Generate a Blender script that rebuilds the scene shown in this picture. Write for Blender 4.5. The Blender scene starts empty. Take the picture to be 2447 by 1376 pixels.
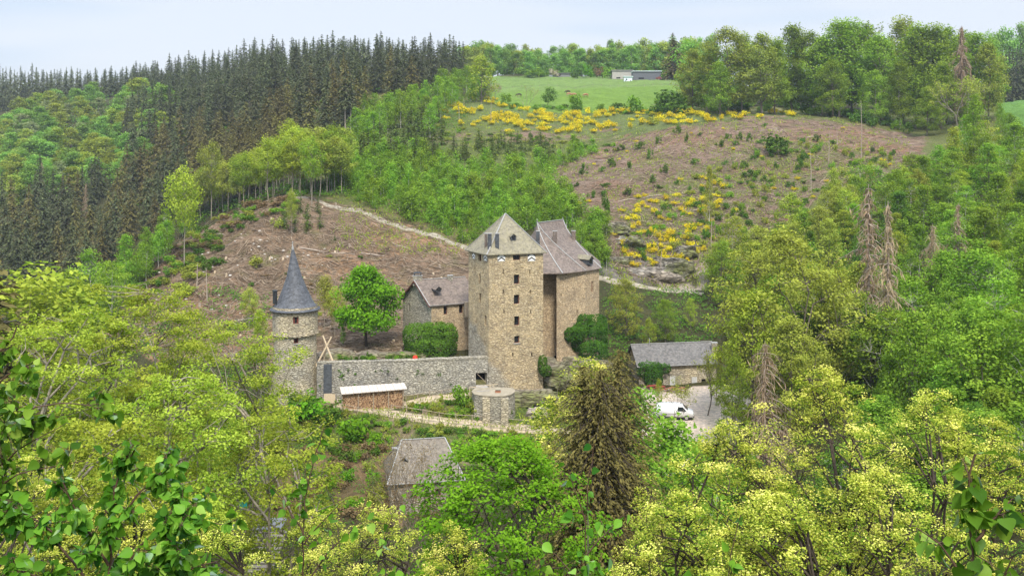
import bpy, bmesh, math, random
import numpy as np
from mathutils import Vector
R = math.radians
rng = np.random.default_rng(7)
random.seed(7)
C = bpy.context.scene
COL = C.collection

# ------------------------------------------------------------------ camera, world, sun, exposure
F = 2400.0          # focal length in photograph pixels (photograph 2447 wide)
CX, HZ = 1223.5, 330.0
cam_d = bpy.data.cameras.new("camera"); cam = bpy.data.objects.new("camera", cam_d); COL.objects.link(cam)
cam.location = (0, 0, 0); cam.rotation_euler = (R(90), 0, 0)
cam_d.sensor_width = 36.0; cam_d.lens = 36.0 * F / 2447.0
cam_d.shift_y = -(688.0 - HZ) / 2447.0
cam_d.clip_start = 0.1; cam_d.clip_end = 6000
C.camera = cam
W = bpy.data.worlds.new("World"); C.world = W; W.use_nodes = True
nt = W.node_tree; nt.nodes.clear()
wo = nt.nodes.new("ShaderNodeOutputWorld"); bg = nt.nodes.new("ShaderNodeBackground")
sky = nt.nodes.new("ShaderNodeTexSky"); sky.sky_type = 'NISHITA'; sky.sun_disc = False
SUN_EL, SUN_AZ = 52.0, 170.0        # azimuth clockwise from +Y (view direction)
sky.sun_elevation = R(SUN_EL); sky.sun_rotation = R(SUN_AZ)
sky.air_density = 1.0; sky.dust_density = 1.5; sky.ozone_density = 1.5
# thin high overcast: procedural cloud veil over the clear sky
tc = nt.nodes.new("ShaderNodeTexCoord"); mp = nt.nodes.new("ShaderNodeMapping"); mp.inputs['Scale'].default_value = (1.2, 1.2, 9.0)
nz = nt.nodes.new("ShaderNodeTexNoise"); nz.inputs['Scale'].default_value = 1.3; nz.inputs['Detail'].default_value = 3.0
cr = nt.nodes.new("ShaderNodeValToRGB"); cr.color_ramp.elements[0].position = 0.40; cr.color_ramp.elements[1].position = 0.58
cr.color_ramp.elements[0].color = (2.7, 3.3, 4.2, 1); cr.color_ramp.elements[1].color = (3.75, 3.95, 4.4, 1)
mx = nt.nodes.new("ShaderNodeMixRGB"); mx.inputs['Fac'].default_value = 0.86
nt.links.new(tc.outputs['Generated'], mp.inputs['Vector']); nt.links.new(mp.outputs[0], nz.inputs['Vector'])
nt.links.new(nz.outputs['Fac'], cr.inputs['Fac'])
nt.links.new(sky.outputs[0], mx.inputs['Color1']); nt.links.new(cr.outputs[0], mx.inputs['Color2'])
# an overcast sky is brighter overhead than at the horizon
sxyz = nt.nodes.new("ShaderNodeSeparateXYZ"); nt.links.new(tc.outputs['Generated'], sxyz.inputs[0])
mr = nt.nodes.new("ShaderNodeMapRange"); mr.inputs['From Min'].default_value = 0.16; mr.inputs['From Max'].default_value = 0.75; mr.inputs['To Min'].default_value = 1.0; mr.inputs['To Max'].default_value = 2.5
nt.links.new(sxyz.outputs[2], mr.inputs['Value'])
vm = nt.nodes.new("ShaderNodeVectorMath"); vm.operation = 'SCALE'; nt.links.new(cr.outputs[0], vm.inputs[0]); nt.links.new(mr.outputs[0], vm.inputs['Scale'])
nt.links.new(vm.outputs[0], mx.inputs['Color2'])
nt.links.new(mx.outputs[0], bg.inputs['Color']); bg.inputs['Strength'].default_value = 0.105
nt.links.new(bg.outputs[0], wo.inputs['Surface'])
sd = bpy.data.lights.new("sun", 'SUN'); sd.energy = 2.3; sd.angle = R(12); sd.color = (1.0, 0.93, 0.80)
so = bpy.data.objects.new("sun", sd); COL.objects.link(so)
_az, _el = R(SUN_AZ), R(SUN_EL)
so.rotation_euler = Vector((math.sin(_az)*math.cos(_el), math.cos(_az)*math.cos(_el), math.sin(_el))).to_track_quat('Z', 'Y').to_euler()
C.view_settings.view_transform = 'Standard'; C.view_settings.look = 'None'; C.view_settings.gamma = 1.0
C.view_settings.exposure = 1.06
C.cycles.use_denoising = True
C.cycles.max_bounces = 6; C.cycles.diffuse_bounces = 3; C.cycles.transmission_bounces = 4; C.cycles.glossy_bounces = 2
C.cycles.volume_bounces = 0

# ------------------------------------------------------------------ materials
MATS = {}
def nodes_of(name):
    m = bpy.data.materials.new(name); m.use_nodes = True
    t = m.node_tree; t.nodes.clear()
    o = t.nodes.new("ShaderNodeOutputMaterial")
    return m, t, o
def ramp(t, fac, stops):
    r = t.nodes.new("ShaderNodeValToRGB"); e = r.color_ramp.elements
    e[0].position, e[0].color = stops[0][0], (*stops[0][1], 1)
    e[1].position, e[1].color = stops[-1][0], (*stops[-1][1], 1)
    for p, c in stops[1:-1]:
        x = e.new(p); x.color = (*c, 1)
    t.links.new(fac, r.inputs['Fac']); return r.outputs[0]
def noise(t, scale, detail=3, vec=None, rough=0.55):
    n = t.nodes.new("ShaderNodeTexNoise"); n.inputs['Scale'].default_value = scale; n.inputs['Detail'].default_value = detail
    n.inputs['Roughness'].default_value = rough
    if vec is not None: t.links.new(vec, n.inputs['Vector'])
    return n.outputs['Fac']
def objco(t, scale=(1, 1, 1), rot=(0, 0, 0)):
    c = t.nodes.new("ShaderNodeTexCoord"); m = t.nodes.new("ShaderNodeMapping")
    m.inputs['Scale'].default_value = scale; m.inputs['Rotation'].default_value = rot
    t.links.new(c.outputs['Object'], m.inputs['Vector']); return m.outputs[0]
def mixc(t, fac, a, b, mode='MIX'):
    n = t.nodes.new("ShaderNodeMixRGB"); n.blend_type = mode
    for k, v in (('Fac', fac), ('Color1', a), ('Color2', b)):
        if hasattr(v, 'links') or hasattr(v, 'is_linked'): t.links.new(v, n.inputs[k])
        elif k == 'Fac': n.inputs[k].default_value = v
        else: n.inputs[k].default_value = (*v, 1)
    return n.outputs[0]
def math_n(t, op, a, b=None):
    n = t.nodes.new("ShaderNodeMath"); n.operation = op
    for i, v in enumerate((a, b)):
        if v is None: continue
        if hasattr(v, 'is_linked'): t.links.new(v, n.inputs[i])
        else: n.inputs[i].default_value = v
    return n.outputs[0]
def principled(t, o, col, rough=0.85, bump=None, bs=0.4, bd=0.05, spec=0.3, metal=0.0):
    p = t.nodes.new("ShaderNodeBsdfPrincipled")
    if hasattr(col, 'is_linked'): t.links.new(col, p.inputs['Base Color'])
    else: p.inputs['Base Color'].default_value = (*col, 1)
    p.inputs['Roughness'].default_value = rough; p.inputs['Specular IOR Level'].default_value = spec; p.inputs['Metallic'].default_value = metal
    if bump is not None:
        b = t.nodes.new("ShaderNodeBump"); b.inputs['Strength'].default_value = bs; b.inputs['Distance'].default_value = bd
        t.links.new(bump, b.inputs['Height']); t.links.new(b.outputs[0], p.inputs['Normal'])
    t.links.new(p.outputs[0], o.inputs['Surface']); return p
def attr(t, name):
    a = t.nodes.new("ShaderNodeAttribute"); a.attribute_name = name; return a

def leaf_mat(name, dark, light, trans=0.35, objvar=0.25, gloss=0.0, third=None):
    """foliage: per-leaf value v picks between two leaf colours; every tree shifts a little"""
    m, t, o = nodes_of(name)
    v = attr(t, 'v').outputs['Fac']
    oi = t.nodes.new("ShaderNodeObjectInfo").outputs['Random']
    stops = [(0.0, dark), (1.0, light)] if third is None else [(0.0, dark), (0.62, light), (1.0, third)]
    c = ramp(t, v, stops)
    h = t.nodes.new("ShaderNodeHueSaturation"); t.links.new(c, h.inputs['Color'])
    t.links.new(math_n(t, 'ADD', math_n(t, 'MULTIPLY', oi, 0.022), 0.491), h.inputs['Hue'])
    t.links.new(math_n(t, 'ADD', math_n(t, 'MULTIPLY', oi, objvar * 2), 1.0 - objvar), h.inputs['Value'])
    d = t.nodes.new("ShaderNodeBsdfDiffuse"); tr = t.nodes.new("ShaderNodeBsdfTranslucent"); mxs = t.nodes.new("ShaderNodeMixShader")
    t.links.new(h.outputs[0], d.inputs['Color'])
    t.links.new(mixc(t, 1.0, h.outputs[0], (1.15, 1.1, 0.5), 'MULTIPLY'), tr.inputs['Color'])
    mxs.inputs[0].default_value = trans
    t.links.new(d.outputs[0], mxs.inputs[1]); t.links.new(tr.outputs[0], mxs.inputs[2])
    out = mxs.outputs[0]
    if gloss:
        g = t.nodes.new("ShaderNodeBsdfGlossy"); g.inputs['Roughness'].default_value = 0.38; m2 = t.nodes.new("ShaderNodeMixShader")
        fr = t.nodes.new("ShaderNodeFresnel"); fr.inputs['IOR'].default_value = 1.35
        t.links.new(math_n(t, 'MULTIPLY', fr.outputs[0], gloss), m2.inputs[0])
        t.links.new(out, m2.inputs[1]); t.links.new(g.outputs[0], m2.inputs[2]); out = m2.outputs[0]
    t.links.new(out, o.inputs['Surface']); MATS[name] = m; return m
def flat_mat(name, c, rough=0.8, var=0.25, scale=3.0, spec=0.3, metal=0.0, bumpd=0.0, stretch=(1, 1, 1)):
    m, t, o = nodes_of(name)
    co = objco(t, stretch); n = noise(t, scale, 4, co)
    lo = tuple(x * (1 - var) for x in c); hi = tuple(min(1, x * (1 + var)) for x in c)
    col = ramp(t, n, [(0.3, lo), (0.7, hi)])
    principled(t, o, col, rough, n if bumpd else None, 0.5, bumpd or 0.02, spec, metal); MATS[name] = m; return m
def stone_mat(name, pal, mortar, sc=1.0, patch=None, patch_at=None, dark_patch=0.0):
    """coursed rubble: thin flat stones in a 3-D cell pattern, dark joints, weather patches"""
    m, t, o = nodes_of(name)
    co0 = objco(t)
    wob = t.nodes.new("ShaderNodeTexNoise"); wob.inputs['Scale'].default_value = 0.9; wob.inputs['Detail'].default_value = 2
    t.links.new(co0, wob.inputs['Vector'])
    ad = t.nodes.new("ShaderNodeVectorMath"); ad.operation = 'MULTIPLY_ADD'
    t.links.new(wob.outputs['Color'], ad.inputs[0]); ad.inputs[1].default_value = (0.5, 0.5, 0.35); t.links.new(co0, ad.inputs[2])
    mp = t.nodes.new("ShaderNodeMapping"); mp.inputs['Scale'].default_value = (1.7 * sc, 1.7 * sc, 4.6 * sc); t.links.new(ad.outputs[0], mp.inputs['Vector'])
    vo = t.nodes.new("ShaderNodeTexVoronoi"); vo.feature = 'F1'; t.links.new(mp.outputs[0], vo.inputs['Vector']); vo.inputs['Scale'].default_value = 1.0
    ve = t.nodes.new("ShaderNodeTexVoronoi"); ve.feature = 'DISTANCE_TO_EDGE'; t.links.new(mp.outputs[0], ve.inputs['Vector']); ve.inputs['Scale'].default_value = 1.0
    sep = t.nodes.new("ShaderNodeSeparateColor"); t.links.new(vo.outputs['Color'], sep.inputs[0])
    n = len(pal); col = ramp(t, sep.outputs[0], [(i / (n - 1), c) for i, c in enumerate(pal)])
    big = noise(t, 0.16, 4, co0, 0.6)
    if patch is not None:
        g = ramp(t, sep.outputs[1], [(0, tuple(x * .55 for x in patch)), (1, tuple(x * 1.25 for x in patch))])
        if patch_at is not None:   # the greyer, older masonry low on the wall
            sx = t.nodes.new("ShaderNodeSeparateXYZ"); t.links.new(co0, sx.inputs[0])
            zf = math_n(t, 'SUBTRACT', patch_at, sx.outputs[2])
            xf = math_n(t, 'MULTIPLY', math_n(t, 'SUBTRACT', -1.5, sx.outputs[0]), 0.5)
            fac = math_n(t, 'ADD', math_n(t, 'ADD', math_n(t, 'MULTIPLY', zf, 0.32), xf), math_n(t, 'MULTIPLY', math_n(t, 'SUBTRACT', big, 0.5), 4.0))
            pf = ramp(t, fac, [(0.0, (0, 0, 0)), (0.6, (1, 1, 1))])
        else:
            pf = ramp(t, big, [(0.42, (0, 0, 0)), (0.6, (1, 1, 1))])
        col = mixc(t, pf, col, g)
    joint = ramp(t, ve.outputs['Distance'], [(0.0, (1, 1, 1)), (0.17, (0, 0, 0))])
    col = mixc(t, math_n(t, 'MULTIPLY', joint, math_n(t, 'ADD', 0.35, math_n(t, 'MULTIPLY', noise(t, 1.7, 3, co0), 0.8))), col, mortar)
    w = ramp(t, noise(t, 0.5, 5, co0, 0.7), [(0.3, (.72, .72, .74)), (0.62, (1.08, 1.05, 1.0))])
    col = mixc(t, 1.0, col, w, 'MULTIPLY')
    h = math_n(t, 'MINIMUM', ve.outputs['Distance'], 0.2)
    principled(t, o, col, 0.95, h, 0.9, 0.5, 0.15); MATS[name] = m; return m
def slate_mat(name, base, lichen, streak=0.6, lw=0.5):
    m, t, o = nodes_of(name)
    co = objco(t)
    mp = t.nodes.new("ShaderNodeMapping"); mp.inputs['Scale'].default_value = (3.2, 3.2, 4.2); t.links.new(co, mp.inputs['Vector'])
    vo = t.nodes.new("ShaderNodeTexVoronoi"); vo.inputs['Scale'].default_value = 1.0; t.links.new(mp.outputs[0], vo.inputs['Vector'])
    sep = t.nodes.new("ShaderNodeSeparateColor"); t.links.new(vo.outputs['Color'], sep.inputs[0])
    c = ramp(t, sep.outputs[0], [(0, tuple(x * .66 for x in base)), (1, tuple(x * 1.34 for x in base))])
    mp2 = t.nodes.new("ShaderNodeMapping"); mp2.inputs['Scale'].default_value = (1.6, 1.6, 0.3); t.links.new(co, mp2.inputs['Vector'])
    st = noise(t, 1.1, 6, mp2.outputs[0], 0.7)
    c = mixc(t, ramp(t, st, [(lw, (0, 0, 0)), (lw + 0.25, (streak,) * 3)]), c, lichen)
    c = mixc(t, 1.0, c, ramp(t, noise(t, 2.6, 5, co, 0.75), [(0.25, (.6, .6, .6)), (.7, (1.2, 1.2, 1.2))]), 'MULTIPLY')
    c = mixc(t, ramp(t, noise(t, 7.0, 2, co), [(0.70, (0, 0, 0)), (0.74, (.55, .55, .55))]), c, (0.5, 0.48, 0.44))
    wv = t.nodes.new("ShaderNodeTexWave"); wv.wave_type = 'BANDS'; wv.bands_direction = 'Z'; wv.inputs['Scale'].default_value = 1.6; wv.inputs['Distortion'].default_value = 0.6
    t.links.new(co, wv.inputs['Vector'])
    principled(t, o, c, 0.62, wv.outputs['Fac'], 0.35, 0.05, 0.4); MATS[name] = m; return m

# ------------------------------------------------------------------ mesh helpers
def P(px, py, Y):
    return np.array([(px - CX) * Y / F, Y, (HZ - py) * Y / F])
def mesh_np(name, verts, faces, mats, midx=None, v=None, smooth=False, cols=None):
    """faces: list of int arrays (n,k); verts (N,3)"""
    me = bpy.data.meshes.new(name)
    verts = np.asarray(verts, dtype=np.float32)
    me.vertices.add(len(verts)); me.vertices.foreach_set("co", verts.ravel())
    starts, tot, loops = [], [], []; s = 0
    for f in faces:
        f = np.asarray(f, dtype=np.int32)
        if len(f) == 0: continue
        k = f.shape[1]
        starts.append(s + np.arange(len(f)) * k); tot.append(np.full(len(f), k)); loops.append(f.ravel()); s += f.size
    loops = np.concatenate(loops); starts = np.concatenate(starts); tot = np.concatenate(tot)
    me.loops.add(len(loops)); me.loops.foreach_set("vertex_index", loops.astype(np.int32))
    me.polygons.add(len(starts)); me.polygons.foreach_set("loop_start", starts.astype(np.int32))
    if midx is not None: me.polygons.foreach_set("material_index", np.asarray(midx, dtype=np.int32))
    if smooth: me.polygons.foreach_set("use_smooth", np.ones(len(starts), dtype=bool))
    for m in mats: me.materials.append(m)
    if v is not None:
        a = me.attributes.new("v", 'FLOAT', 'POINT'); a.data.foreach_set("value", np.asarray(v, dtype=np.float32))
    if cols is not None:
        a = me.attributes.new("ground_color", 'FLOAT_COLOR', 'POINT')
        a.data.foreach_set("color", np.concatenate([cols, np.ones((len(cols), 1))], 1).astype(np.float32).ravel())
    me.update(calc_edges=True); me.validate(); return me
class MB:
    """collects polygons of one part, then links them as one mesh object"""
    def __init__(s): s.v = []; s.f = []
    def poly(s, *pts):
        n = len(s.v); s.v += [tuple(map(float, p)) for p in pts]; s.f.append(tuple(range(n, n + len(pts))))
    def mesh(s, vs, fs):
        n = len(s.v); s.v += [tuple(map(float, p)) for p in vs]; s.f += [tuple(i + n for i in f) for f in fs]
    def prism(s, pts, z0, z1, top=None):
        """closed vertical prism over plan polygon pts (counter-clockwise from above)"""
        k = len(pts); top = pts if top is None else top
        vs = [(p[0], p[1], z0) for p in pts] + [(p[0], p[1], z1) for p in top]
        s.mesh(vs, [tuple(range(k))[::-1], tuple(range(k, 2 * k))] + [(i, (i + 1) % k, k + (i + 1) % k, k + i) for i in range(k)])
    def box(s, c, ax, ay, az):
        """centre and three half-axis vectors"""
        c, ax, ay, az = (np.array(q, float) for q in (c, ax, ay, az))
        vs = [c + i * ax + j * ay + k * az for k in (-1, 1) for j in (-1, 1) for i in (-1, 1)]
        s.mesh(vs, [(0, 2, 3, 1), (4, 5, 7, 6), (0, 1, 5, 4), (2, 6, 7, 3), (0, 4, 6, 2), (1, 3, 7, 5)])
    def tube(s, pts, rad, n=6, cap=True):
        vs, fs = tube_np(pts, rad, n)
        fs = [tuple(q) for q in fs]
        if cap: fs += [tuple(range(n))[::-1], tuple(range(len(vs) - n, len(vs)))]
        s.mesh(vs, fs)
    def build(s, name, mat, parent=None, smooth=False):
        me = bpy.data.meshes.new(name); me.from_pydata(s.v, [], s.f); me.materials.append(mat); me.validate()
        bm = bmesh.new(); bm.from_mesh(me); bmesh.ops.remove_doubles(bm, verts=bm.verts, dist=1e-4)
        bmesh.ops.recalc_face_normals(bm, faces=bm.faces); bm.to_mesh(me); bm.free()
        if smooth: me.shade_smooth()
        return link(name, me, parent)
def link(name, me, parent=None):
    o = bpy.data.objects.new(name, me); COL.objects.link(o)
    if parent is not None:
        o.parent = parent
        o.matrix_parent_inverse = parent.matrix_basis.inverted()
    return o
def tag(o, label=None, cat=None, group=None, kind=None):
    if label: o['label'] = label
    if cat: o['category'] = cat
    if group: o['group'] = group
    if kind: o['kind'] = kind
    return o
def thing(name, loc, label, cat, group=None):
    o = bpy.data.objects.new(name, None); COL.objects.link(o); o.location = tuple(map(float, loc)); o.empty_display_size = 0.5
    return tag(o, label, cat, group)
def tube_np(pts, rad, n=6):
    pts = np.asarray(pts, float); k = len(pts); rad = np.broadcast_to(np.asarray(rad, float), (k,))
    d = np.gradient(pts, axis=0); d /= np.linalg.norm(d, axis=1)[:, None] + 1e-9
    ref = np.array([0, 0, 1.0]) if abs(d[:, 2]).mean() < 0.8 else np.array([1.0, 0, 0])
    a = np.cross(d, ref); a /= np.linalg.norm(a, axis=1)[:, None] + 1e-9; b = np.cross(d, a)
    th = np.linspace(0, 2 * np.pi, n, endpoint=False)
    vs = pts[:, None, :] + rad[:, None, None] * (np.cos(th)[None, :, None] * a[:, None, :] + np.sin(th)[None, :, None] * b[:, None, :])
    i = np.arange(k - 1)[:, None] * n; j = np.arange(n)[None, :]; j2 = (j + 1) % n
    fs = np.stack([i + j, i + j2, i + n + j2, i + n + j], -1).reshape(-1, 4)
    return vs.reshape(-1, 3), fs

# ------------------------------------------------------------------ terrain: valley profiles per direction (distance, height)
def zy(Y, py): return (HZ - py) * Y / F
NEAR = [(-40, 14), (-8, 1.5), (0, -1.75), (4, -3.7), (12, -9), (25, -17), (45, -26.5), (70, -36)]
NEAR_R = [(-40, 14), (-8, 1.5), (0, -1.75), (4, -3.7), (12, -9), (25, -16), (45, -23), (70, -30)]
def col(near, *pts): return near + [(Y, zy(Y, v) if abs(v) >= 100 else v) for Y, v in pts]
PROF = {
 -700: col(NEAR, (95, -46), (160, -58), (300, -60), (350, 660), (400, 560), (450, 480), (520, 400), (600, 320), (680, 275), (760, 262), (950, 255)),
 0: col(NEAR, (95, -46), (160, -56), (300, -58), (350, 660), (400, 560), (450, 480), (520, 400), (600, 320), (680, 275), (760, 262), (950, 255)),
 250: col(NEAR, (95, -46), (150, -49), (190, 800), (220, 735), (240, 722), (270, -52), (300, -57), (350, 680), (400, 560), (450, 480), (520, 390), (600, 300), (680, 245), (760, 230), (950, 225)),
 400: col(NEAR, (95, -46), (150, -46), (175, 880), (200, 760), (225, 660), (245, 605), (260, 600), (290, -44), (330, -46), (370, 560), (430, 450), (500, 350), (580, 270), (660, 215), (720, 205), (950, 205)),
 600: col(NEAR, (95, -47), (140, -47), (152, -44), (158, -40), (172, -37.5), (190, 790), (215, 660), (240, 545), (258, 488), (275, 480), (300, 495), (340, 490), (390, 420), (450, 340), (520, 260), (600, 200), (680, 180), (950, 185)),
 720: col(NEAR, (95, -47), (135, -47), (147, -44.5), (153, -41.5), (157.4, -40.7), (159, -37), (172, -36.6), (190, -36), (210, 700), (235, 570), (258, 478), (280, 450), (310, 430), (350, 400), (400, 340), (460, 270), (530, 210), (600, 180), (680, 170), (950, 180)),
 900: col(NEAR, (95, -47), (130, -46.5), (145, -43.6), (150.5, -42), (158.4, -41.5), (159.8, -36.8), (168, -36.4), (180, -35), (200, -33.6), (222, 655), (245, 530), (270, 460), (310, 390), (350, 345), (400, 290), (450, 240), (520, 200), (600, 175), (950, 180)),
 1050: col(NEAR, (95, -48), (125, -46.5), (142, -44.6), (150.5, -42.7), (154, -41.8), (159.6, -40.8), (161, -37), (168, -36.4), (182, -35.5), (200, 740), (222, 650), (238, 575), (265, 490), (310, 400), (350, 345), (385, 300), (420, 262), (445, 244), (480, 225), (560, 200), (640, 187), (950, 190)),
 1140: col(NEAR, (95, -48), (125, -46.5), (142, -44.8), (149.8, -43.3), (154, -41.5), (160.3, -39.9), (162, -37), (170, -36.8), (182, -36), (200, 745), (222, 650), (235, 600), (265, 500), (310, 395), (350, 340), (385, 300), (420, 264), (445, 244), (480, 225), (560, 203), (640, 186), (950, 190)),
 1223: col(NEAR, (95, -48), (125, -47), (142, -45), (149, -43.9), (155, -42), (161, -40.5), (172, -38.5), (185, -37.5), (200, -36), (226, 632), (270, 500), (320, 388), (370, 320), (410, 277), (440, 262), (520, 215), (590, 190), (640, 183), (950, 190)),
 1330: col(NEAR, (95, -47), (125, -46), (140, -45), (149, -44.2), (156, -43.4), (166, -42), (178, -40), (195, -37), (214, 690), (224, 645), (235, 600), (265, 515), (310, 420), (360, 345), (400, 293), (430, 273), (500, 225), (580, 195), (640, 185), (950, 190)),
 1450: col(NEAR, (95, -46), (125, -46), (140, -45), (150, -44.4), (160, -44.2), (176, -43.6), (190, -40), (205, -35.5), (216, 685), (226, 668), (232, 620), (242, 570), (265, 515), (300, 435), (340, 370), (380, 325), (410, 290), (430, 275), (500, 225), (580, 195), (640, 185), (950, 190)),
 1600: col(NEAR, (95, -46), (125, -46), (140, -44.8), (150, -44.4), (178, -44.2), (192, -43), (205, -38), (217, 715), (228, 698), (236, 640), (245, 590), (265, 530), (290, 450), (320, 380), (345, 330), (370, 293), (390, 280), (420, 268), (500, 222), (600, 195), (950, 200)),
 1720: col(NEAR, (95, -46), (125, -45), (140, -44.6), (150, -44.3), (176, -44), (190, -42.4), (205, -39), (226, 690), (245, 600), (268, 525), (300, 430), (330, 352), (352, 302), (366, 284), (390, 280), (450, 258), (500, 240), (600, 212), (950, 210)),
 1850: col(NEAR, (95, -44), (125, -44), (150, 1005), (165, 945), (185, 855), (205, 775), (225, 692), (245, 600), (270, 520), (300, 430), (330, 352), (352, 304), (366, 284), (390, 281), (450, 262), (500, 247), (600, 215), (950, 210)),
 2000: col(NEAR_R, (95, -39), (110, -41), (140, 1000), (165, 900), (190, 800), (215, 700), (240, 600), (270, 500), (300, 412), (330, 345), (350, 310), (375, 295), (420, 281), (500, 256), (600, 235), (950, 215)),
 2200: col(NEAR_R, (80, -33), (110, 1100), (140, 950), (165, 850), (190, 730), (215, 620), (240, 520), (270, 440), (300, 385), (330, 345), (360, 325), (420, 300), (500, 270), (600, 250), (950, 220)),
 2447: col(NEAR_R, (80, -30), (110, 1000), (140, 870), (170, 700), (200, 580), (230, 480), (260, 410), (300, 350), (340, 310), (420, 262), (480, 245), (560, 240), (950, 225)),
 3200: col(NEAR_R, (80, -26), (110, 950), (140, 800), (170, 640), (200, 520), (230, 430), (260, 370), (300, 310), (340, 280), (420, 250), (480, 240), (560, 230), (950, 220)),
}
YS = np.concatenate([np.arange(-40, 60, 2.0), np.arange(60, 140, 1.0), np.arange(140, 176, 0.4), np.arange(176, 280, 0.8), np.arange(280, 480, 1.6), np.arange(480, 951, 5.0)])
UPX = np.concatenate([np.linspace(-700, -40, 40)[:-1], np.arange(-40, 2490, 8.0), np.linspace(2490, 3200, 40)])
_keys = sorted(PROF)
_tab = np.stack([np.interp(YS, [p[0] for p in PROF[k]], [p[1] for p in PROF[k]]) for k in _keys], 1)   # (NY, ncol)
G = np.stack([np.interp(UPX, _keys, r) for r in _tab], 0)
def smooth_rows(A, r):
    k = np.exp(-0.5 * (np.arange(-3, 4) / r) ** 2); k /= k.sum()
    Ap = np.pad(A, ((3, 3), (0, 0)), 'edge'); A = sum(k[i] * Ap[i:i + A.shape[0]] for i in range(7))
    Ap = np.pad(A, ((0, 0), (3, 3)), 'edge'); return sum(k[i] * Ap[:, i:i + A.shape[1]] for i in range(7))
G = smooth_rows(G, 1.2)
def vnoise(x, y, seed=0):
    """value noise, vectorised"""
    xi = np.floor(x).astype(np.int64); yi = np.floor(y).astype(np.int64); fx = x - xi; fy = y - yi
    fx = fx * fx * (3 - 2 * fx); fy = fy * fy * (3 - 2 * fy)
    def h(a, b):
        n = (a * 374761393 + b * 668265263 + seed * 982451653) & 0x7fffffff
        n = ((n ^ (n >> 13)) * 1274126177) & 0x7fffffff
        return ((n ^ (n >> 16)) & 0xffff) / 65535.0
    return (h(xi, yi) * (1 - fx) + h(xi + 1, yi) * fx) * (1 - fy) + (h(xi, yi + 1) * (1 - fx) + h(xi + 1, yi + 1) * fx) * fy
def WY(Y): return np.maximum(Y, 50.0)
GX = (UPX[None, :] - CX) / F * WY(YS)[:, None]; GY = np.repeat(YS[:, None], len(UPX), 1)
amp = np.clip((YS - 180) / 60, 0.12, 1)[:, None]
G = G + amp * (1.6 * (vnoise(GX / 11, GY / 11, 1) - .5) + 0.9 * (vnoise(GX / 4.3, GY / 4.3, 2) - .5))
_sl = np.clip((YS - 185) / 12, 0, 1) * np.clip((262 - YS) / 12, 0, 1)
G += _sl[:, None] * np.clip((760 - UPX) / 120, 0, 1)[None, :] * np.clip((UPX - 250) / 80, 0, 1)[None, :] * (3.2 * (vnoise(GX / 7.5, GY / 9, 8) - .5) + 1.4 * (vnoise(GX / 2.8, GY / 2.8, 9) - .5))
G[:, :] += amp * 1.5 * (vnoise(GX / 28, GY / 28, 3) - .5)
# rock faces beside the track behind the great house: crags
_px = np.repeat(UPX[None, :], len(YS), 0)
crag = np.clip(1 - np.abs(GY - 238) / 10, 0, 1) * np.clip(1 - np.abs(_px - 1550) / 130, 0, 1)
G += np.clip((YS - 186) / 12, 0, 1)[:, None] * (0.55 * (vnoise(GX / 1.7, GY / 1.7, 6) - .5) + 0.35 * (vnoise(GX / .9, GY / .9, 7) - .5))
G += crag * 4.0 * (vnoise(GX / 3.0, GY / 2.2, 5) - 0.45)
def Hf(X, Y):
    X = np.atleast_1d(np.asarray(X, float)); Y = np.atleast_1d(np.asarray(Y, float))
    px = X / WY(Y) * F + CX
    j = np.clip(np.searchsorted(UPX, px) - 1, 0, len(UPX) - 2); fx = np.clip((px - UPX[j]) / (UPX[j + 1] - UPX[j]), 0, 1)
    i = np.clip(np.searchsorted(YS, Y) - 1, 0, len(YS) - 2); fy = np.clip((Y - YS[i]) / (YS[i + 1] - YS[i]), 0, 1)
    return (G[i, j] * (1 - fx) + G[i, j + 1] * fx) * (1 - fy) + (G[i + 1, j] * (1 - fx) + G[i + 1, j + 1] * fx) * fy
def H1(X, Y): return float(Hf(X, Y)[0])
_y60 = int(np.searchsorted(YS, 60))
def hit(px, py, ymin=60):
    """where the line of sight through a photograph pixel meets the ground"""
    j = int(np.clip(np.searchsorted(UPX, px) - 1, 0, len(UPX) - 2)); f = np.clip((px - UPX[j]) / (UPX[j + 1] - UPX[j]), 0, 1)
    i0 = max(_y60, int(np.searchsorted(YS, ymin)))
    z = (G[i0:, j] * (1 - f) + G[i0:, j + 1] * f); y = YS[i0:]; pp = HZ - z * F / y
    k = np.argmax(pp <= py)
    if pp[k] > py: return None
    if k > 0:
        a = (pp[k - 1] - py) / (pp[k - 1] - pp[k] + 1e-9); Y = y[k - 1] + a * (y[k] - y[k - 1])
    else: Y = y[0]
    X = (px - CX) * Y / F
    return np.array([X, Y, H1(X, Y)])
def inpoly(px, py, poly):
    px = np.asarray(px, float); py = np.asarray(py, float); r = np.zeros(px.shape, bool); n = len(poly)
    for i in range(n):
        x1, y1 = poly[i]; x2, y2 = poly[(i + 1) % n]
        c = ((y1 > py) != (y2 > py)) & (px < (x2 - x1) * (py - y1) / (y2 - y1 + 1e-12) + x1); r ^= c
    return r
def at(px, Y):
    X = (px - CX) * Y / F; return np.array([X, Y, H1(X, Y)])
def topfit(px, ytop, Y):
    p = at(px, Y); return p, zy(Y, ytop) - p[2]

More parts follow.
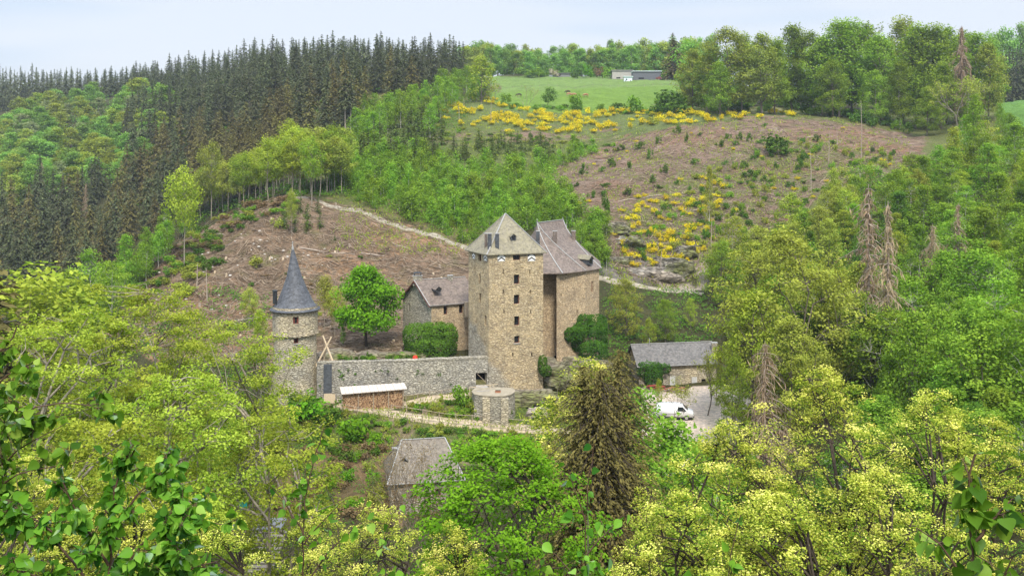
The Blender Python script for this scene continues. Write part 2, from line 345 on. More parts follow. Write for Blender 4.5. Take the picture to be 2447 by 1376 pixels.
# ------------------------------------------------------------------ ground sheet with its cover (bare clear-cut, grass, gravel, forest floor)
PPX = GX / GY.clip(1) * F + CX; PPX[GY < 1] = CX
PPY = HZ - G * F / np.maximum(GY, 1.0)
j1 = (vnoise(GX / 3.0, GY / 3.0, 11) - .5); j2 = (vnoise(GX / 3.0, GY / 3.0, 12) - .5)
QX, QY = PPX + 26 * j1, PPY + 18 * j2
SOIL = np.array((0.215, 0.148, 0.098)); SOIL2 = np.array((0.205, 0.142, 0.105)); GRASS = np.array((0.135, 0.225, 0.038)); FLOOR = np.array((0.06, 0.06, 0.025))
ROUGH = np.array((0.12, 0.135, 0.045)); GRAVEL = np.array((0.64, 0.54, 0.45)); BANK = np.array((0.17, 0.16, 0.07)); ROCK = np.array((0.18, 0.165, 0.145))
cols = np.empty(G.shape + (3,)); cols[:] = FLOOR
n1 = vnoise(GX / 6, GY / 6, 21); n2 = vnoise(GX / 2.2, GY / 2.2, 22); n3 = vnoise(GX / 14, GY / 14, 23)
def lay(poly, c, y0, y1, amt=None, ragged=True):
    m = inpoly(QX if ragged else PPX, QY if ragged else PPY, poly) & (GY >= y0) & (GY <= y1)
    a = np.ones(G.shape) if amt is None else amt
    cols[m] = cols[m] * (1 - a[m])[:, None] + np.array(c) * a[m][:, None]
CUT_LEFT = [(240, 760), (330, 690), (430, 560), (560, 500), (700, 462), (860, 500), (1130, 600), (1140, 720), (970, 780), (965, 880), (700, 900), (560, 870), (380, 860), (250, 800)]
CUT_RIGHT = [(1255, 455), (1350, 390), (1500, 325), (1650, 300), (1800, 276), (1930, 284), (2050, 300), (2210, 330), (2190, 400), (1960, 470), (1850, 570), (1720, 620), (1620, 680), (1480, 660), (1440, 540)]
SAPL = [(790, 330), (1060, 270), (1330, 330), (1480, 330), (1300, 400), (1440, 520), (1440, 560), (1330, 540), (1180, 560), (1120, 590), (840, 480)]
BROOM = [(1040, 250), (1180, 235), (1260, 262), (1660, 268), (1900, 268), (1900, 282), (1700, 300), (1440, 335), (1240, 330), (1050, 300)]
MEADOW = [(1170, 182), (1660, 182), (1680, 262), (1500, 272), (1220, 268), (1170, 240)]
lay([(700, 200), (2600, 200), (2600, 700), (700, 700)], ROUGH, 255, 470)
lay(BROOM, (0.12, 0.15, 0.05), 330, 470); lay(SAPL, (0.11, 0.135, 0.04), 225, 420)
lay([(1000, 320), (1480, 300), (1480, 340), (1010, 345)], SOIL2, 330, 430, np.clip(n1 * 2.2 - .8, 0, 1))
lay(CUT_LEFT, SOIL, 163, 290, np.clip(1.25 - n1 * .45, 0, 1)); lay([(840, 480), (1130, 600), (1180, 560), (1000, 500), (860, 455)], (0.19, 0.155, 0.085), 225, 300, np.clip(n2 * 2.4 - .5, 0, .9))
lay(CUT_LEFT, (0.30, 0.18, 0.10), 163, 290, np.clip(n3 * 3 - 1.4, 0, .8))
lay(CUT_LEFT, (0.13, 0.13, 0.05), 163, 290, np.clip(n2 * 3 - 1.9, 0, .8))
n4 = vnoise(GX / 1.3, GY / 1.3, 24) * .6 + vnoise(GX / 3.5, GY / 3.5, 25) * .4
lay(CUT_LEFT, (0.12, 0.085, 0.06), 163, 290, np.clip(n4 * 4 - 2.2, 0, .85)); lay(CUT_LEFT, (0.33, 0.255, 0.19), 163, 290, np.clip(1.4 - n4 * 4, 0, .7))  # the dark flecks paint shadow among the brash into the soil colour
lay(CUT_RIGHT, SOIL2, 200, 400, np.clip(1.2 - n1 * .4, 0, 1)); lay(CUT_RIGHT, (0.24, 0.135, 0.085), 200, 400, np.clip(n3 * 3 - 1.5, 0, .8))
lay(CUT_RIGHT, (0.12, 0.09, 0.065), 200, 400, np.clip(n4 * 4 - 2.2, 0, .85)); lay(CUT_RIGHT, (0.31, 0.25, 0.215), 200, 400, np.clip(1.4 - n4 * 4, 0, .7)); lay(CUT_RIGHT, (0.15, 0.15, 0.06), 200, 400, np.clip(n1 * 3 - 2.0, 0, .7))  # the dark layer again is brash shadow painted into the ground
lay([(1650, 400), (1900, 330), (2100, 360), (2200, 420), (1900, 640), (1500, 640), (1460, 520)], (0.125, 0.14, 0.05), 200, 380, np.clip(n2 * 2.2 - .45, 0, .9))
lay(MEADOW, GRASS, 430, 660, ragged=False)
lay([(1170, 182), (1660, 182), (1660, 204), (1400, 212), (1170, 222)], (0.15, 0.23, 0.06), 430, 760, ragged=False)
lay([(1560, 250), (1870, 255), (1870, 270), (1560, 275)], (0.30, 0.26, 0.13), 380, 470, np.clip(n2 * 2 - .6, 0, 1))
lay([(2380, 236), (2900, 236), (2900, 318), (2400, 318)], (0.11, 0.22, 0.045), 330, 640, ragged=False)
lay([(2200, 255), (2900, 300), (2900, 420), (2400, 420)], (0.15, 0.20, 0.06), 270, 345)
lay([(640, 880), (1500, 880), (1500, 1120), (640, 1120)], BANK, 132, 168, np.clip(1.3 - n2 * .6, 0, 1))
lay([(640, 880), (1500, 880), (1500, 1120), (640, 1120)], (0.085, 0.13, 0.03), 132, 158, np.clip(n1 * 3 - 1.2, 0, .9))
lay([(640, 880), (1500, 880), (1500, 1120), (640, 1120)], (0.25, 0.20, 0.13), 132, 158, np.clip(n2 * 3 - 1.7, 0, .8))
lay([(560, 1080), (960, 1040), (960, 1260), (560, 1260)], (0.21, 0.14, 0.075), 95, 145, np.clip(n1 * 2 - .4, 0, .9))
lay([(1530, 925), (1790, 925), (1760, 1060), (1540, 1060)], GRAVEL, 142, 182)
lay([(1440, 560), (1690, 560), (1690, 700), (1440, 700)], ROCK, 226, 246, np.clip(n2 * 2.6 - .8, 0, 1))
lay([(1560, 600), (1700, 600), (1680, 700), (1560, 700)], (0.36, 0.31, 0.25), 226, 240, np.clip(n2 * 2 - .4, 0, 1))
ny, nx = G.shape
gi = (np.arange(ny - 1)[:, None] * nx + np.arange(nx - 1)[None, :]).ravel()
gm, t, o = nodes_of("ground_cover_material")
gc = attr(t, 'ground_color').outputs['Color']; co = objco(t)
a = ramp(t, noise(t, 1.6, 6, co, 0.72), [(0.28, (.5, .5, .5)), (0.5, (.95, .95, .95)), (0.72, (1.5, 1.45, 1.35))])
b_ = ramp(t, noise(t, 0.22, 4, co, 0.6), [(0.3, (.78, .8, .76)), (0.7, (1.18, 1.15, 1.15))])
c = mixc(t, 1.0, mixc(t, 1.0, gc, a, 'MULTIPLY'), b_, 'MULTIPLY')
principled(t, o, c, 0.95, noise(t, 2.2, 6, co, 0.7), 1.0, 0.6, 0.1)
ground = link("ground", mesh_np("ground", np.stack([GX, GY, G], -1).reshape(-1, 3), [np.stack([gi, gi + 1, gi + nx + 1, gi + nx], -1)], [gm], smooth=True, cols=cols.reshape(-1, 3)))
tag(ground, kind='structure')

def ribbon(name, px_pts, w, mat, lift=0.06, kind='structure', nsub=6):
    """a path laid on the ground: photograph pixels give its centre line on the terrain"""
    pts = [hit(*p) for p in px_pts]; pts = np.array([p for p in pts if p is not None])
    d = np.concatenate([[0], np.cumsum(np.linalg.norm(np.diff(pts, axis=0), axis=1))]); n = max(8, int(d[-1] / 0.7))
    s = np.linspace(0, d[-1], n); c = np.stack([np.interp(s, d, pts[:, k]) for k in range(2)], 1)
    for _ in range(4): c[1:-1] = (c[:-2] + 2 * c[1:-1] + c[2:]) / 4
    tg = np.gradient(c, axis=0); tg /= np.linalg.norm(tg, axis=1)[:, None]; nr = np.stack([-tg[:, 1], tg[:, 0]], 1)
    ww = np.broadcast_to(np.asarray(w, float), (2,)); wid = np.interp(s, [0, d[-1]], ww) * (1 + .25 * (vnoise(s / 2.5, s * 0, 4) - .5))
    off = np.linspace(-.5, .5, nsub + 1)
    xy = c[:, None, :] + off[None, :, None] * wid[:, None, None] * nr[:, None, :]
    z = np.maximum(Hf(xy[..., 0].ravel(), xy[..., 1].ravel()).reshape(xy.shape[:2]), 0 * off - 1e3) + lift
    zc = z.mean(1, keepdims=True); z = np.maximum(z, zc - 0.05)      # trodden nearly level across
    vs = np.concatenate([xy, z[..., None]], -1); k = nsub + 1
    vs = np.concatenate([vs, vs - np.array([0, 0, 0.5])], 0); N = n * k
    i = (np.arange(n - 1)[:, None] * k + np.arange(nsub)[None, :]).ravel()
    e0 = np.arange(n - 1) * k; e1 = e0 + nsub
    fs = np.concatenate([np.stack([i, i + 1, i + k + 1, i + k], -1), np.stack([e0, e0 + k, e0 + k + N, e0 + N], -1), np.stack([e1, e1 + N, e1 + k + N, e1 + k], -1)])
    return tag(link(name, mesh_np(name, vs.reshape(-1, 3), [fs], [mat], smooth=True)), kind=kind), c
m_path = flat_mat("pale_dirt", (0.44, 0.36, 0.255), 0.95, 0.3, 0.8)
m_path2 = flat_mat("stony_track_dirt", (0.29, 0.255, 0.195), 0.95, 0.35, 0.9)
ribbon("path", [(800, 969), (860, 975), (915, 985), (960, 993), (1030, 1003), (1100, 1012), (1200, 1021), (1300, 1028), (1380, 1032), (1480, 1040)], (2.4, 2.2), m_path)
ribbon("path", [(905, 979), (940, 970), (985, 962), (1030, 954), (1075, 949), (1120, 945)], (2.0, 1.6), m_path, 0.09)
ribbon("track", [(690, 462), (720, 472), (800, 495), (900, 522), (1000, 555), (1080, 582), (1120, 597), (1180, 618)], (1.6, 2.0), m_path2, 0.12)
ribbon("track", [(1430, 664), (1480, 676), (1540, 687), (1600, 696), (1680, 704)], (1.9, 1.6), m_path2, 0.12)

# ------------------------------------------------------------------ castle masonry
m_keep = stone_mat("ochre_rubble", [(0.58, 0.46, 0.27), (0.65, 0.535, 0.34), (0.50, 0.40, 0.25), (0.69, 0.58, 0.39), (0.60, 0.48, 0.30), (0.35, 0.28, 0.19)], (0.20, 0.16, 0.11), 1.22, (0.50, 0.465, 0.38), -37.2)
m_hall = stone_mat("pinkish_rubble", [(0.60, 0.46, 0.29), (0.67, 0.53, 0.35), (0.52, 0.39, 0.25), (0.70, 0.57, 0.39), (0.40, 0.30, 0.20)], (0.20, 0.16, 0.115), 1.35)
m_round = stone_mat("pale_rubble", [(0.58, 0.50, 0.335), (0.64, 0.57, 0.41), (0.50, 0.43, 0.30), (0.68, 0.60, 0.45), (0.38, 0.325, 0.23)], (0.15, 0.125, 0.09), 1.0, (0.50, 0.465, 0.38))
m_grey = stone_mat("grey_rubble", [(0.46, 0.44, 0.385), (0.34, 0.33, 0.295), (0.58, 0.555, 0.485), (0.27, 0.26, 0.23), (0.52, 0.48, 0.39)], (0.13, 0.12, 0.10), 1.15, (0.54, 0.51, 0.43))
m_rock = stone_mat("layered_rock", [(0.27, 0.235, 0.19), (0.20, 0.175, 0.145), (0.33, 0.29, 0.235), (0.24, 0.20, 0.155)], (0.09, 0.075, 0.055), 0.45, (0.17, 0.185, 0.075))
m_gable = stone_mat("gable_grey_rubble", [(0.44, 0.415, 0.335), (0.34, 0.32, 0.26), (0.50, 0.47, 0.385), (0.26, 0.245, 0.205)], (0.14, 0.125, 0.10), 1.0)
m_slateA = slate_mat("lichened_slate", (0.20, 0.178, 0.13), (0.285, 0.255, 0.155), 0.75, 0.36)
m_slateB = slate_mat("purple_brown_slate", (0.158, 0.122, 0.10), (0.235, 0.195, 0.14), 0.6, 0.5)
m_slateC = slate_mat("blue_grey_slate", (0.085, 0.09, 0.102), (0.12, 0.124, 0.13), 0.3, 0.5)
m_slateD = slate_mat("weathered_grey_slate", (0.125, 0.118, 0.112), (0.26, 0.23, 0.195), 0.6, 0.5)
m_lead = flat_mat("lead", (0.31, 0.305, 0.29), 0.5, 0.2, 4, 0.4)
m_darkslate = slate_mat("dark_slate_cladding", (0.06, 0.066, 0.075), (0.12, 0.125, 0.13), 0.4, 0.5)
m_pane = flat_mat("dark_glass", (0.014, 0.014, 0.016), 0.25, 0.3, 2, 0.5)
m_red = flat_mat("red_brown_paint", (0.16, 0.045, 0.03), 0.6, 0.25, 6)
m_white = flat_mat("white_paint", (0.78, 0.77, 0.74), 0.6, 0.06, 6)
m_black = flat_mat("black_paint", (0.025, 0.025, 0.027), 0.55, 0.2, 6)
m_oldwood = flat_mat("weathered_wood", (0.33, 0.27, 0.20), 0.9, 0.4, 5, 0.2, 0, 0.03, (1, 1, 4))
m_newwood = flat_mat("pale_board", (0.56, 0.45, 0.31), 0.8, 0.2, 6, 0.2, 0, 0.02, (6, 1, 1))
m_plank = flat_mat("bleached_plank", (0.54, 0.475, 0.415), 0.8, 0.16, 5, 0.2, 0, 0.02, (1, 5, 1))
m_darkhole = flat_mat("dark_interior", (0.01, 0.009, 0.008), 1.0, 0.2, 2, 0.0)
m_metal = flat_mat("dark_metal", (0.05, 0.055, 0.06), 0.45, 0.2, 5, 0.5, 0.6)

def wall_panel(p0, p1, z0, z1, openings, depth=0.45):
    """a wall face from p0 to p1 (plan points) with real rectangular openings (s0,s1,za,zb in metres along the wall) and their reveals.
    The outside is on the right hand when going from p0 to p1."""
    b = MB(); p0 = np.array(p0[:2], float); p1 = np.array(p1[:2], float); L = np.linalg.norm(p1 - p0); d = (p1 - p0) / L; nin = np.array([-d[1], d[0]])
    at = lambda s, z, k=0.0: (*(p0 + d * s + nin * k), z)
    xs = sorted({0.0, L, *[q for o in openings for q in o[:2]]}); zs = sorted({z0, z1, *[q for o in openings for q in o[2:4]]})
    for i in range(len(xs) - 1):
        for j in range(len(zs) - 1):
            mx_, mz = (xs[i] + xs[i + 1]) / 2, (zs[j] + zs[j + 1]) / 2
            if any(o[0] < mx_ < o[1] and o[2] < mz < o[3] for o in openings): continue
            b.poly(at(xs[i], zs[j]), at(xs[i + 1], zs[j]), at(xs[i + 1], zs[j + 1]), at(xs[i], zs[j + 1]))
    for (a, c, e, f) in [o[:4] for o in openings]:
        q = [(a, e), (c, e), (c, f), (a, f)]
        for k in range(4):
            u, w = q[k], q[(k + 1) % 4]
            b.poly(at(*u), at(*u, depth), at(*w, depth), at(*w))
    return b, at
def face_coords(p0, p1, z_of=None):
    """turns photograph pixels on the vertical wall plane p0-p1 into (metres along, height)"""
    p0 = np.array(p0[:2], float); p1 = np.array(p1[:2], float); L = np.linalg.norm(p1 - p0); d = (p1 - p0) / L
    def f(px, py):
        u = (px - CX) / F                       # X = u*Y
        # p0 + d*s : x = u*y  ->  p0x + dx s = u (p0y + dy s)
        s = (u * p0[1] - p0[0]) / (d[0] - u * d[1]); Y = p0[1] + d[1] * s
        return s, (HZ - py) * Y / F
    return f
def window(parent, at, o, frame_mat, bars=2, shutter=False, name="window", sill=False):
    """dark glazing deep in its opening, painted frame, glazing bars"""
    a, c, e, f = o[:4]; g = MB(); t_ = 0.07
    k = 0.30
    for (x0, x1, y0, y1) in ((a, a + t_, e, f), (c - t_, c, e, f), (a + t_, c - t_, f - t_, f), (a + t_, c - t_, e, e + t_)):
        g.mesh([at(x0, y0, k), at(x1, y0, k), at(x1, y1, k), at(x0, y1, k), at(x0, y0, k + .1), at(x1, y0, k + .1), at(x1, y1, k + .1), at(x0, y1, k + .1)],
               [(0, 1, 2, 3), (7, 6, 5, 4), (0, 4, 5, 1), (1, 5, 6, 2), (2, 6, 7, 3), (3, 7, 4, 0)])
    wo_ = g.build(name, frame_mat, parent)
    pn = MB(); pn.poly(at(a, e, k + .06), at(c, e, k + .06), at(c, f, k + .06), at(a, f, k + .06)); pn.build("pane", m_pane, wo_)
    if bars:
        bb = MB()
        for i in range(1, bars + 1):
            z = e + (f - e) * i / (bars + 1); bb.tube([at(a + t_, z, k + .02), at(c - t_, z, k + .02)], 0.018, 4)
        xm = (a + c) / 2; bb.tube([at(xm, e + t_, k + .02), at(xm, f - t_, k + .02)], 0.018, 4)
        bb.build("bars", m_metal, wo_)
    if sill:
        s = MB(); q0, q1 = np.array(at(a - .12, e - .09, -0.14)), np.array(at(c + .12, e - .003, .25)); 
        s.mesh([at(a - .12, e - .12, -.12), at(c + .12, e - .12, -.12), at(c + .12, e - .003, -.12), at(a - .12, e - .003, -.12), at(a - .12, e - .12, -.004), at(c + .12, e - .12, -.004), at(c + .12, e - .003, -.004), at(a - .12, e - .003, -.004)],
               [(0, 1, 2, 3), (7, 6, 5, 4), (0, 4, 5, 1), (1, 5, 6, 2), (2, 6, 7, 3), (3, 7, 4, 0)])
        s.build("sill", m_lead, wo_)
    return wo_
def slit_back(parent, at, o):
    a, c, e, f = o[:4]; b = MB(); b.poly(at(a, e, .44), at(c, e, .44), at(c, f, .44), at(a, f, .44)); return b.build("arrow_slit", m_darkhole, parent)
def chevron(parent, at, s0, s1, z0, z1):
    """white shutter board with black chevrons pointing up"""
    b = MB(); k = -0.06
    b.mesh([at(s0, z0, k), at(s1, z0, k), at(s1, z1, k), at(s0, z1, k), at(s0, z0, -.004), at(s1, z0, -.004), at(s1, z1, -.004), at(s0, z1, -.004)],
           [(0, 1, 2, 3), (7, 6, 5, 4), (0, 4, 5, 1), (1, 5, 6, 2), (2, 6, 7, 3), (3, 7, 4, 0)])
    sh = b.build("shutter", m_white, parent)
    c = MB(); m = (s0 + s1) / 2; w = (s1 - s0) / 2; h = z1 - z0; k = -0.07
    for zt, th in ((z1 - .34 * h, .22 * h),):
        dz = .42 * h
        c.poly(at(m, zt, k), at(s0, zt - dz, k), at(s0, zt - dz - th, k), at(m, zt - th, k)); c.poly(at(m, zt, k), at(m, zt - th, k), at(s1, zt - dz - th, k), at(s1, zt - dz, k))
    c.poly(at(s0, z1, k), at(s0, z1 - .36 * h, k), at(s0 + .75 * w, z1, k)); c.poly(at(s1, z1, k), at(s1 - .75 * w, z1, k), at(s1, z1 - .36 * h, k))
    c.build("chevron", m_black, sh)
def strip(b, p, q, w=0.16, h=0.05, up=(0, 0, 1)):
    """a lead strip along a roof edge"""
    p, q = np.array(p, float), np.array(q, float); d = q - p; d /= np.linalg.norm(d); s = np.cross(d, up); s /= np.linalg.norm(s) + 1e-9; n = np.cross(s, d)
    b.box((p + q) / 2 + n * h * .6, (q - p) / 2, s * w / 2, n * h / 2)
def slab_chimney(parent, base, w, d, h, mat, cap=True, name="chimney", flues=1):
    b = MB(); x, y, z = base
    b.prism([(x - w / 2, y - d / 2), (x + w / 2, y - d / 2), (x + w / 2, y + d / 2), (x - w / 2, y + d / 2)], z, z + h)
    o = b.build(name, mat, parent)
    if cap:
        c = MB(); g = .06
        c.prism([(x - w / 2 - g, y - d / 2 - g), (x + w / 2 + g, y - d / 2 - g), (x + w / 2 + g, y + d / 2 + g), (x - w / 2 - g, y + d / 2 + g)], z + h + .002, z + h + .09)
        c.build("chimney_cap", m_lead, o)
    return o
def dormer(parent, c, w, h, depth, wall_mat, roof_mat, dirv=(0, -1), hip=False):
    """little gabled roof window: c = bottom centre of its front"""
    d = np.array([dirv[0], dirv[1], 0.]); d /= np.linalg.norm(d); s = np.array([-d[1], d[0], 0]); c = np.array(c, float); u = np.array([0, 0, 1.])
    b = MB(); back = -d * depth
    f = [c - s * w / 2, c + s * w / 2, c + s * w / 2 + u * h, c - s * w / 2 + u * h]; g = [p + back for p in f]
    ap = c + u * (h + w * .42); ag = ap + back
    b.mesh(f + g + [ap, ag], [(0, 1, 2, 8, 3), (1, 5, 6, 2), (0, 3, 7, 4), (4, 7, 9, 6, 5), (0, 4, 5, 1), (3, 8, 9, 7), (2, 6, 9, 8)])
    o = b.build("dormer", wall_mat, parent)
    r = MB(); ov = .14; e = d * .2
    for q in (1, -1):
        lo = c + s * q * (w / 2 + ov) + u * (h - .1) + e; hi = ap + u * .06 + e
        r.mesh([lo, hi, hi + back * 1.15 - e, lo + back * 1.15 - e, lo - u * .07, hi - u * .07, hi + back * 1.15 - e - u * .07, lo + back * 1.15 - e - u * .07],
               [(0, 1, 2, 3), (7, 6, 5, 4), (0, 4, 5, 1), (1, 5, 6, 2), (2, 6, 7, 3), (3, 7, 4, 0)])
    r.build("dormer_roof", roof_mat, o)
    p = MB(); k = d * .012
    p.poly(c - s * w * .3 + u * h * .15 + k, c + s * w * .3 + u * h * .15 + k, c + s * w * .3 + u * h * .92 + k, c - s * w * .3 + u * h * .92 + k); p.build("pane", m_pane, o)
    return o

# --- keep: the tall square tower
KA, KB, KC = np.array([-3.7, 160.0]), np.array([5.06, 163.0]), np.array([-7.2, 166.5]); KD = KB + (KC - KA)
kz0, kz1 = -44.0, -18.55
keep = thing("keep_tower", (*((KA + KD) / 2), kz0), "tall square ochre stone keep tower under a pyramid slate roof with chevron shutters", "tower")
fA = face_coords(KA, KB); fL = face_coords(KC, KA)
def op(f, x0, x1, y0, y1):
    a = f(x0, y1); b = f(x1, y0); return (a[0], b[0], a[1], b[1])
front = [op(fA, 1226, 1243, 609, 622), op(fA, 1228, 1241, 656, 679), op(fA, 1228, 1241, 704, 727), op(fA, 1229, 1241, 755, 778), op(fA, 1229, 1241, 802, 820)]
slits = [op(fA, 1201.5, 1204, 643, 655), op(fA, 1265, 1267.5, 643, 655), op(fA, 1202, 1204.5, 692, 702), op(fA, 1266, 1268.5, 692, 702), op(fA, 1203, 1205.5, 740, 750), op(fA, 1267, 1269.5, 740, 750), op(fA, 1224, 1227, 842, 852), op(fA, 1269, 1272.5, 842, 852), op(fA, 1232, 1235.5, 643.5, 646.5)]
b, atA = wall_panel(KA, KB, kz0, kz1, front + slits)
leftw = [op(fL, 1143, 1149.5, 608, 623), op(fL, 1144.5, 1148.5, 654, 677), op(fL, 1145, 1149.5, 701, 723), op(fL, 1158, 1162.5, 754, 776)]
lslit = [op(fL, 1153, 1155, 642, 655), op(fL, 1134, 1136, 640, 652), op(fL, 1154, 1156, 692, 702), op(fL, 1137, 1139, 762, 772), op(fL, 1158, 1160, 815, 826)]
b2, atL = wall_panel(KC, KA, kz0, kz1, leftw + lslit)
b.mesh(b2.v, b2.f)
for p, q in ((KB, KD), (KD, KC)): b.poly((*p, kz0), (*q, kz0), (*q, kz1), (*p, kz1))
b.poly((*KA, kz1), (*KB, kz1), (*KD, kz1), (*KC, kz1))
b.build("wall", m_keep, keep)
for i, w in enumerate(front): window(keep, atA, w, m_red, 3 if i else 2, sill=(i == 4))
for w in leftw: window(keep, atL, w, m_red, 0)
for w in slits: slit_back(keep, atA, w)
for w in lslit: slit_back(keep, atL, w)
for x0, x1, y0, y1 in ((1189, 1207, 608, 624.5), (1261, 1279, 608, 624)):
    o_ = op(fA, x0, x1, y0, y1); chevron(keep, atA, *o_)
for x0, x1, y0, y1 in ((1129.5, 1136, 606, 617), (1156.5, 1164.5, 609, 622)):
    o_ = op(fL, x0, x1, y0, y1); chevron(keep, atL, *o_)
ctr = (KA + KB + KC + KD) / 4; apex = np.array([ctr[0], ctr[1], zy(164.75, 510)])
ev = [np.array([*(c_ + (c_ - ctr) / np.linalg.norm(c_ - ctr) * .62), kz1 + 0.02]) for c_ in (KA, KB, KD, KC)]
r = MB()
for i in range(4):
    p, q = ev[i], ev[(i + 1) % 4]; m1, m2 = (p * .80 + apex * .20), (q * .80 + apex * .20); dn = np.array([0, 0, .05]); m1 = m1 - dn; m2 = m2 - dn
    r.poly(p, q, m2, m1); r.poly(m1, m2, apex); r.poly(p - np.array([0, 0, .14]), q - np.array([0, 0, .14]), q, p)
r.poly(*[e - np.array([0, 0, .14]) for e in ev[::-1]])
kroof = r.build("roof", m_slateA, keep)
rb = MB()
for e in ev:
    strip(rb, e, e * .8 + apex * .2 - np.array([0, 0, .05]), .2, .07); strip(rb, e * .8 + apex * .2 - np.array([0, 0, .05]), apex, .2, .07)
rb.build("ridge_flashing", m_lead, kroof)
def on_roof(px, py, p, q, r_):
    n = np.cross(q - p, r_ - p); d = np.array([(px - CX) / F, 1.0, (HZ - py) / F]); k = np.dot(n, p) / np.dot(n, d); return d * k
for px_, py_, w_, mt in ((1161, 590, .42, m_slateB), (1170, 592, .62, m_darkslate), (1188, 593, .62, m_darkslate)):
    tri = (ev[3], ev[0], apex) if px_ < 1176 else (ev[0], ev[1], apex)
    q_ = on_roof(px_, py_, *tri); top_ = zy(q_[1], 559); slab_chimney(kroof, (q_[0], q_[1] + .3, q_[2] - .6), w_, .6, top_ - q_[2] + .6, mt)
q_ = on_roof(1227, 574, ev[0], ev[1], apex); fd = np.array([3.0, -8.76]); fd /= np.linalg.norm(fd)
dormer(kroof, q_ - np.array([0, .1, .05]), .85, .75, 1.6, m_darkslate, m_slateA, fd)

# --- great house behind the keep with its polygonal end
hz1 = -22.6; hz0 = -42.0
EA, EB, EC, ED, EE = [np.array(v) for v in ((3.6, 168.0), (8.45, 168.0), (12.6, 171.2), (15.55, 174.7), (16.2, 184.5))]; EF = np.array([5.0, 190.5]); EG = np.array([-1.0, 184.0])
hall = thing("great_house", (9, 177, hz0), "ochre stone great house with rounded end and steep flared slate roof behind the keep", "house")
inset = lambda p, k=.42: p + (np.array([9.2, 178.]) - p) / np.linalg.norm(np.array([9.2, 178.]) - p) * k
WB, WC, WD, WE, WF, WG = inset(EB) + np.array([-.55, 0]), inset(EC), inset(ED), inset(EE), inset(EF), inset(EG)
WB = np.array([(1330 - CX) * 168.5 / F, 168.5])
fD = face_coords(WC, WD); fC = face_coords(WB, WC)
ow = [op(fD, 1413.5, 1418, 671, 698)]; os_ = [op(fC, 1378, 1380.5, 741, 755), op(fC, 1340, 1342, 700, 708), op(fC, 1352, 1354.5, 655, 658), op(fC, 1378, 1380.5, 655, 658)]
b, atD = wall_panel(WC, WD, hz0, hz1 - .02, ow); b2, atC = wall_panel(WB, WC, hz0, hz1 - .02, os_); b.mesh(b2.v, b2.f)
BK = np.array([8.2, 171.8]); BL = np.array([2.5, 170.9])
for p, q in ((WD, WE), (WE, WF), (WF, WG), (BK, WB), (BL, BK), (WG, BL)): b.poly((*p, hz0), (*q, hz0), (*q, hz1 - .02), (*p, hz1 - .02))
b.build("wall", m_hall, hall)
window(hall, atD, ow[0], m_red, 0)
for w in os_: slit_back(hall, atC, w)
# tall timber shutter and dark loft opening in the recess beside the keep
rc = MB(); rc.box((8.14, 170.6, -25.0), (.03, 0, 0), (0, .35, 0), (0, 0, 2.0)); rc.build("door", m_red, hall)
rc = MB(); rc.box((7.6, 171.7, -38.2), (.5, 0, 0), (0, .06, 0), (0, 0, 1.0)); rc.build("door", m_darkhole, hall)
P1 = np.array([(1283.5 - CX) * 176 / F, 176, zy(176, 533)]); P2 = np.array([(1345 - CX) * 183 / F, 183, P1[2]])
def flare(top, e, n=5, ex=1.45):
    out = []
    for i in range(n + 1):
        v = i / n; h = v ** ex; out.append(np.array([top[0] + (e[0] - top[0]) * h, top[1] + (e[1] - top[1]) * h, top[2] + (hz1 - top[2]) * v]))
    return out
r = MB(); ring = [(P1, EG), (P1, EA), (P1, EB), (P1, EC), (P2, ED), (P2, EE), (P2, EF)]
lines = [flare(tp, e) for tp, e in ring]
lines[3] = flare(P1, EC, ex=1.25)
for a_, b_l in zip(lines, lines[1:] + lines[:1]):
    for i in range(5):
        r.poly(a_[i], a_[i + 1], b_l[i + 1], b_l[i])
    dn = np.array([0, 0, .15]); r.poly(a_[5], a_[5] - dn, b_l[5] - dn, b_l[5])
r.poly(*[l[5] - np.array([0, 0, .15]) for l in lines])
hroof = r.build("roof", m_slateB, hall)
rb = MB()
for l in (lines[2], lines[3], lines[4]):
    for i in range(5): strip(rb, l[i], l[i + 1], .17, .08)
strip(rb, P1, P2, .2, .1); rb.tube([P1 + np.array([0, 0, -.1]), P1 + np.array([0, 0, .75])], [.09, .04], 6); rb.tube([P2 + np.array([0, 0, -.1]), P2 + np.array([0, 0, .5])], [.09, .04], 6)
rb.build("ridge_flashing", m_lead, hroof)
for px_, y0, y1, Y_, w_, mt in ((1285.5, 584, 553, 173.2, .6, m_darkslate), (1323.3, 584, 553, 175.0, .32, m_slateB), (1329, 584, 553, 175.0, .32, m_slateB), (1370.5, 582, 552, 180.5, .7, m_slateB)):
    q_ = P(px_, y0, Y_); slab_chimney(hroof, (q_[0], q_[1], q_[2] - .8), w_, .6, zy(Y_, y1) - q_[2] + .8, mt)
dd = MB()   # dormer whose ridge runs along the eave
q0, q1 = P(1408, 634, 172.6), P(1417, 634, 174.0)
dormer(hroof, P(1412, 632, 173.2), 1.25, 1.0, 2.3, m_darkslate, m_slateA, (0.75, -0.66))

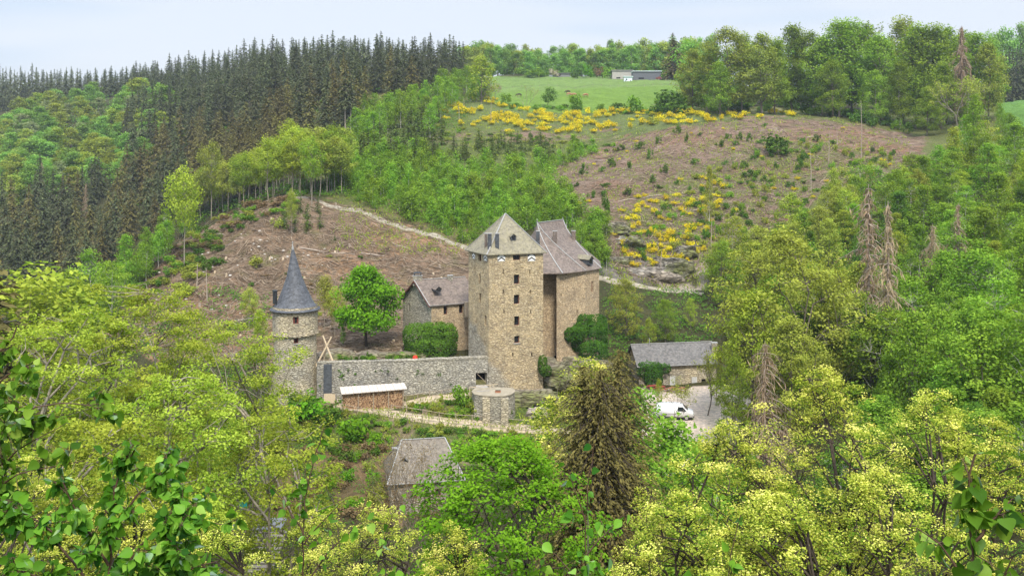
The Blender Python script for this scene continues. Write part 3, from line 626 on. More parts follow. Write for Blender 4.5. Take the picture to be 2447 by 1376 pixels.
# --- low wing on the left
wz0, wz1 = -40.0, -28.2
LA, LB = np.array([(1031 - CX) * 170 / F, 170.0]), np.array([(1125 - CX) * 173.2 / F, 173.2]); LC = np.array([(963 - CX) * 176.6 / F, 176.6]); LB = LA + (LB - LA) * 1.25; LD = LC + (LB - LA)
wing = thing("stone_wing", (*((LA + LD) / 2), wz0), "low stone wing with purple slate roof and grey gable joined to the keep", "house")
gz = -24.75; gm_ = (LA + LC) / 2
fw = face_coords(LA, LB); fg = face_coords(LC, LA)
w1 = [op(fw, 1060, 1069, 728, 752), op(fw, 1097, 1106, 724, 749)]
b, atw = wall_panel(LA, LB, wz0, wz1, w1); b.poly((*LB, wz0), (*LD, wz0), (*LD, wz1), (*LB, wz1)); b.poly((*LD, wz0), (*LC, wz0), (*LC, wz1), (*LD, wz1))
b.build("wall", m_hall, wing)
w2 = [op(fg, 975.5, 979, 724, 742)]
b, atg = wall_panel(LC, LA, wz0, wz1, w2); b.poly((*LC, wz1), (*LA, wz1), (*gm_, gz - .05)); b.build("gable", m_gable, wing); slit_back(wing, atg, w2[0])
for w in w1: window(wing, atw, w, m_red, 0)
vdir = (LB - LA) / np.linalg.norm(LB - LA); gdir = (LC - LA) / np.linalg.norm(LC - LA); ov = vdir * .55; eo = gdir * .35
r = MB(); th = np.array([0, 0, .16]); up = (gz - wz1) / (np.linalg.norm(LC - LA) / 2) * .35
S = lambda p, z: np.array([*p, z])
e0, e1 = S(LA - ov - eo, wz1 - up), S(LB - eo, wz1 - up); r0, r1 = S(gm_ - ov, gz + .12), S(gm_ + (LB - LA), gz + .12); g0, g1 = S(LC - ov + eo, wz1 - up), S(LD + eo, wz1 - up)
for q in ((e0, e1, r1, r0), (r0, r1, g1, g0)):
    q = [x + th for x in q]; n_ = [x - th for x in q]
    r.poly(*q); r.poly(*n_[::-1])
    for i in range(4): r.poly(n_[i], n_[(i + 1) % 4], q[(i + 1) % 4], q[i])
wroof = r.build("roof", m_slateB, wing)
rb = MB(); strip(rb, r0 + th, r1 + th, .22, .07); strip(rb, e0 + th, r0 + th, .16, .07); strip(rb, e0 + th * .9, e1 + th * .9, .12, .06); rb.build("ridge_flashing", m_lead, wroof)
rb = MB(); rb.tube([r0 + np.array([0, 0, -.06]), g0 + np.array([0, 0, -.06])], .10, 5); rb.tube([r0 + np.array([0, 0, -.06]), e0 + np.array([0, 0, -.06])], .08, 5); rb.build("barge_board", m_red, wroof)
q_ = P(998, 672, 173.8); ch = slab_chimney(wroof, (q_[0], q_[1], q_[2] - .8), 1.55, .9, 1.75, m_gable)
cw = MB(); top_ = q_[2] + 1.04
for dx in (-.55, .55): cw.box((q_[0] + dx, q_[1], top_ + .17), (.07, 0, 0), (0, .4, 0), (0, 0, .17))
cw.tube([(q_[0] - .75 + 1.5 * i / 8, q_[1], top_ + .36 + .22 * math.sin(math.pi * i / 8)) for i in range(9)], .09, 5); cw.box((q_[0], q_[1], top_ + .38), (.7, 0, 0), (0, .42, 0), (0, 0, .04)); cw.build("chimney_cowl", m_darkslate, ch)
q_ = P(1076, 668, 175.8); slab_chimney(wroof, (q_[0], q_[1], q_[2] - .6), .9, .7, 1.3, m_gable)
q_ = P(1048, 696, 171.4); dormer(wroof, q_ + np.array([0, -.15, -.05]), 1.0, .5, 1.7, m_darkslate, m_slateB, (0.42, -0.9))
# wooden balcony box beside the keep
bk = MB(); c_ = P(1116, 738, 171.2); bk.box(c_, (.4, .1, 0), (-.1, .4, 0), (0, 0, 1.25)); bk.build("porch", m_oldwood, wing)

# --- round tower
rt = np.array([(705.5 - CX) * 159 / F, 159.0]); rtz0 = -44.0
tower = thing("round_tower", (*rt, rtz0), "slim round stone tower with a flared blue slate cone roof at the wall end", "tower")
def ring_at(rad, z, n=40): th = np.linspace(0, 2 * np.pi, n, endpoint=False); return np.stack([rt[0] + rad * np.cos(th), rt[1] + rad * np.sin(th), np.full(n, z)], -1)
ZT = lambda py: zy(159 - 3.4, py)
n = 48
# vertical cylinder wall with openings: grid over angle and height
def cyl_wall(levels, openings):
    b = MB(); angs = sorted({*np.linspace(-math.pi, math.pi, n + 1).round(6), *[q for o in openings for q in o[:2]]}); zs = sorted({*[l[0] for l in levels], *[q for o in openings for q in o[2:]]})
    rad = lambda z: float(np.interp(z, [l[0] for l in levels], [l[1] for l in levels]))
    at = lambda a, z, k=0.: (rt[0] + (rad(z) - k) * math.sin(a), rt[1] - (rad(z) - k) * math.cos(a), z)
    for i in range(len(angs) - 1):
        for j in range(len(zs) - 1):
            ma, mz = (angs[i] + angs[i + 1]) / 2, (zs[j] + zs[j + 1]) / 2
            if any(o[0] < ma < o[1] and o[2] < mz < o[3] for o in openings): continue
            b.poly(at(angs[i], zs[j]), at(angs[i + 1], zs[j]), at(angs[i + 1], zs[j + 1]), at(angs[i], zs[j + 1]))
    for a, c, e, f in openings:
        q = [(a, e), (c, e), (c, f), (a, f)]
        for k in range(4): b.poly(at(*q[k]), at(*q[k], .45), at(*q[(k + 1) % 4], .45), at(*q[(k + 1) % 4]))
    return b, at
def ca(px, rad): return math.asin(max(-1, min(1, ((px - CX) * (159 - rad) / F - rt[0]) / rad)))
ow1 = [(ca(700, 3.5), ca(713, 3.5), ZT(774), ZT(757))]
b, at1 = cyl_wall([(ZT(804), 3.5), (ZT(747) + .6, 3.52)], ow1)
ow2 = [(ca(701.5, 3.3), ca(712.5, 3.3), ZT(821.5), ZT(808.5)), (ca(707, 3.3), ca(710, 3.3), ZT(866), ZT(850))]
b2, at2 = cyl_wall([(rtz0, 3.62), (ZT(940), 3.5), (ZT(870), 3.36), (ZT(804) + .02, 3.3)], ow2); b.mesh(b2.v, b2.f)
lo, hi = ring_at(3.3, ZT(804)), ring_at(3.5, ZT(804)); k_ = len(lo)
for i in range(k_): b.poly(lo[i], lo[(i + 1) % k_], hi[(i + 1) % k_], hi[i])
b.build("wall", m_round, tower)
lg = MB()   # rough ledge of slates where the tower widens
for i in range(64):
    a_ = 2 * math.pi * i / 64; rr = 3.47 + random.uniform(0, .2); z_ = ZT(804) + random.uniform(-.1, .06); t_ = np.array([-math.sin(a_), math.cos(a_), random.uniform(-.1, .1)])
    lg.box((rt[0] + rr * math.cos(a_), rt[1] + rr * math.sin(a_), z_), t_ * .2, np.array([math.cos(a_), math.sin(a_), 0]) * .15, (0, 0, .06))
lg.build("ledge", m_round, tower)
for at_, w in ((at1, ow1[0]), (at2, ow2[0])): window(tower, at_, w, m_red, 1)
slit_back(tower, at2, ow2[1])
sl = MB(); a0, a1, z_ = ow2[0][0], ow2[0][1], ow2[0][2]; sl.box(np.array(at2((a0 + a1) / 2, z_ - .07, -.03)), (.45, 0, 0), (0, .1, 0), (0, 0, .06)); sl.build("sill", m_lead, tower)
prof = [(75, 1.2), (110, 9), (200, 30), (300, 54), (400, 88), (480, 122), (530, 153), (560, 178.5)]
cs = 1 / 2.993; b = MB(); rings = []
for zz_, hw in prof:
    py_ = 560 + zz_ * cs; rings.append(ring_at(max(.05, hw * cs * 159 / F), zy(159 - (3.9 if zz_ > 540 else 1.5), py_) if zz_ > 300 else zy(159, py_), n) - np.array([.42, 0, 0]) * (1 - (zz_ - 75) / 485) ** 1.5)
for a_, c_ in zip(rings, rings[1:]):
    for i in range(n): b.poly(a_[i], c_[i], c_[(i + 1) % n], a_[(i + 1) % n])
low = rings[-1] - np.array([0, 0, .1])
for i in range(n): b.poly(rings[-1][i], low[i], low[(i + 1) % n], rings[-1][(i + 1) % n])
b.poly(*low[::-1])
croof = b.build("roof", m_slateC, tower, smooth=True)
fb = MB(); tip = rings[0].mean(0); fb.tube([tip - np.array([-.1, 0, 1.7]), tip - np.array([0, 0, .1]), tip + np.array([0, 0, .5])], [.36, .09, .03], 10); fb.tube([tip + np.array([0, 0, .25 + .06 * i]) for i in range(5)], [.02, .12, .15, .12, .02], 8); fb.build("finial", m_lead, croof)
st_ = MB(); q_ = P(657, 726, 157.5); st_.tube([q_, (q_[0], q_[1], zy(157.5, 697))], .34, 10); st_.tube([(q_[0], q_[1], zy(157.5, 697) + .003), (q_[0], q_[1], zy(157.5, 693.5))], .4, 10); st_.build("flue", m_metal, tower)
cb = MB()
for i in range(-9, 10):
    a_ = i * .165; cb.box(np.array([rt[0] + 3.56 * math.sin(a_), rt[1] - 3.56 * math.cos(a_), ZT(752)]), np.array([math.cos(a_), math.sin(a_), 0]) * .09, np.array([math.sin(a_), -math.cos(a_), 0]) * .14, (0, 0, .1))
cb.build("rafter_ends", m_oldwood, croof)

# --- curtain wall with gate
CA, CB = np.array([(757 - CX) * 157 / F, 157.0]), np.array([(1167 - CX) * 160.2 / F, 160.2]); cz0, cz1 = -45.0, -35.25
cw_ = thing("curtain_wall", (*((CA + CB) / 2), cz0), "long grey rubble curtain wall between the round tower and the keep", "wall")
fc = face_coords(CA, CB); gate = op(fc, 1137, 1164, 890, 921)
b, atc = wall_panel(CA, CB, cz0, cz1, [gate], 1.1)
cd = (CB - CA) / np.linalg.norm(CB - CA); cn = np.array([-cd[1], cd[0]]) * 1.2; LW = np.linalg.norm(CB - CA)
b.poly((*CA, cz1), (*CB, cz1), (*(CB + cn), cz1), (*(CA + cn), cz1)); b.poly((*(CB + cn), cz0), (*(CA + cn), cz0), (*(CA + cn), cz1), (*(CB + cn), cz1))
b.build("wall", m_grey, cw_)
cp = MB()
s_ = 0.0
while s_ < LW - .1:
    l_ = min(random.uniform(.45, .9), LW - s_); m_ = CA + cd * (s_ + l_ / 2) + cn * .5; rise = .14 + .55 * max(0, (s_ / LW - .55)) + random.uniform(-.04, .05)
    cp.box((*m_, cz1 + rise / 2 + .003), (*(cd * (l_ / 2 - .01)), 0), (*(cn * .54), 0), (0, 0, rise / 2)); s_ += l_
cp.build("coping", m_gable, cw_)
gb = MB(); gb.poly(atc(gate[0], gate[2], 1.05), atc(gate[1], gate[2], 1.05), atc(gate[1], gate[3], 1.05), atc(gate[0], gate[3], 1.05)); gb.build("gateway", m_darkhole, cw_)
gd = MB(); gd.tube([atc(gate[0] + .15, gate[3] - .1, .2), atc(gate[1] - .1, gate[2] + .35, .3)], .045, 5); gd.build("chain", m_oldwood, cw_)
s0_ = fc(773.5, 900)[0]; s1_ = fc(793, 900)[0]
bu = MB(); za_, zb_ = fc(780, 938)[1], fc(780, 870)[1]
bu.mesh([atc(s0_, za_, -.5), atc(s1_, za_, -.5), atc(s1_, zb_, -.35), atc(s0_, zb_, -.35), atc(s0_, za_, .02), atc(s1_, za_, .02), atc(s1_, zb_, .02), atc(s0_, zb_, .02)], [(0, 1, 2, 3), (0, 4, 5, 1), (1, 5, 6, 2), (2, 6, 7, 3), (3, 7, 4, 0)])
bu.build("slate_cladding", m_darkslate, cw_)
# grassy rampart tufts rooted in the wall are made with the plants below

# --- board fence panel below the cladding
bp = thing("board_panel", (*atc(s0_, -43, -1.0),), "pale vertical board panel under the dark slate strip", "board panel")
for i in range(7):
    x0 = fc(775, 950)[0] + i * .25; q = MB(); zt = fc(787, 937 + (1.5 if i > 4 else 0))[1]
    q.mesh([atc(x0, -43.2, -.8), atc(x0 + .235, -43.2, -.8), atc(x0 + .235, zt, -.8), atc(x0, zt, -.8), atc(x0, -43.2, -.74), atc(x0 + .235, -43.2, -.74), atc(x0 + .235, zt, -.74), atc(x0, zt, -.74)], [(0, 1, 2, 3), (7, 6, 5, 4), (0, 4, 5, 1), (1, 5, 6, 2), (2, 6, 7, 3), (3, 7, 4, 0)])
    q.build("board", m_newwood, bp)

# --- firewood shelter
ws = thing("woodshed", P(890, 968, 154.6), "open lean-to shelter with bleached plank roof against the grey wall", "shelter")
Yw = 154.3
A_, B_, D_, C_ = P(811.5, 925, Yw + 1.3), P(966, 915, Yw + 2.4), P(816, 942, Yw - .9), P(973, 929, Yw + .1)
nb = 16; r = MB()
for i in range(nb):
    t0_, t1_ = i / nb + .002, (i + 1) / nb - .002; dz = np.array([0, 0, .05 + .02 * (i % 2)])
    q = [A_ + (B_ - A_) * t0_, A_ + (B_ - A_) * t1_, D_ + (C_ - D_) * t1_, D_ + (C_ - D_) * t0_]
    r.mesh([x + dz for x in q] + [x - np.array([0, 0, .05]) for x in q], [(3, 2, 1, 0), (4, 5, 6, 7), (0, 1, 5, 4), (1, 2, 6, 5), (2, 3, 7, 6), (3, 0, 4, 7)])
r.build("roof", m_plank, ws)
for px_ in (818, 857, 893, 929, 964):
    f_ = (px_ - 816) / 157; top_ = D_ + (C_ - D_) * np.clip(f_, .01, .97) + (A_ - D_) * .12; q = MB(); q.tube([top_ - np.array([0, 0, .06]), (top_[0], top_[1], H1(top_[0], top_[1]) - .3)], .07, 5); q.build("post", m_oldwood, ws)
m_log, t, o = nodes_of("split_firewood")
v_ = attr(t, 'v').outputs['Fac']; principled(t, o, ramp(t, v_, [(0, (0.19, 0.105, 0.06)), (.5, (0.42, 0.26, 0.145)), (1, (0.56, 0.38, 0.22))]), 0.9)
lv, lf3, lvv = [], [], []; nn = 0
for s_ in np.arange(0.35, 10.1, .17):
    base = D_ + (C_ - D_) * (s_ / 10.5) + (A_ - D_) * .40; zg = H1(base[0], base[1]) - .1; ztop = base[2] - .45 - .28 * math.sin(s_ * .9 + 1) * .4; z_ = zg
    while z_ < ztop:
        rr = random.uniform(.065, .105); c_ = np.array([base[0] + random.uniform(-.05, .05), base[1] + random.uniform(-.06, .06), z_]); kk = random.choice((4, 5, 6)); a0 = random.random() * 6
        ri = [(c_[0] + rr * math.cos(a0 + 6.283 * i / kk), c_[2] + rr * math.sin(a0 + 6.283 * i / kk)) for i in range(kk)]
        vs = [(x, c_[1] - .35, z) for x, z in ri] + [(x, c_[1] + .5, z) for x, z in ri]
        lv.append((vs, [tuple(range(kk))] + [(i, i + kk, (i + 1) % kk + kk, (i + 1) % kk) for i in range(kk)], random.random())); z_ += .165
b = MB(); vals = []
for vs, fs, val in lv: b.mesh(vs, fs); vals += [val] * len(vs)
me = bpy.data.meshes.new("firewood"); me.from_pydata(b.v, [], b.f); me.materials.append(m_log); at_ = me.attributes.new("v", 'FLOAT', 'POINT'); at_.data.foreach_set("value", np.array(vals, np.float32))
tag(link("firewood_stack", me), "long stack of split orange brown firewood under the plank roof", "firewood")

# --- round stone terrace below the gate
tz1 = zy(152.2, 941); tp = [P(x, 940, y)[:2] for x, y in ((1128, 153.8), (1134, 152.2), (1153, 151.4), (1180, 151.0), (1204, 151.1), (1222, 152.2), (1230, 153.8), (1226, 155.6), (1180, 156.4), (1137, 156.0))]
terr = thing("stone_terrace", (*np.mean(tp, 0), -45), "low round stone terrace wall with a flat paved top below the gate", "terrace")
b = MB(); tctr = np.mean(tp, 0); b.prism([p + (p - tctr) * .06 for p in tp], -46, tz1 - .12, tp); b.build("wall", m_gable, terr)
b = MB(); b.prism([p + (p - tctr) * .03 for p in tp], tz1 - .118, tz1 + .02); b.build("paving", flat_mat("pale_paving", (0.31, 0.27, 0.20), .9, .2, 1.5), terr)
for x_, y_ in ((1162, 151.2), (1206, 151.2)):
    pil = MB(); q_ = P(x_, 945, y_); pil.box((q_[0], q_[1] - .15, -43), (.55, 0, 0), (0, .35, 0), (0, 0, tz1 - .3 + 43)); pil.build("buttress", m_round, terr)
b = MB(); hr0, hr1 = P(1121, 926, 152.5), P(1190, 917, 156.5)
b.tube([hr0, (hr0 + hr1) / 2, hr1], .055, 5); b.build("handrail", m_newwood, terr)
for f_ in (.02, .72, .85):
    q_ = hr0 + (hr1 - hr0) * f_; b = MB(); b.tube([q_ - np.array([0, 0, .05]), (q_[0], q_[1], tz1 - .3)], .05, 5); b.build("handrail_post", m_newwood, terr)
rp = MB(); g0_, g1_ = np.array(atc(gate[0], gate[2] + .02, -.05)), np.array(atc(gate[1], gate[2] + .02, -.05)); rp.mesh([g0_, g1_, (*P(1170, 940, 154)[:2], tz1 + .06), (*P(1139, 940, 153.5)[:2], tz1 + .06)], [(0, 1, 2, 3)])
rp.mesh([g0_ - np.array([0, 0, .3]), g1_ - np.array([0, 0, .3]), (*P(1170, 940, 154)[:2], tz1 - .2), (*P(1139, 940, 153.5)[:2], tz1 - .2)], [(3, 2, 1, 0)]); rp.build("ramp", flat_mat("worn_grey_stone", (0.36, 0.35, 0.34), .9, .2, 2), terr)
bx_ = thing("planter_box", (*P(1190, 940, 153)[:2], tz1), "small terracotta planter box standing on the paved terrace", "planter")
b = MB(); q_ = P(1190, 936, 153); b.prism([(q_[0] - .38, 152.8), (q_[0] + .38, 152.8), (q_[0] + .38, 153.2), (q_[0] - .38, 153.2)], tz1 + .02, tz1 + .3, [(q_[0] - .44, 152.75), (q_[0] + .44, 152.75), (q_[0] + .44, 153.25), (q_[0] - .44, 153.25)]); b.build("box", flat_mat("terracotta", (0.36, 0.16, 0.09), .8, .2, 5), bx_)
b = MB(); b.prism([(q_[0] - .40, 152.79), (q_[0] + .40, 152.79), (q_[0] + .40, 153.21), (q_[0] - .40, 153.21)], tz1 + .303, tz1 + .36); b.build("soil", flat_mat("dark_soil", (0.06, 0.045, 0.03), 1, .3, 6), bx_)

# ------------------------------------------------------------------ other buildings and things
def gable_house(root, p0, p1, depth, z0, z1, rise, wall_mat, roof_mat, front_open, over=.35, hip=0.0, side_open=None, win_kw=None, open_style=None):
    """rectangular house: front wall from p0 to p1 (outside towards the camera), ridge along the front"""
    p0, p1 = np.array(p0, float), np.array(p1, float); L = np.linalg.norm(p1 - p0); d = (p1 - p0) / L; nn_ = np.array([-d[1], d[0]]) * depth
    b, at_ = wall_panel(p0, p1, z0, z1, front_open, .35); q0, q1 = p0 + nn_, p1 + nn_
    for a_, c_ in ((p1, q1), (q1, q0), (q0, p0)): b.poly((*a_, z0), (*c_, z0), (*c_, z1), (*a_, z1))
    rz_ = z1 + rise
    m0, m1 = p0 + nn_ / 2 + d * hip, p1 + nn_ / 2 - d * hip
    if hip == 0:
        b.poly((*p0, z1), (*(p0 + nn_ / 2), rz_ - .1), (*q0, z1)); b.poly((*p1, z1), (*q1, z1), (*(p1 + nn_ / 2), rz_ - .1))
    b.build("wall", wall_mat, root)
    s_ = rise / (depth / 2) * over; o_ = nn_ / depth * over; dd_ = d * (over if hip == 0 else over); S3 = lambda p, z: np.array([p[0], p[1], z]); th_ = np.array([0, 0, .14]); r = MB()
    a0, a1, c0_, c1_ = S3(p0 - o_ - dd_, z1 - s_), S3(p1 - o_ + dd_, z1 - s_), S3(q0 + o_ - dd_, z1 - s_), S3(q1 + o_ + dd_, z1 - s_)
    e0, e1 = S3(m0 - (dd_ if hip == 0 else 0), rz_), S3(m1 + (dd_ if hip == 0 else 0), rz_)
    fl = [(a0, a1, e1, e0), (e0, e1, c1_, c0_)] + ([(c0_, a0, e0), (a1, c1_, e1)] if hip else [])
    for q in fl:
        t2 = [x + th_ for x in q]; r.poly(*t2); r.poly(*[x for x in q[::-1]])
        for i in range(len(q)): r.poly(q[i], q[(i + 1) % len(q)], t2[(i + 1) % len(q)], t2[i])
    ro = r.build("roof", roof_mat, root); rb = MB(); strip(rb, e0 + th_, e1 + th_, .2, .07)
    if hip:
        for x, y in ((a0, e0), (a1, e1), (c0_, e0)): strip(rb, x + th_, y + th_, .16, .06)
    strip(rb, a0 + th_ * .8, a1 + th_ * .8, .13, .07); rb.build("ridge_flashing", m_lead, ro)
    return at_, ro, (e0, e1, a0, a1)

# grey stone house low on the bank
h0, h1 = P(934, 1200, 124.0)[:2], P(1102, 1200, 125.6)[:2]; hz_1 = zy(124.5, 1148) + .1
lh = thing("stone_house", (*((h0 + h1) / 2), -47), "old grey stone house with a mossy hipped slate roof low on the bank", "house")
fh = face_coords(h0, h1); wl_ = [op(fh, 988, 999, 1170, 1190), op(fh, 1040, 1054, 1167, 1186), op(fh, 1085, 1097, 1166, 1185)]
ath, ro, (e0, e1, a0, a1) = gable_house(lh, h0, h1, 8.0, -50, hz_1, zy(128.5, 1052) - hz_1, stone_mat("pale_grey_rubble", [(0.52, 0.48, 0.40), (0.42, 0.39, 0.32), (0.62, 0.57, 0.48), (0.33, 0.30, 0.25)], (0.17, 0.15, 0.12), 1.3), slate_mat('mossy_brown_slate', (0.155, 0.13, 0.105), (0.25, 0.215, 0.15), 0.7, 0.42), wl_, .45, 1.6)
for w in wl_: window(lh, ath, w, m_red, 1)
q_ = P(966, 1108, 126.2); dormer(ro, q_ + np.array([0, -.1, -.1]), .8, .6, 1.3, m_darkslate, m_slateD, (0, -1)); q_ = P(1064, 1106, 127.6); dormer(ro, q_ + np.array([0, -.1, -.1]), .8, .6, 1.3, m_darkslate, m_slateD, (0, -1))
slab_chimney(ro, (*P(946, 1080, 128.2)[:2], zy(128.2, 1086) - 1.2), .9, .7, 2.0, m_grey)

# long outbuilding at the gravel yard
h0, h1 = P(1527, 930, 178)[:2], P(1712, 930, 180.5)[:2]; ob_z1 = zy(178, 873) + .1
ob = thing("outbuilding", (*((h0 + h1) / 2), -44.5), "long low stone outbuilding with a grey slate roof at the gravel yard", "house")
fo = face_coords(h0, h1); wo1 = [op(fo, 1601, 1614, 898, 921), op(fo, 1653, 1666, 900, 922), op(fo, 1676, 1687, 905, 932)]
ato, ro, (e0, e1, a0, a1) = gable_house(ob, h0, h1, 7.0, -45.2, ob_z1, zy(181.6, 824) - ob_z1, m_round, m_slateD, wo1, .5)
for i, w in enumerate(wo1[:2]):
    wn = window(ob, ato, w, m_white, 0); bb = MB()
    for k in range(5):
        x_ = w[0] + (w[1] - w[0]) * (k + .5) / 5; ww_ = (w[1] - w[0]) * .055
        bb.mesh([ato(x_ - ww_, w[2], -.02), ato(x_ + ww_, w[2], -.02), ato(x_ + ww_, w[3], -.02), ato(x_ - ww_, w[3], -.02), ato(x_ - ww_, w[2], .06), ato(x_ + ww_, w[2], .06), ato(x_ + ww_, w[3], .06), ato(x_ - ww_, w[3], .06)], [(0, 1, 2, 3), (7, 6, 5, 4), (0, 4, 5, 1), (1, 5, 6, 2), (2, 6, 7, 3), (3, 7, 4, 0)])
    bb.build("white_bars", m_white, wn)
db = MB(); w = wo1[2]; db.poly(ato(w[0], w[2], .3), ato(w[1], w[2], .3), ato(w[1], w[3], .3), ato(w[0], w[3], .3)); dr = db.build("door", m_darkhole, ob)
for (x0, x1) in ((1680, 1690), (1547, 1556)):
    o_ = op(fo, x0, x1, 914, 932); chevron(ob, ato, o_[0], o_[1], (o_[2] + o_[3]) / 2 + .02, o_[3]); chevron(ob, ato, o_[0], o_[1], o_[2], (o_[2] + o_[3]) / 2)
b = MB(); q_ = P(1552, 826, 181.5); b.tube([q_ - np.array([0, 0, .4]), q_ + np.array([0, 0, 1.35])], .06, 6); b.build("flue", m_lead, ro)
slab_chimney(ro, (*P(1707, 820, 182.2)[:2], zy(182.2, 832) - 1), 1.0, .8, 2.0, m_round)
# white van in the yard
van_c = hit(1612, 1000); m_vanp = flat_mat("white_car_paint", (0.74, 0.75, 0.76), .3, .03, 2, .5); m_tyre = flat_mat("tyre_rubber", (0.02, 0.02, 0.02), .8, .2, 6); m_rim = flat_mat("alloy", (0.5, 0.5, 0.5), .35, .1, 4, .5, .7); m_vglass = flat_mat("tinted_glass", (0.02, 0.025, 0.03), .08, .1, 2, .6)
van = thing("van", van_c + [0, 0, .05], "white panel van parked in the gravel yard", "van"); van.rotation_euler = (0, 0, R(-6)); van.scale = (1.12, 1.12, 1.12)
Lv = [(-2.6, .42), (2.45, .40), (2.62, .55), (2.64, .95), (2.45, 1.18), (1.75, 1.35), (1.12, 1.98), (.6, 2.12), (-2.2, 2.12), (-2.5, 2.0), (-2.62, .9)]
def vtx(p, y): x, z = p; k = 1 - .10 * max(0, (z - 1.0) / 1.1); return (x, y * k, z)
b = MB(); k_ = len(Lv); ins = [(p[0] * .99, p[1]) for p in Lv]
vs = [vtx(p, -.95) for p in Lv] + [vtx(p, -.86) if 0 else vtx(p, .95) for p in Lv]
b.mesh(vs, [tuple(range(k_))[::-1], tuple(range(k_, 2 * k_))] + [(i, (i + 1) % k_, k_ + (i + 1) % k_, k_ + i) for i in range(k_)])
body = b.build("body", m_vanp); body.parent = van
bm = bmesh.new(); bm.from_mesh(body.data); bmesh.ops.bevel(bm, geom=[e for e in bm.edges], offset=.07, segments=2, affect='EDGES'); bm.to_mesh(body.data); bm.free(); body.data.shade_smooth()
def loc_part(name, mb, mat, par=van, smooth=False):
    o = mb.build(name, mat, None, smooth); o.parent = par; return o
for s in (-1, 1):
    b = MB(); b.poly(*[vtx(p, s * .962) for p in ((.35, 1.25), (1.62, 1.28), (1.08, 1.86), (.4, 1.86))]); loc_part("side_window", b, m_vglass)
    for x in (-1.65, 1.6):
        b = MB(); b.tube([(x, s * .72, .35), (x, s * .97, .35)], .35, 18); w = loc_part("wheel", b, m_tyre); b = MB(); b.tube([(x, s * .972, .35), (x, s * .985, .35)], .22, 14); loc_part("rim", b, m_rim, w)
    b = MB(); b.box((2.5, s * .68, .92), (.15, 0, 0), (0, .2, 0), (0, 0, .11)); loc_part("headlight", b, m_rim)
    b = MB(); b.box((1.25, s * 1.08, 1.3), (.06, 0, 0), (0, .1, 0), (0, 0, .12)); loc_part("mirror", b, m_black)
    b = MB(); b.poly(*[(x, s * .968, z) for x, z in ((-1.9, .86), (.3, .86), (.3, .90), (-1.9, .90))]); loc_part("side_trim", b, m_black)
b = MB(); b.poly((1.80, -.78, 1.40), (1.80, .78, 1.40), (1.17, .72, 1.97), (1.17, -.72, 1.97)); ws_ = loc_part("windscreen", b, m_vglass)
for v in ws_.data.vertices: v.co.x += .03; v.co.z += .03
b = MB(); b.box((2.62, 0, .52), (.06, 0, 0), (0, .85, 0), (0, 0, .14)); loc_part("bumper", b, m_black)
b = MB(); b.box((0, 0, .36), (2.4, 0, 0), (0, .93, 0), (0, 0, .08)); loc_part("sill_panel", b, m_black)
# red picnic tables in front of the outbuilding
for i, (px, py, lb) in enumerate(((1559, 931, 'red wooden picnic table closest to the ivy corner'), (1578, 934, 'red wooden picnic table second from the ivy corner'), (1604, 936, 'brown red picnic table under the first striped window'), (1628, 937, 'brown red picnic table between the two striped windows'))):
    q = hit(px, py); t_ = thing("picnic_table", q, lb, "table", "picnic tables at the outbuilding"); t_.rotation_euler = (0, 0, .35 + .2 * i)
    mt = flat_mat("red_stained_wood_%d" % i, (0.28, 0.055, 0.04) if i < 2 else (0.24, 0.10, 0.06), .7, .2, 4)
    for nm_, bxs in (("table_top", [((0, -.3 + .2 * k, .74), (.9, 0, 0), (0, .09, 0), (0, 0, .02)) for k in range(4)]), ("bench", [((0, -.72, .45), (.9, 0, 0), (0, .14, 0), (0, 0, .02))]), ("bench", [((0, .72, .45), (.9, 0, 0), (0, .14, 0), (0, 0, .02))]), ("frame", [((s * .65, 0, .40), (.03, 0, 0), (0, .75, 0), (0, 0, .04)) for s in (-1, 1)] + [((s * .65, u * .42, .36), (.03, 0, 0), (0, .045, 0), (0, -u * .16, .36)) for s in (-1, 1) for u in (-1, 1)])):
        b = MB()
        for q_ in bxs: b.box(*q_)
        loc_part(nm_, b, mt, t_)
# poles, red thing, rocks and old walls in the courtyard
tp_ = thing("pole_tripod", P(783, 866, 158.8), "three crossed pale timber poles standing behind the curtain wall", "poles")
for a_, c_ in ((P(771, 801, 159.2), P(800, 868, 158.6)), (P(792, 805, 159.0), P(755, 868, 158.7)), (P(780, 826, 159.2), P(770, 870, 160.0))):
    b = MB(); b.tube([c_ - np.array([0, 0, .5]), a_], [.16, .13], 7); loc_part_ = b.build("pole", m_newwood, tp_)
q = P(992, 860, 164.5); gz_ = H1(*q[:2]); rd = thing("red_barrel", (q[0], q[1], gz_), "bright red barrel standing at the foot of the ivy in the courtyard", "barrel"); mt = flat_mat("bright_red_plastic", (0.62, 0.055, 0.03), .5, .1, 3)
b = MB(); b.tube([(0, 0, 0), (0, 0, .25), (0, 0, .55), (0, 0, .95), (0, 0, 1.0)], [.36, .42, .44, .38, .34], 14); loc_part("barrel_body", b, mt, rd); b = MB(); b.tube([(0, 0, .98), (0, 0, 1.06)], .3, 12); loc_part("lid", b, mt, rd)
for k in range(2):
    b = MB(); b.tube([(0, 0, .32 + .3 * k), (0, 0, .36 + .3 * k)], .45, 14); loc_part("hoop", b, mt, rd)
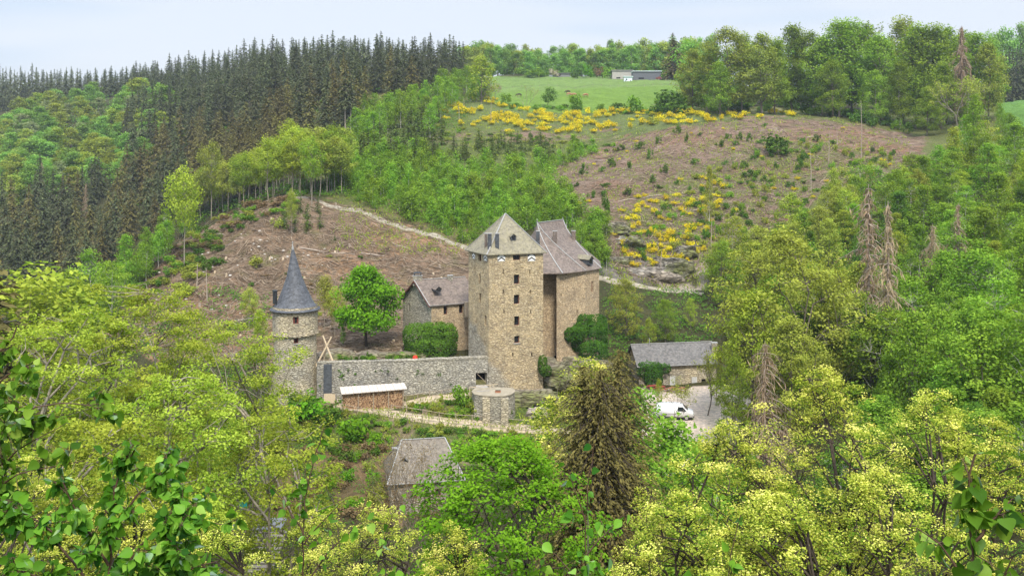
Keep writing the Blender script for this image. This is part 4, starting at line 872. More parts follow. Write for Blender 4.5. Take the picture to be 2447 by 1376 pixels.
def rockmass(name, c, sz, seed, mat, label, sub=4, rough=.35, rot=0.0):
    bm = bmesh.new(); bmesh.ops.create_icosphere(bm, subdivisions=sub, radius=1.0)
    co_ = np.array([v.co[:] for v in bm.verts]); n_ = sum(a * (vnoise(co_[:, 0] * f + 31 * seed, co_[:, 1] * f + co_[:, 2] * f * 1.9 + 7, seed + i) - .5) for i, (f, a) in enumerate(((1.5, 1.0), (3.3, .6), (7.0, .3))))
    co_ = co_ * (1 + rough * n_[:, None]); co_[:, 2] = np.clip(co_[:, 2], -1, .72 + .25 * n_); lay_ = np.round(co_[:, 2] * 5) / 5; co_[:, 2] = co_[:, 2] * .45 + lay_ * .55
    ca_, sa_ = math.cos(rot), math.sin(rot); co_ = co_ * np.array(sz); co_ = np.stack([co_[:, 0] * ca_ - co_[:, 1] * sa_, co_[:, 0] * sa_ + co_[:, 1] * ca_, co_[:, 2]], 1)
    for v, p in zip(bm.verts, co_): v.co = p
    me = bpy.data.meshes.new(name); bm.to_mesh(me); bm.free(); me.materials.append(mat); o = link(name, me); o.location = tuple(map(float, c)); return tag(o, label, 'rock')
rockmass('rock_outcrop', P(930, 862, 168), (7.2, 3.0, 2.0), 1, m_rock, 'broad layered rock outcrop in the courtyard beside the ivy', rot=.05)
rockmass('rock_outcrop', P(805, 858, 168), (4.0, 2.2, 1.9), 2, m_rock, 'brown rock outcrop in the courtyard behind the crossed poles')
rockmass('rock_outcrop', P(1320, 900, 166.5), (3.2, 3.4, 3.4), 3, m_rock, 'dark rock under the keep corner below the ivy covered hall')
rockmass('rock_outcrop', P(1395, 905, 169), (6.5, 3.4, 4.6), 4, m_rock, 'sloping rock foot under the great house')
rockmass('rock_outcrop', P(1250, 950, 158.5), (5.5, 2.2, 1.6), 5, m_rock, 'low ledge of rock at the keep foot beside the terrace')
rockmass('rock_outcrop', P(1285, 990, 154), (1.8, 1.2, 1.3), 6, flat_mat('pale_rock_face', (.32, .275, .235), .9, .3, 1.2), 'small pale pinkish rock face above the lower path')
for i, (px, py, Y, s_, lb) in enumerate(((1475, 640, 234, (5.5, 3, 4.2), 'grey crag at the left end of the rock face above the track'), (1500, 585, 240, (4.2, 2.5, 3.4), 'upper grey crag among broom above the track'), (1610, 640, 233, (4.6, 2.5, 3.6), 'grey crag at the right end of the rock face above the track'), (1555, 660, 231, (6.5, 2.2, 3.2), 'pale crumbling rock face right above the track'), (1470, 545, 246, (3.2, 2, 2.6), 'topmost small crag under the narrow green bush'), (1640, 600, 240, (2.5, 2, 2.4), 'small crag beside the dark green tree'))):
    rockmass('crag', P(px, py, Y) - np.array([0, -.5, .6]), s_, 20 + i, stone_mat('crag_stone_%d' % i, [(0.24, 0.225, 0.20), (0.175, 0.165, 0.15), (0.32, 0.30, 0.265), (0.22, 0.19, 0.155)], (0.08, 0.07, 0.06), .42, (0.15, 0.165, 0.06) if i != 3 else (.33, .285, .235)), lb, rough=.6)
lw = thing("ruined_wall", P(905, 838, 173.5), "low ruined stone wall crossing the courtyard below the maple", "wall"); b = MB()
for i in range(26):
    f_ = i / 25; p_ = P(852 + 112 * f_, 838 - 14 * f_, 172 + 2.5 * f_); zt = zy(p_[1], (834 - 14 * f_) + 5 * abs(math.sin(i * 1.9))); b.box((p_[0], p_[1], zt - .9 + random.uniform(-.1, .1)), (.17, .02, 0), (0, .35, 0), (0, 0, .95))
b.build("wall", m_gable, lw)
# fences along the paths
def fence(px_line, n, label, rails=2, hgt=1.1, mat=m_oldwood, lean=.04, dY=0.0):
    pts = [hit(*p) for p in px_line]; pts = np.array([p for p in pts if p is not None]); d = np.concatenate([[0], np.cumsum(np.linalg.norm(np.diff(pts[:, :2], axis=0), axis=1))]); s = np.linspace(0, d[-1], n)
    xy = np.stack([np.interp(s, d, pts[:, 0]), np.interp(s, d, pts[:, 1]) + dY], 1); z = Hf(xy[:, 0], xy[:, 1]); root = thing("rail_fence", (*xy[n // 2], z[n // 2]), label, "fence"); tops = []
    for (x, y), zz in zip(xy, z):
        h = hgt * random.uniform(.92, 1.12); lx, ly = random.uniform(-lean, lean), random.uniform(-lean, lean); b = MB(); b.tube([(x, y, zz - .4), (x + lx, y + ly, zz + h)], .075, 6); b.build("post", mat, root); tops.append((x, y, zz, h))
    for k in range(rails):
        for a_, c_ in zip(tops, tops[1:]):
            f_ = .9 - .42 * k; b = MB(); b.tube([(a_[0] - .02, a_[1] - .09, a_[2] + a_[3] * f_), (c_[0] + .02, c_[1] - .09, c_[2] + c_[3] * f_)], .045, 5); b.build("rail", mat, root)
fence([(783, 975), (830, 984), (880, 991), (925, 999), (980, 1006), (1040, 1014), (1100, 1021), (1180, 1029), (1260, 1035), (1340, 1039)], 15, 'weathered wooden rail fence on the valley side of the lower path')
fence([(935, 982), (980, 989), (1035, 997), (1110, 1006), (1200, 1014), (1290, 1021)], 10, 'weathered wooden rail fence on the hill side of the lower path', 1, .95)
fence([(942, 966), (985, 957), (1030, 949), (1070, 944), (1112, 941)], 7, 'thin post and rail fence along the branch path to the gate', 1, 1.0)
fence([(806, 965), (845, 966), (873, 966)], 3, 'short pale wooden rail before the firewood', 2, .8, m_plank)
# pasture: sheds, trailer, fences, cattle
def simple_shed(px0, px1, ybase, ytop, Y, dep, wall_mat, roof_mat, label, name="shed", open_front=False, cat="shed"):
    p0, p1 = at(px0, Y)[:2], at(px1, Y)[:2]; z0 = H1(*((p0 + p1) / 2)) - .3; z1 = zy(Y, ytop); root = thing(name, (*((p0 + p1) / 2), z0), label, cat); f_ = face_coords(p0, p1); w_ = np.linalg.norm(p1 - p0)
    ops = [(w_ * .30, w_ * .88, z0 + .6, z1 - 1.0)] if open_front else [(w_ * .2, w_ * .4, z0 + 1.0, z0 + 1.8)]
    b, at_ = wall_panel(p0, p1, z0, z1 - .15, ops, .5); q0, q1 = p0 + [0, dep], p1 + [0, dep]
    for a_, c_ in ((p1, q1), (q1, q0), (q0, p0)): b.poly((*a_, z0), (*c_, z0), (*c_, z1 - .15), (*a_, z1 - .15))
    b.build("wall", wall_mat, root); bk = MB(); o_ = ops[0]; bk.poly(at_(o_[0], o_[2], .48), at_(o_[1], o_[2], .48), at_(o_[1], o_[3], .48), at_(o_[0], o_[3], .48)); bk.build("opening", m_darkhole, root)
    r = MB(); r.mesh([(p0[0] - .5, p0[1] - .7, z1), (p1[0] + .5, p1[1] - .7, z1), (q1[0] + .5, q1[1] + .5, z1 - .6), (q0[0] - .5, q0[1] + .5, z1 - .6)] + [(p0[0] - .5, p0[1] - .7, z1 - .3), (p1[0] + .5, p1[1] - .7, z1 - .3), (q1[0] + .5, q1[1] + .5, z1 - .9), (q0[0] - .5, q0[1] + .5, z1 - .9)], [(0, 1, 2, 3), (7, 6, 5, 4), (0, 4, 5, 1), (1, 5, 6, 2), (2, 6, 7, 3), (3, 7, 4, 0)])
    r.build("roof", roof_mat, root); return root
m_grplank = flat_mat("grey_boards", (0.12, 0.125, 0.14), .85, .3, 3, .2, 0, 0, (3, 1, .3)); m_pale = flat_mat("pale_sheet", (0.36, 0.34, 0.31), .6, .1, 1); m_bluew = flat_mat("white_blue_sheet", (0.70, 0.78, 0.84), .5, .06, 1); m_greysh = flat_mat("dull_grey_sheet", (0.20, 0.20, 0.20), .6, .15, 1)
barn = simple_shed(1513, 1579, 189, 170, 604, 9, m_grplank, m_bluew, "long dark grey barn with a pale flat roof at the top of the pasture", "barn", False, "barn")
rb_ = MB(); q_ = at(1574, 601.5); rb_.box((q_[0], q_[1], q_[2] + .9), (1.7, 0, 0), (0, .6, 0), (0, 0, .55)); rb_.box((q_[0] + .3, q_[1], q_[2] + 1.7), (.5, 0, 0), (0, .4, 0), (0, 0, .3)); wg = thing("red_cart", q_, "small dull red cart standing at the end of the grey barn", "cart"); rb_.build("cart_body", m_red, wg)
for sx in (-1, 1):
    b = MB(); b.tube([(q_[0] + sx, q_[1] - .75, q_[2] + .4), (q_[0] + sx, q_[1] - .55, q_[2] + .4)], .42, 12); b.build("wheel", m_tyre, wg)
simple_shed(1463, 1512, 188, 168, 618, 7, m_pale, m_pale, "low pale shed half hidden by bushes beside the grey barn")
simple_shed(1325, 1362, 184, 175, 640, 8, m_greysh, m_greysh, "far low grey roofed hut behind the blossoming bush")
tr_ = simple_shed(1491.5, 1511, 193, 182.5, 588, 2.6, m_bluew, m_bluew, "small white trailer box parked beside the grey barn", "trailer", False, "trailer")
for dx in (-1.4, 1.4):
    q_ = at(1501, 587); b = MB(); b.tube([(q_[0] + dx, q_[1] - .1, q_[2] + .35), (q_[0] + dx, q_[1] + .1, q_[2] + .35)], .36, 10); b.build("wheel", m_tyre, tr_)
def pasture_fence(pl, n, label, h=1.2):
    pts = np.array([at(*p) for p in pl]); d = np.concatenate([[0], np.cumsum(np.linalg.norm(np.diff(pts[:, :2], axis=0), axis=1))]); s = np.linspace(0, d[-1], n); xy = np.stack([np.interp(s, d, pts[:, 0]), np.interp(s, d, pts[:, 1])], 1); z = Hf(xy[:, 0], xy[:, 1]); root = thing("wire_fence", (*xy[0], z[0]), label, "fence")
    for (x, y), zz in zip(xy, z):
        b = MB(); b.tube([(x, y, zz - .3), (x, y, zz + h)], .08, 4); b.build("post", m_oldwood, root)
    for k in (.45, .8): b = MB(); b.tube(np.stack([xy[:, 0], xy[:, 1], z + h * k], 1), .022, 3); b.build("wire", m_metal, root)
pasture_fence([(1180, 520), (1230, 532), (1340, 538), (1480, 546), (1640, 556)], 24, 'thin wire fence crossing the middle of the pasture', 1.0)
pasture_fence([(1172, 592), (1300, 598), (1420, 600), (1500, 590), (1590, 592)], 26, 'post and wire fence along the far pasture edge')
pasture_fence([(1592, 590), (1612, 560), (1640, 530)], 10, 'pale netting fence down the right pasture side')
def cow(px, py, mat, label, rz, graze=True):
    q = hit(px, py); root = thing("cow", q, label, "cow", "cattle grazing in the pasture"); root.rotation_euler = (0, 0, rz); root.scale = (1.15,) * 3; me = bpy.data.meshes.new("body"); bm = bmesh.new(); lay_ = bm.verts.layers.skin.verify()
    J = dict(hip=((-.75, 0, 1.12), .33), mid=((0, 0, 1.05), .42), sh=((.65, 0, 1.12), .36), neck=((1.0, 0, 1.08 if graze else 1.35), .21), poll=((1.3, 0, .72 if graze else 1.5), .15), muz=((1.48, 0, .34 if graze else 1.35), .085))
    E = [('hip', 'mid'), ('mid', 'sh'), ('sh', 'neck'), ('neck', 'poll'), ('poll', 'muz')]
    for s, y in (('l', .2), ('r', -.2)):
        J['hk' + s] = ((-.82, y, .62), .14); J['hh' + s] = ((-.92, y, .42), .075); J['hf' + s] = ((-.86, y, .03), .07); E += [('hip', 'hk' + s), ('hk' + s, 'hh' + s), ('hh' + s, 'hf' + s)]
        J['fk' + s] = ((.62, y, .66), .13); J['fn' + s] = ((.64, y, .38), .075); J['ff' + s] = ((.62, y, .03), .07); E += [('sh', 'fk' + s), ('fk' + s, 'fn' + s), ('fn' + s, 'ff' + s)]
    J['t1'] = ((-1.08, 0, 1.15), .06); J['t2'] = ((-1.15, 0, .6), .045); E += [('hip', 't1'), ('t1', 't2')]; V = {}
    for k, (p, r_) in J.items(): v = bm.verts.new(p); v[lay_].radius = (r_, r_); v[lay_].use_root = (k == 'mid'); V[k] = v
    for a_, c_ in E: bm.edges.new((V[a_], V[c_]))
    bm.to_mesh(me); bm.free(); o = link("body", me); m1 = o.modifiers.new("skin", 'SKIN'); m2 = o.modifiers.new("sub", 'SUBSURF'); m2.levels = 1; m2.render_levels = 1; me.materials.append(mat)
    dg = bpy.context.evaluated_depsgraph_get(); me2 = bpy.data.meshes.new_from_object(o.evaluated_get(dg)); o.modifiers.clear(); o.data = me2; me2.name = "body"
    if not me2.materials: me2.materials.append(mat)
    o.parent = root; pz = J['poll'][0]
    for s in (-1, 1):
        b = MB(); b.tube([(pz[0] - .02, s * .1, pz[2] + .1), (pz[0], s * .22, pz[2] + .12), (pz[0] + .02, s * .32, pz[2] + .04)], [.03, .07, .02], 5); loc_part("ear", b, mat, root)
m_cb = flat_mat("black_hide", (0.018, 0.015, 0.014), .7, .3, 3); m_ct = flat_mat("tan_hide", (0.33, 0.17, 0.09), .7, .2, 2); m_cd = flat_mat("dark_brown_hide", (0.06, 0.032, 0.022), .7, .3, 3)
cow(1240, 232, m_cb, "black cow grazing apart under the thin leafless tree", math.pi + .2); cow(1357, 224, m_cd, "dark brown cow behind the two tan cows", math.pi); cow(1360, 230, m_ct, "tan cow just in front of the dark brown cow", .1); cow(1371, 231, m_ct, "tan cow partly behind the bright round bush", .3); cow(1400, 232, m_ct, "tan cow grazing on its own beside the bright round bush", math.pi + .15)
# down in the valley: yard of the house with a teal boat-like door panel, signs and decking
Yq = 104.0; gy_ = P(600, 1255, Yq); base = zy(Yq, 1262)
pl = thing("wooden_deck", (gy_[0], Yq, base - .3), "grey wooden deck with plank steps half hidden by leaves in the valley", "deck"); b = MB()
for i in range(14): b.box((P(620, 0, Yq)[0], 94 + i * .74, base - 1.9 + i * .13), (3.0, 0, 0), (0, .35, 0), (0, 0, .05))
b.build("planks", flat_mat("grey_deck_wood", (0.27, 0.225, 0.18), .9, .3, 4, .2, 0, .02, (1, 5, 1)), pl); b = MB(); b.box((P(612, 0, Yq)[0], Yq + 1.2, base - .02), (2.6, 0, 0), (0, 1.6, 0), (0, 0, .08)); b.build("platform", m_greysh, pl)
for x in (-2.4, 2.4):
    for y in (95, 103): b = MB(); xx = P(615, 0, Yq)[0] + x; b.tube([(xx, y, H1(xx, y) - .5), (xx, y, base - 1.9 + (y - 94) / .74 * .13)], .12, 6); b.build("post", m_oldwood, pl)
tl = P(582, 1222, 107.0); bx_t = thing("teal_door_panel", (tl[0], tl[1], zy(107, 1250)), "tall teal painted door panel leaning among leaves behind the deck", "door"); mt = flat_mat("teal_paint", (0.02, 0.27, 0.22), .5, .25, 2)
for k in range(4): b = MB(); b.box((tl[0] - .32 + k * .2, 107, zy(107, 1224)), (.095, 0, 0), (0, .05, 0), (0, 0, 1.25)); b.build("board", mt, bx_t)
b = MB(); b.box((tl[0], 107.08, zy(107, 1224)), (.42, 0, 0), (0, .03, 0), (0, 0, .1)); b.build("cross_bar", mt, bx_t)
m_sblue = flat_mat("blue_print", (0.10, 0.19, 0.42), .5, .1, 4); m_tan = flat_mat("tan_board", (0.56, 0.47, 0.34), .7, .15, 3)
for px, py, lb in ((601, 1255.5, 'round tan board with a white notice, nearer the teal door'), (633, 1249.5, 'round tan board with a white notice, farther from the teal door')):
    c_ = P(px, py, Yq - .6); sg = thing("notice_board", (c_[0], c_[1], base), lb, "sign"); b = MB(); th = np.linspace(0, 2 * np.pi, 20, endpoint=False); b.mesh([(c_[0] + .5 * math.cos(a), c_[1] + .06, c_[2] + .42 * math.sin(a)) for a in th] + [(c_[0] + .5 * math.cos(a), c_[1] - .02, c_[2] + .42 * math.sin(a)) for a in th], [tuple(range(20)), tuple(range(20, 40))[::-1]] + [(i, (i + 1) % 20, 20 + (i + 1) % 20, 20 + i) for i in range(20)]); bo = b.build("board", m_tan, sg)
    b = MB(); b.box((c_[0], c_[1] - .035, c_[2] + .04), (.3, 0, .01), (0, .01, 0), (-.01, 0, .29)); pa = b.build("notice", m_white, bo); b = MB()
    for i in range(10):
        a0, a1 = .2 + i * .55, .2 + (i + 1) * .55; f1, f2 = .19, .12; y_ = c_[1] - .052; b.poly(*[(c_[0] + f_ * math.cos(a), y_, c_[2] + .06 + f_ * math.sin(a)) for f_, a in ((f1, a0), (f1, a1), (f2, a1), (f2, a0))])
    b.build("emblem", m_sblue, pa); b = MB(); b.tube([(c_[0], c_[1] + .1, base - .5), (c_[0], c_[1] + .1, c_[2] + .2)], .05, 5); b.build("post", m_oldwood, sg)

# ------------------------------------------------------------------ plants: generators
m_bark = flat_mat("grey_brown_bark", (0.15, 0.125, 0.09), 0.95, 0.4, 5)
m_pale_bark = flat_mat("pale_bark", (0.27, 0.235, 0.18), 0.9, 0.45, 4)
m_birch = flat_mat("birch_bark", (0.55, 0.52, 0.46), 0.85, 0.35, 3)
m_dark_bark = flat_mat("dark_bark", (0.055, 0.042, 0.032), 0.95, 0.4, 5)
m_deadwood = flat_mat("dead_grey_wood", (0.33, 0.27, 0.215), 0.95, 0.35, 4)
LM = dict(
 spruce=leaf_mat("spruce_needles", (0.048, 0.066, 0.032), (0.165, 0.185, 0.082), 0.18, 0.28),
 spruce_b=leaf_mat("brownish_spruce_needles", (0.085, 0.08, 0.028), (0.26, 0.23, 0.08), 0.2, 0.22),
 russet=leaf_mat("russet_spruce_needles", (0.085, 0.074, 0.026), (0.255, 0.22, 0.07), 0.2, 0.15),
 young=leaf_mat("young_spruce_needles", (0.05, 0.085, 0.018), (0.13, 0.17, 0.035), 0.15, 0.25),
 far_green=leaf_mat("fresh_green_leaves", (0.10, 0.21, 0.04), (0.30, 0.49, 0.10), 0.38, 0.24),
 far_yell=leaf_mat("yellow_green_leaves", (0.15, 0.21, 0.03), (0.40, 0.46, 0.08), 0.35, 0.2),
 far_pale=leaf_mat("pale_grey_green_leaves", (0.15, 0.19, 0.075), (0.32, 0.36, 0.18), 0.3, 0.2),
 beech=leaf_mat("beech_leaves", (0.095, 0.185, 0.018), (0.32, 0.44, 0.05), 0.38, 0.22),
 bright=leaf_mat("bright_maple_leaves", (0.08, 0.20, 0.010), (0.22, 0.42, 0.025), 0.36, 0.12),
 sap=leaf_mat("sapling_leaves", (0.095, 0.21, 0.018), (0.30, 0.47, 0.055), 0.38, 0.2),
 olive=leaf_mat("olive_young_leaves", (0.17, 0.20, 0.03), (0.45, 0.50, 0.085), 0.36, 0.16),
 broom=leaf_mat("broom_flowers", (0.10, 0.16, 0.025), (0.62, 0.50, 0.02), 0.28, 0.10, third=(0.86, 0.69, 0.03)),
 oak=leaf_mat("oak_flower_clusters", (0.11, 0.20, 0.016), (0.50, 0.53, 0.075), 0.34, 0.12, third=(0.88, 0.82, 0.23)),
 lime=leaf_mat("lime_green_leaves", (0.16, 0.245, 0.02), (0.46, 0.53, 0.07), 0.38, 0.14),
 bush=leaf_mat("dark_bush_leaves", (0.045, 0.105, 0.014), (0.15, 0.26, 0.035), 0.3, 0.25),
 ivy=leaf_mat("ivy_leaves", (0.022, 0.058, 0.012), (0.12, 0.24, 0.025), 0.2, 0.1),
 dead=leaf_mat("dead_twigs", (0.20, 0.145, 0.09), (0.46, 0.345, 0.23), 0.15, 0.15),
 blossom=leaf_mat("white_pink_blossom", (0.25, 0.27, 0.12), (0.74, 0.62, 0.60), 0.3, 0.1),
 copper=leaf_mat("copper_leaves", (0.14, 0.10, 0.05), (0.30, 0.21, 0.11), 0.3, 0.1),
 birch=leaf_mat("birch_leaves", (0.028, 0.10, 0.010), (0.17, 0.36, 0.032), 0.42, 0.12, 0.22, (0.34, 0.52, 0.09)),
 ivy_dark=leaf_mat("dark_ivy_leaves", (0.014, 0.04, 0.009), (0.075, 0.155, 0.018), 0.15, 0.1),
 brash=leaf_mat("dry_brash", (0.085, 0.06, 0.042), (0.39, 0.30, 0.215), 0.0, 0.0),
)
def unit(a): return a / (np.linalg.norm(a, axis=-1, keepdims=True) + 1e-9)
def leaf_quads(pos, nrm, tan, L, Wd):
    nrm = unit(nrm); tan = unit(tan - nrm * (tan * nrm).sum(-1, keepdims=True)); sd_ = np.cross(nrm, tan)
    L = np.broadcast_to(L, (len(pos),))[:, None]; Wd = np.broadcast_to(Wd, (len(pos),))[:, None]
    vs = np.stack([pos - tan * L / 2, pos + sd_ * Wd / 2 - tan * L * .06, pos + tan * L / 2, pos - sd_ * Wd / 2 - tan * L * .06], 1)
    return vs.reshape(-1, 3), np.arange(len(pos) * 4).reshape(-1, 4)
class Parts:
    def __init__(s): s.v = []; s.f = []; s.n = 0; s.val = []
    def add(s, vs, fs, val=0.5):
        s.v.append(vs); s.f.append(np.asarray(fs) + s.n); s.n += len(vs); s.val.append(np.broadcast_to(np.asarray(val, float), (len(vs),)))
    def mesh(s, name, mat, smooth=False):
        return mesh_np(name, np.concatenate(s.v), [np.concatenate(s.f)], [mat], v=np.concatenate(s.val), smooth=smooth)
def joined(name, w, wm, l, lm):
    a, b = np.concatenate(w.f), np.concatenate(l.f) + w.n
    return mesh_np(name, np.concatenate(w.v + l.v), [a, b], [wm, lm], midx=np.concatenate([np.zeros(len(a), int), np.ones(len(b), int)]), v=np.concatenate(w.val + l.val))
SHAPES = dict(round=([0, .12, .45, .78, 1], [.45, .78, 1, .78, .15]), tall=([0, .15, .4, .75, 1], [.5, .75, .8, .6, .08]), vase=([0, .2, .6, .85, 1], [.15, .55, .95, .95, .35]),
              cone=([0, .1, .3, .7, 1], [.7, 1, .85, .4, .03]), egg=([0, .1, .35, .7, 1], [.6, .95, 1, .7, .12]), low=([0, .3, .7, 1], [1, 1, .75, .3]))
def broadleaf(seed, H, R, c0=0.3, shape='round', nclump=60, per=40, leaf=(.45, .3), cs=.9, nl=7, tr=None, twigs=True, flat=.55, wob=.05, hollow=.25, lobe=.3, up=.8, topv=.18, stems=1, rmul=1.0):
    g = np.random.default_rng(seed); W_, L_ = Parts(), Parts(); tr = tr or H * .016
    hs, rs = SHAPES[shape]
    t = g.random(nclump) ** .85; an = g.random(nclump) * 6.283; rf = np.sqrt(g.uniform(hollow, 1, nclump))
    lob = 1 + lobe * (vnoise(np.cos(an) * 1.6 + 5 + seed, np.sin(an) * 1.6 + t * 3.1 + 9, seed) - .5) * 2
    rr = np.interp(t, hs, rs) * R * rf * lob
    cen = np.stack([rr * np.cos(an), rr * np.sin(an), H * (c0 + (1 - c0) * t * (1 + .12 * (lob - 1))) - cs * .3], 1)
    trunks = []
    for sidx in range(stems):
        k = 7; hz = np.linspace(-.6, H * (.72 if shape != 'cone' else .93), k); a0 = g.random() * 6.283; lean = 0 if stems == 1 else R * .5
        x = np.cumsum(g.normal(0, wob * H / k, k)) + lean * np.linspace(0, 1, k) * math.cos(a0 + sidx * 6.283 / stems); y = np.cumsum(g.normal(0, wob * H / k, k)) + lean * np.linspace(0, 1, k) * math.sin(a0 + sidx * 6.283 / stems)
        x -= x[0]; y -= y[0]; pth = np.stack([x, y, hz], 1); trunks.append(pth)
        W_.add(*tube_np(pth, tr * np.linspace(1.15, .3, k) / (stems ** .5), 6), .5)
    tp = np.concatenate(trunks)
    pick = g.choice(nclump, min(nl, nclump), replace=False); limb_pts = [tp[2:]]
    for i in pick:
        e = cen[i]; q = trunks[g.integers(stems)]; zb = np.clip(e[2] - np.hypot(e[0], e[1]) * g.uniform(.7, 1.3), H * c0 * .75, H * .7)
        b = np.array([np.interp(zb, q[:, 2], q[:, k]) for k in range(3)]); m = (b + e) / 2 + np.array([0, 0, .10 * np.linalg.norm(e - b)]) + g.normal(0, .05 * np.linalg.norm(e - b), 3)
        m0 = b * .72 + m * .28; m2 = m * .5 + e * .5 + g.normal(0, .04 * np.linalg.norm(e - b), 3)
        pth = np.stack([b, m0, m, m2, e]); W_.add(*tube_np(pth, tr * rmul * np.array([.5, .42, .32, .22, .1]), 5), .5); limb_pts.append(pth[1:])
    lp = np.concatenate(limb_pts)
    if twigs:
        for i in range(nclump):
            dd_ = np.linalg.norm(lp - cen[i], axis=1) + np.maximum(0, lp[:, 2] - cen[i][2]) * 1.5; b = lp[np.argmin(dd_)]
            if np.linalg.norm(b - cen[i]) < .3: continue
            m = (b + cen[i]) / 2 + g.normal(0, .1, 3) * np.linalg.norm(cen[i] - b); W_.add(*tube_np(np.stack([b, m, cen[i]]), tr * rmul * np.array([.2, .14, .06]), 3), .5)
    N = nclump * per; ci = np.repeat(np.arange(nclump), per)
    cr_ = cs * g.uniform(.6, 1.35, nclump)
    off = g.normal(0, 1, (N, 3)); off /= np.maximum(1, np.linalg.norm(off, axis=1, keepdims=True) / 1.7)
    pos = cen[ci] + off * cr_[ci][:, None] * np.array([1, 1, flat])
    out = unit(pos - np.array([0, 0, H * (c0 + (1 - c0) * .4)]))
    nrm = g.normal(0, .55, (N, 3)) + out * .5 + np.array([0, 0, up]); tan = g.normal(0, 1, (N, 3))
    sz = g.uniform(.65, 1.3, N)
    vs, fs = leaf_quads(pos, nrm, tan, leaf[0] * sz, leaf[1] * sz)
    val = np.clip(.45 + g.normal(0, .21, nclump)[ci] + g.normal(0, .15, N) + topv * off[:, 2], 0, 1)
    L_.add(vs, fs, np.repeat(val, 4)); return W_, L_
def conifer(seed, H, R, c0=.08, lev=24, br=7, per=6, leaf=(.75, .34), droop=.25, tr=None, bare=0.0, ragged=.25, pw=.85, hang=.4):
    g = np.random.default_rng(seed); W_, L_ = Parts(), Parts(); tr = tr or H * .013
    W_.add(*tube_np(np.array([[0, 0, -.6], [0, 0, H * .5], [0, 0, H * .99]]), [tr, tr * .6, tr * .12], 6), .5)
    P_, N_, T_, V_ = [], [], [], []
    for i in range(lev):
        t = (i + g.uniform(-.3, .3)) / lev; t = np.clip(t, 0, .995); z = H * (c0 + (1 - c0) * t); Lb = R * ((1 - t) ** pw + .03)
        nb_ = max(3, int(br * (1 - t * .55)))
        for j in range(nb_):
            if g.random() < bare: continue
            a = g.random() * 6.283; l = Lb * g.uniform(1 - ragged * 1.6, 1 + ragged); d = np.array([math.cos(a), math.sin(a), 0]); n_ = max(2, int(per * (.35 + .65 * (1 - t))))
            s = (np.arange(n_) + g.random(n_)) / n_; zz = z + (.12 * l) * s - droop * l * s ** 2 * 1.6
            p = d[None] * (s * l)[:, None] + np.stack([0 * s, 0 * s, zz], 1) + g.normal(0, .11 * (.4 + Lb * .12), (n_, 3))
            P_.append(p); N_.append(np.array([0, 0, .9]) + d * .35 + g.normal(0, .4, (n_, 3))); T_.append(d[None] * g.uniform(.4, 1, n_)[:, None] + np.array([-d[1], d[0], 0]) * g.normal(0, .55, n_)[:, None] + np.array([0, 0, -hang]))
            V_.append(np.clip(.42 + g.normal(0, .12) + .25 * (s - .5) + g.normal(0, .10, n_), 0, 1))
            if l > R * .45 and g.random() < .5: W_.add(*tube_np(np.stack([[0, 0, z], d * l * .5 + [0, 0, z + .03 * l], d * l * .9 + [0, 0, z + .1 * l - droop * l * 1.3]]), [tr * .28, tr * .18, tr * .06], 3), .5)
    pos, nrm, tan, val = (np.concatenate(q) for q in (P_, N_, T_, V_)); sc_ = g.uniform(.7, 1.3, len(pos)) * np.interp(pos[:, 2], [0, H * .75, H], [1.05, .95, .62])
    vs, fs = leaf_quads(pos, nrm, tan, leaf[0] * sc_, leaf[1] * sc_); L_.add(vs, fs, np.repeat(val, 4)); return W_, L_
def deadconifer(seed, H, R, lev=34, br=6, hangl=1.0, pw=.8, c0=.12, ttr=None):
    """dead spruce: bare trunk, drooping bare boughs hung with dry twigs"""
    g = np.random.default_rng(seed); W_, L_ = Parts(), Parts(); tr = ttr or H * .014
    W_.add(*tube_np(np.array([[0, 0, -.6], [0, 0, H * .5], [0, 0, H]]), [tr, tr * .6, tr * .12], 6), .5)
    P_, T_ = [], []
    for i in range(lev):
        t = i / lev; z = H * (c0 + (1 - c0) * t); Lb = R * ((1 - t) ** pw + .04) * g.uniform(.55, 1.15)
        for j in range(br):
            a = g.random() * 6.283; l = Lb * g.choice([.35, .6, .9, 1.3], p=[.3, .35, .25, .1]); d = np.array([math.cos(a), math.sin(a), 0]); s = np.linspace(0, 1, 5)
            p = d[None] * (s * l)[:, None] + np.stack([0 * s, 0 * s, z + .12 * l * s - .55 * l * s ** 2], 1) + g.normal(0, .03 * l, (5, 3)) * s[:, None]
            W_.add(*tube_np(p, tr * np.array([.26, .2, .15, .1, .05]), 3), .5)
            k = max(3, int(l * 6)); q = g.random(k); pp = np.stack([np.interp(q, s, p[:, c_]) for c_ in range(3)], 1)
            P_.append(pp + np.stack([g.normal(0, .06, k), g.normal(0, .06, k), -g.uniform(.05, .35, k) * hangl], 1)); T_.append(np.stack([g.normal(0, .35, k) + d[0] * .3, g.normal(0, .35, k) + d[1] * .3, -np.ones(k)], 1))
    pos, tan = np.concatenate(P_), np.concatenate(T_); n_ = len(pos); vs, fs = leaf_quads(pos, np.cross(tan, g.normal(0, 1, (n_, 3))), tan, g.uniform(.4, 1.0, n_) * hangl, g.uniform(.05, .12, n_) * (H / 14))
    L_.add(vs, fs, np.repeat(np.clip(g.normal(.5, .25, n_), 0, 1), 4)); return W_, L_
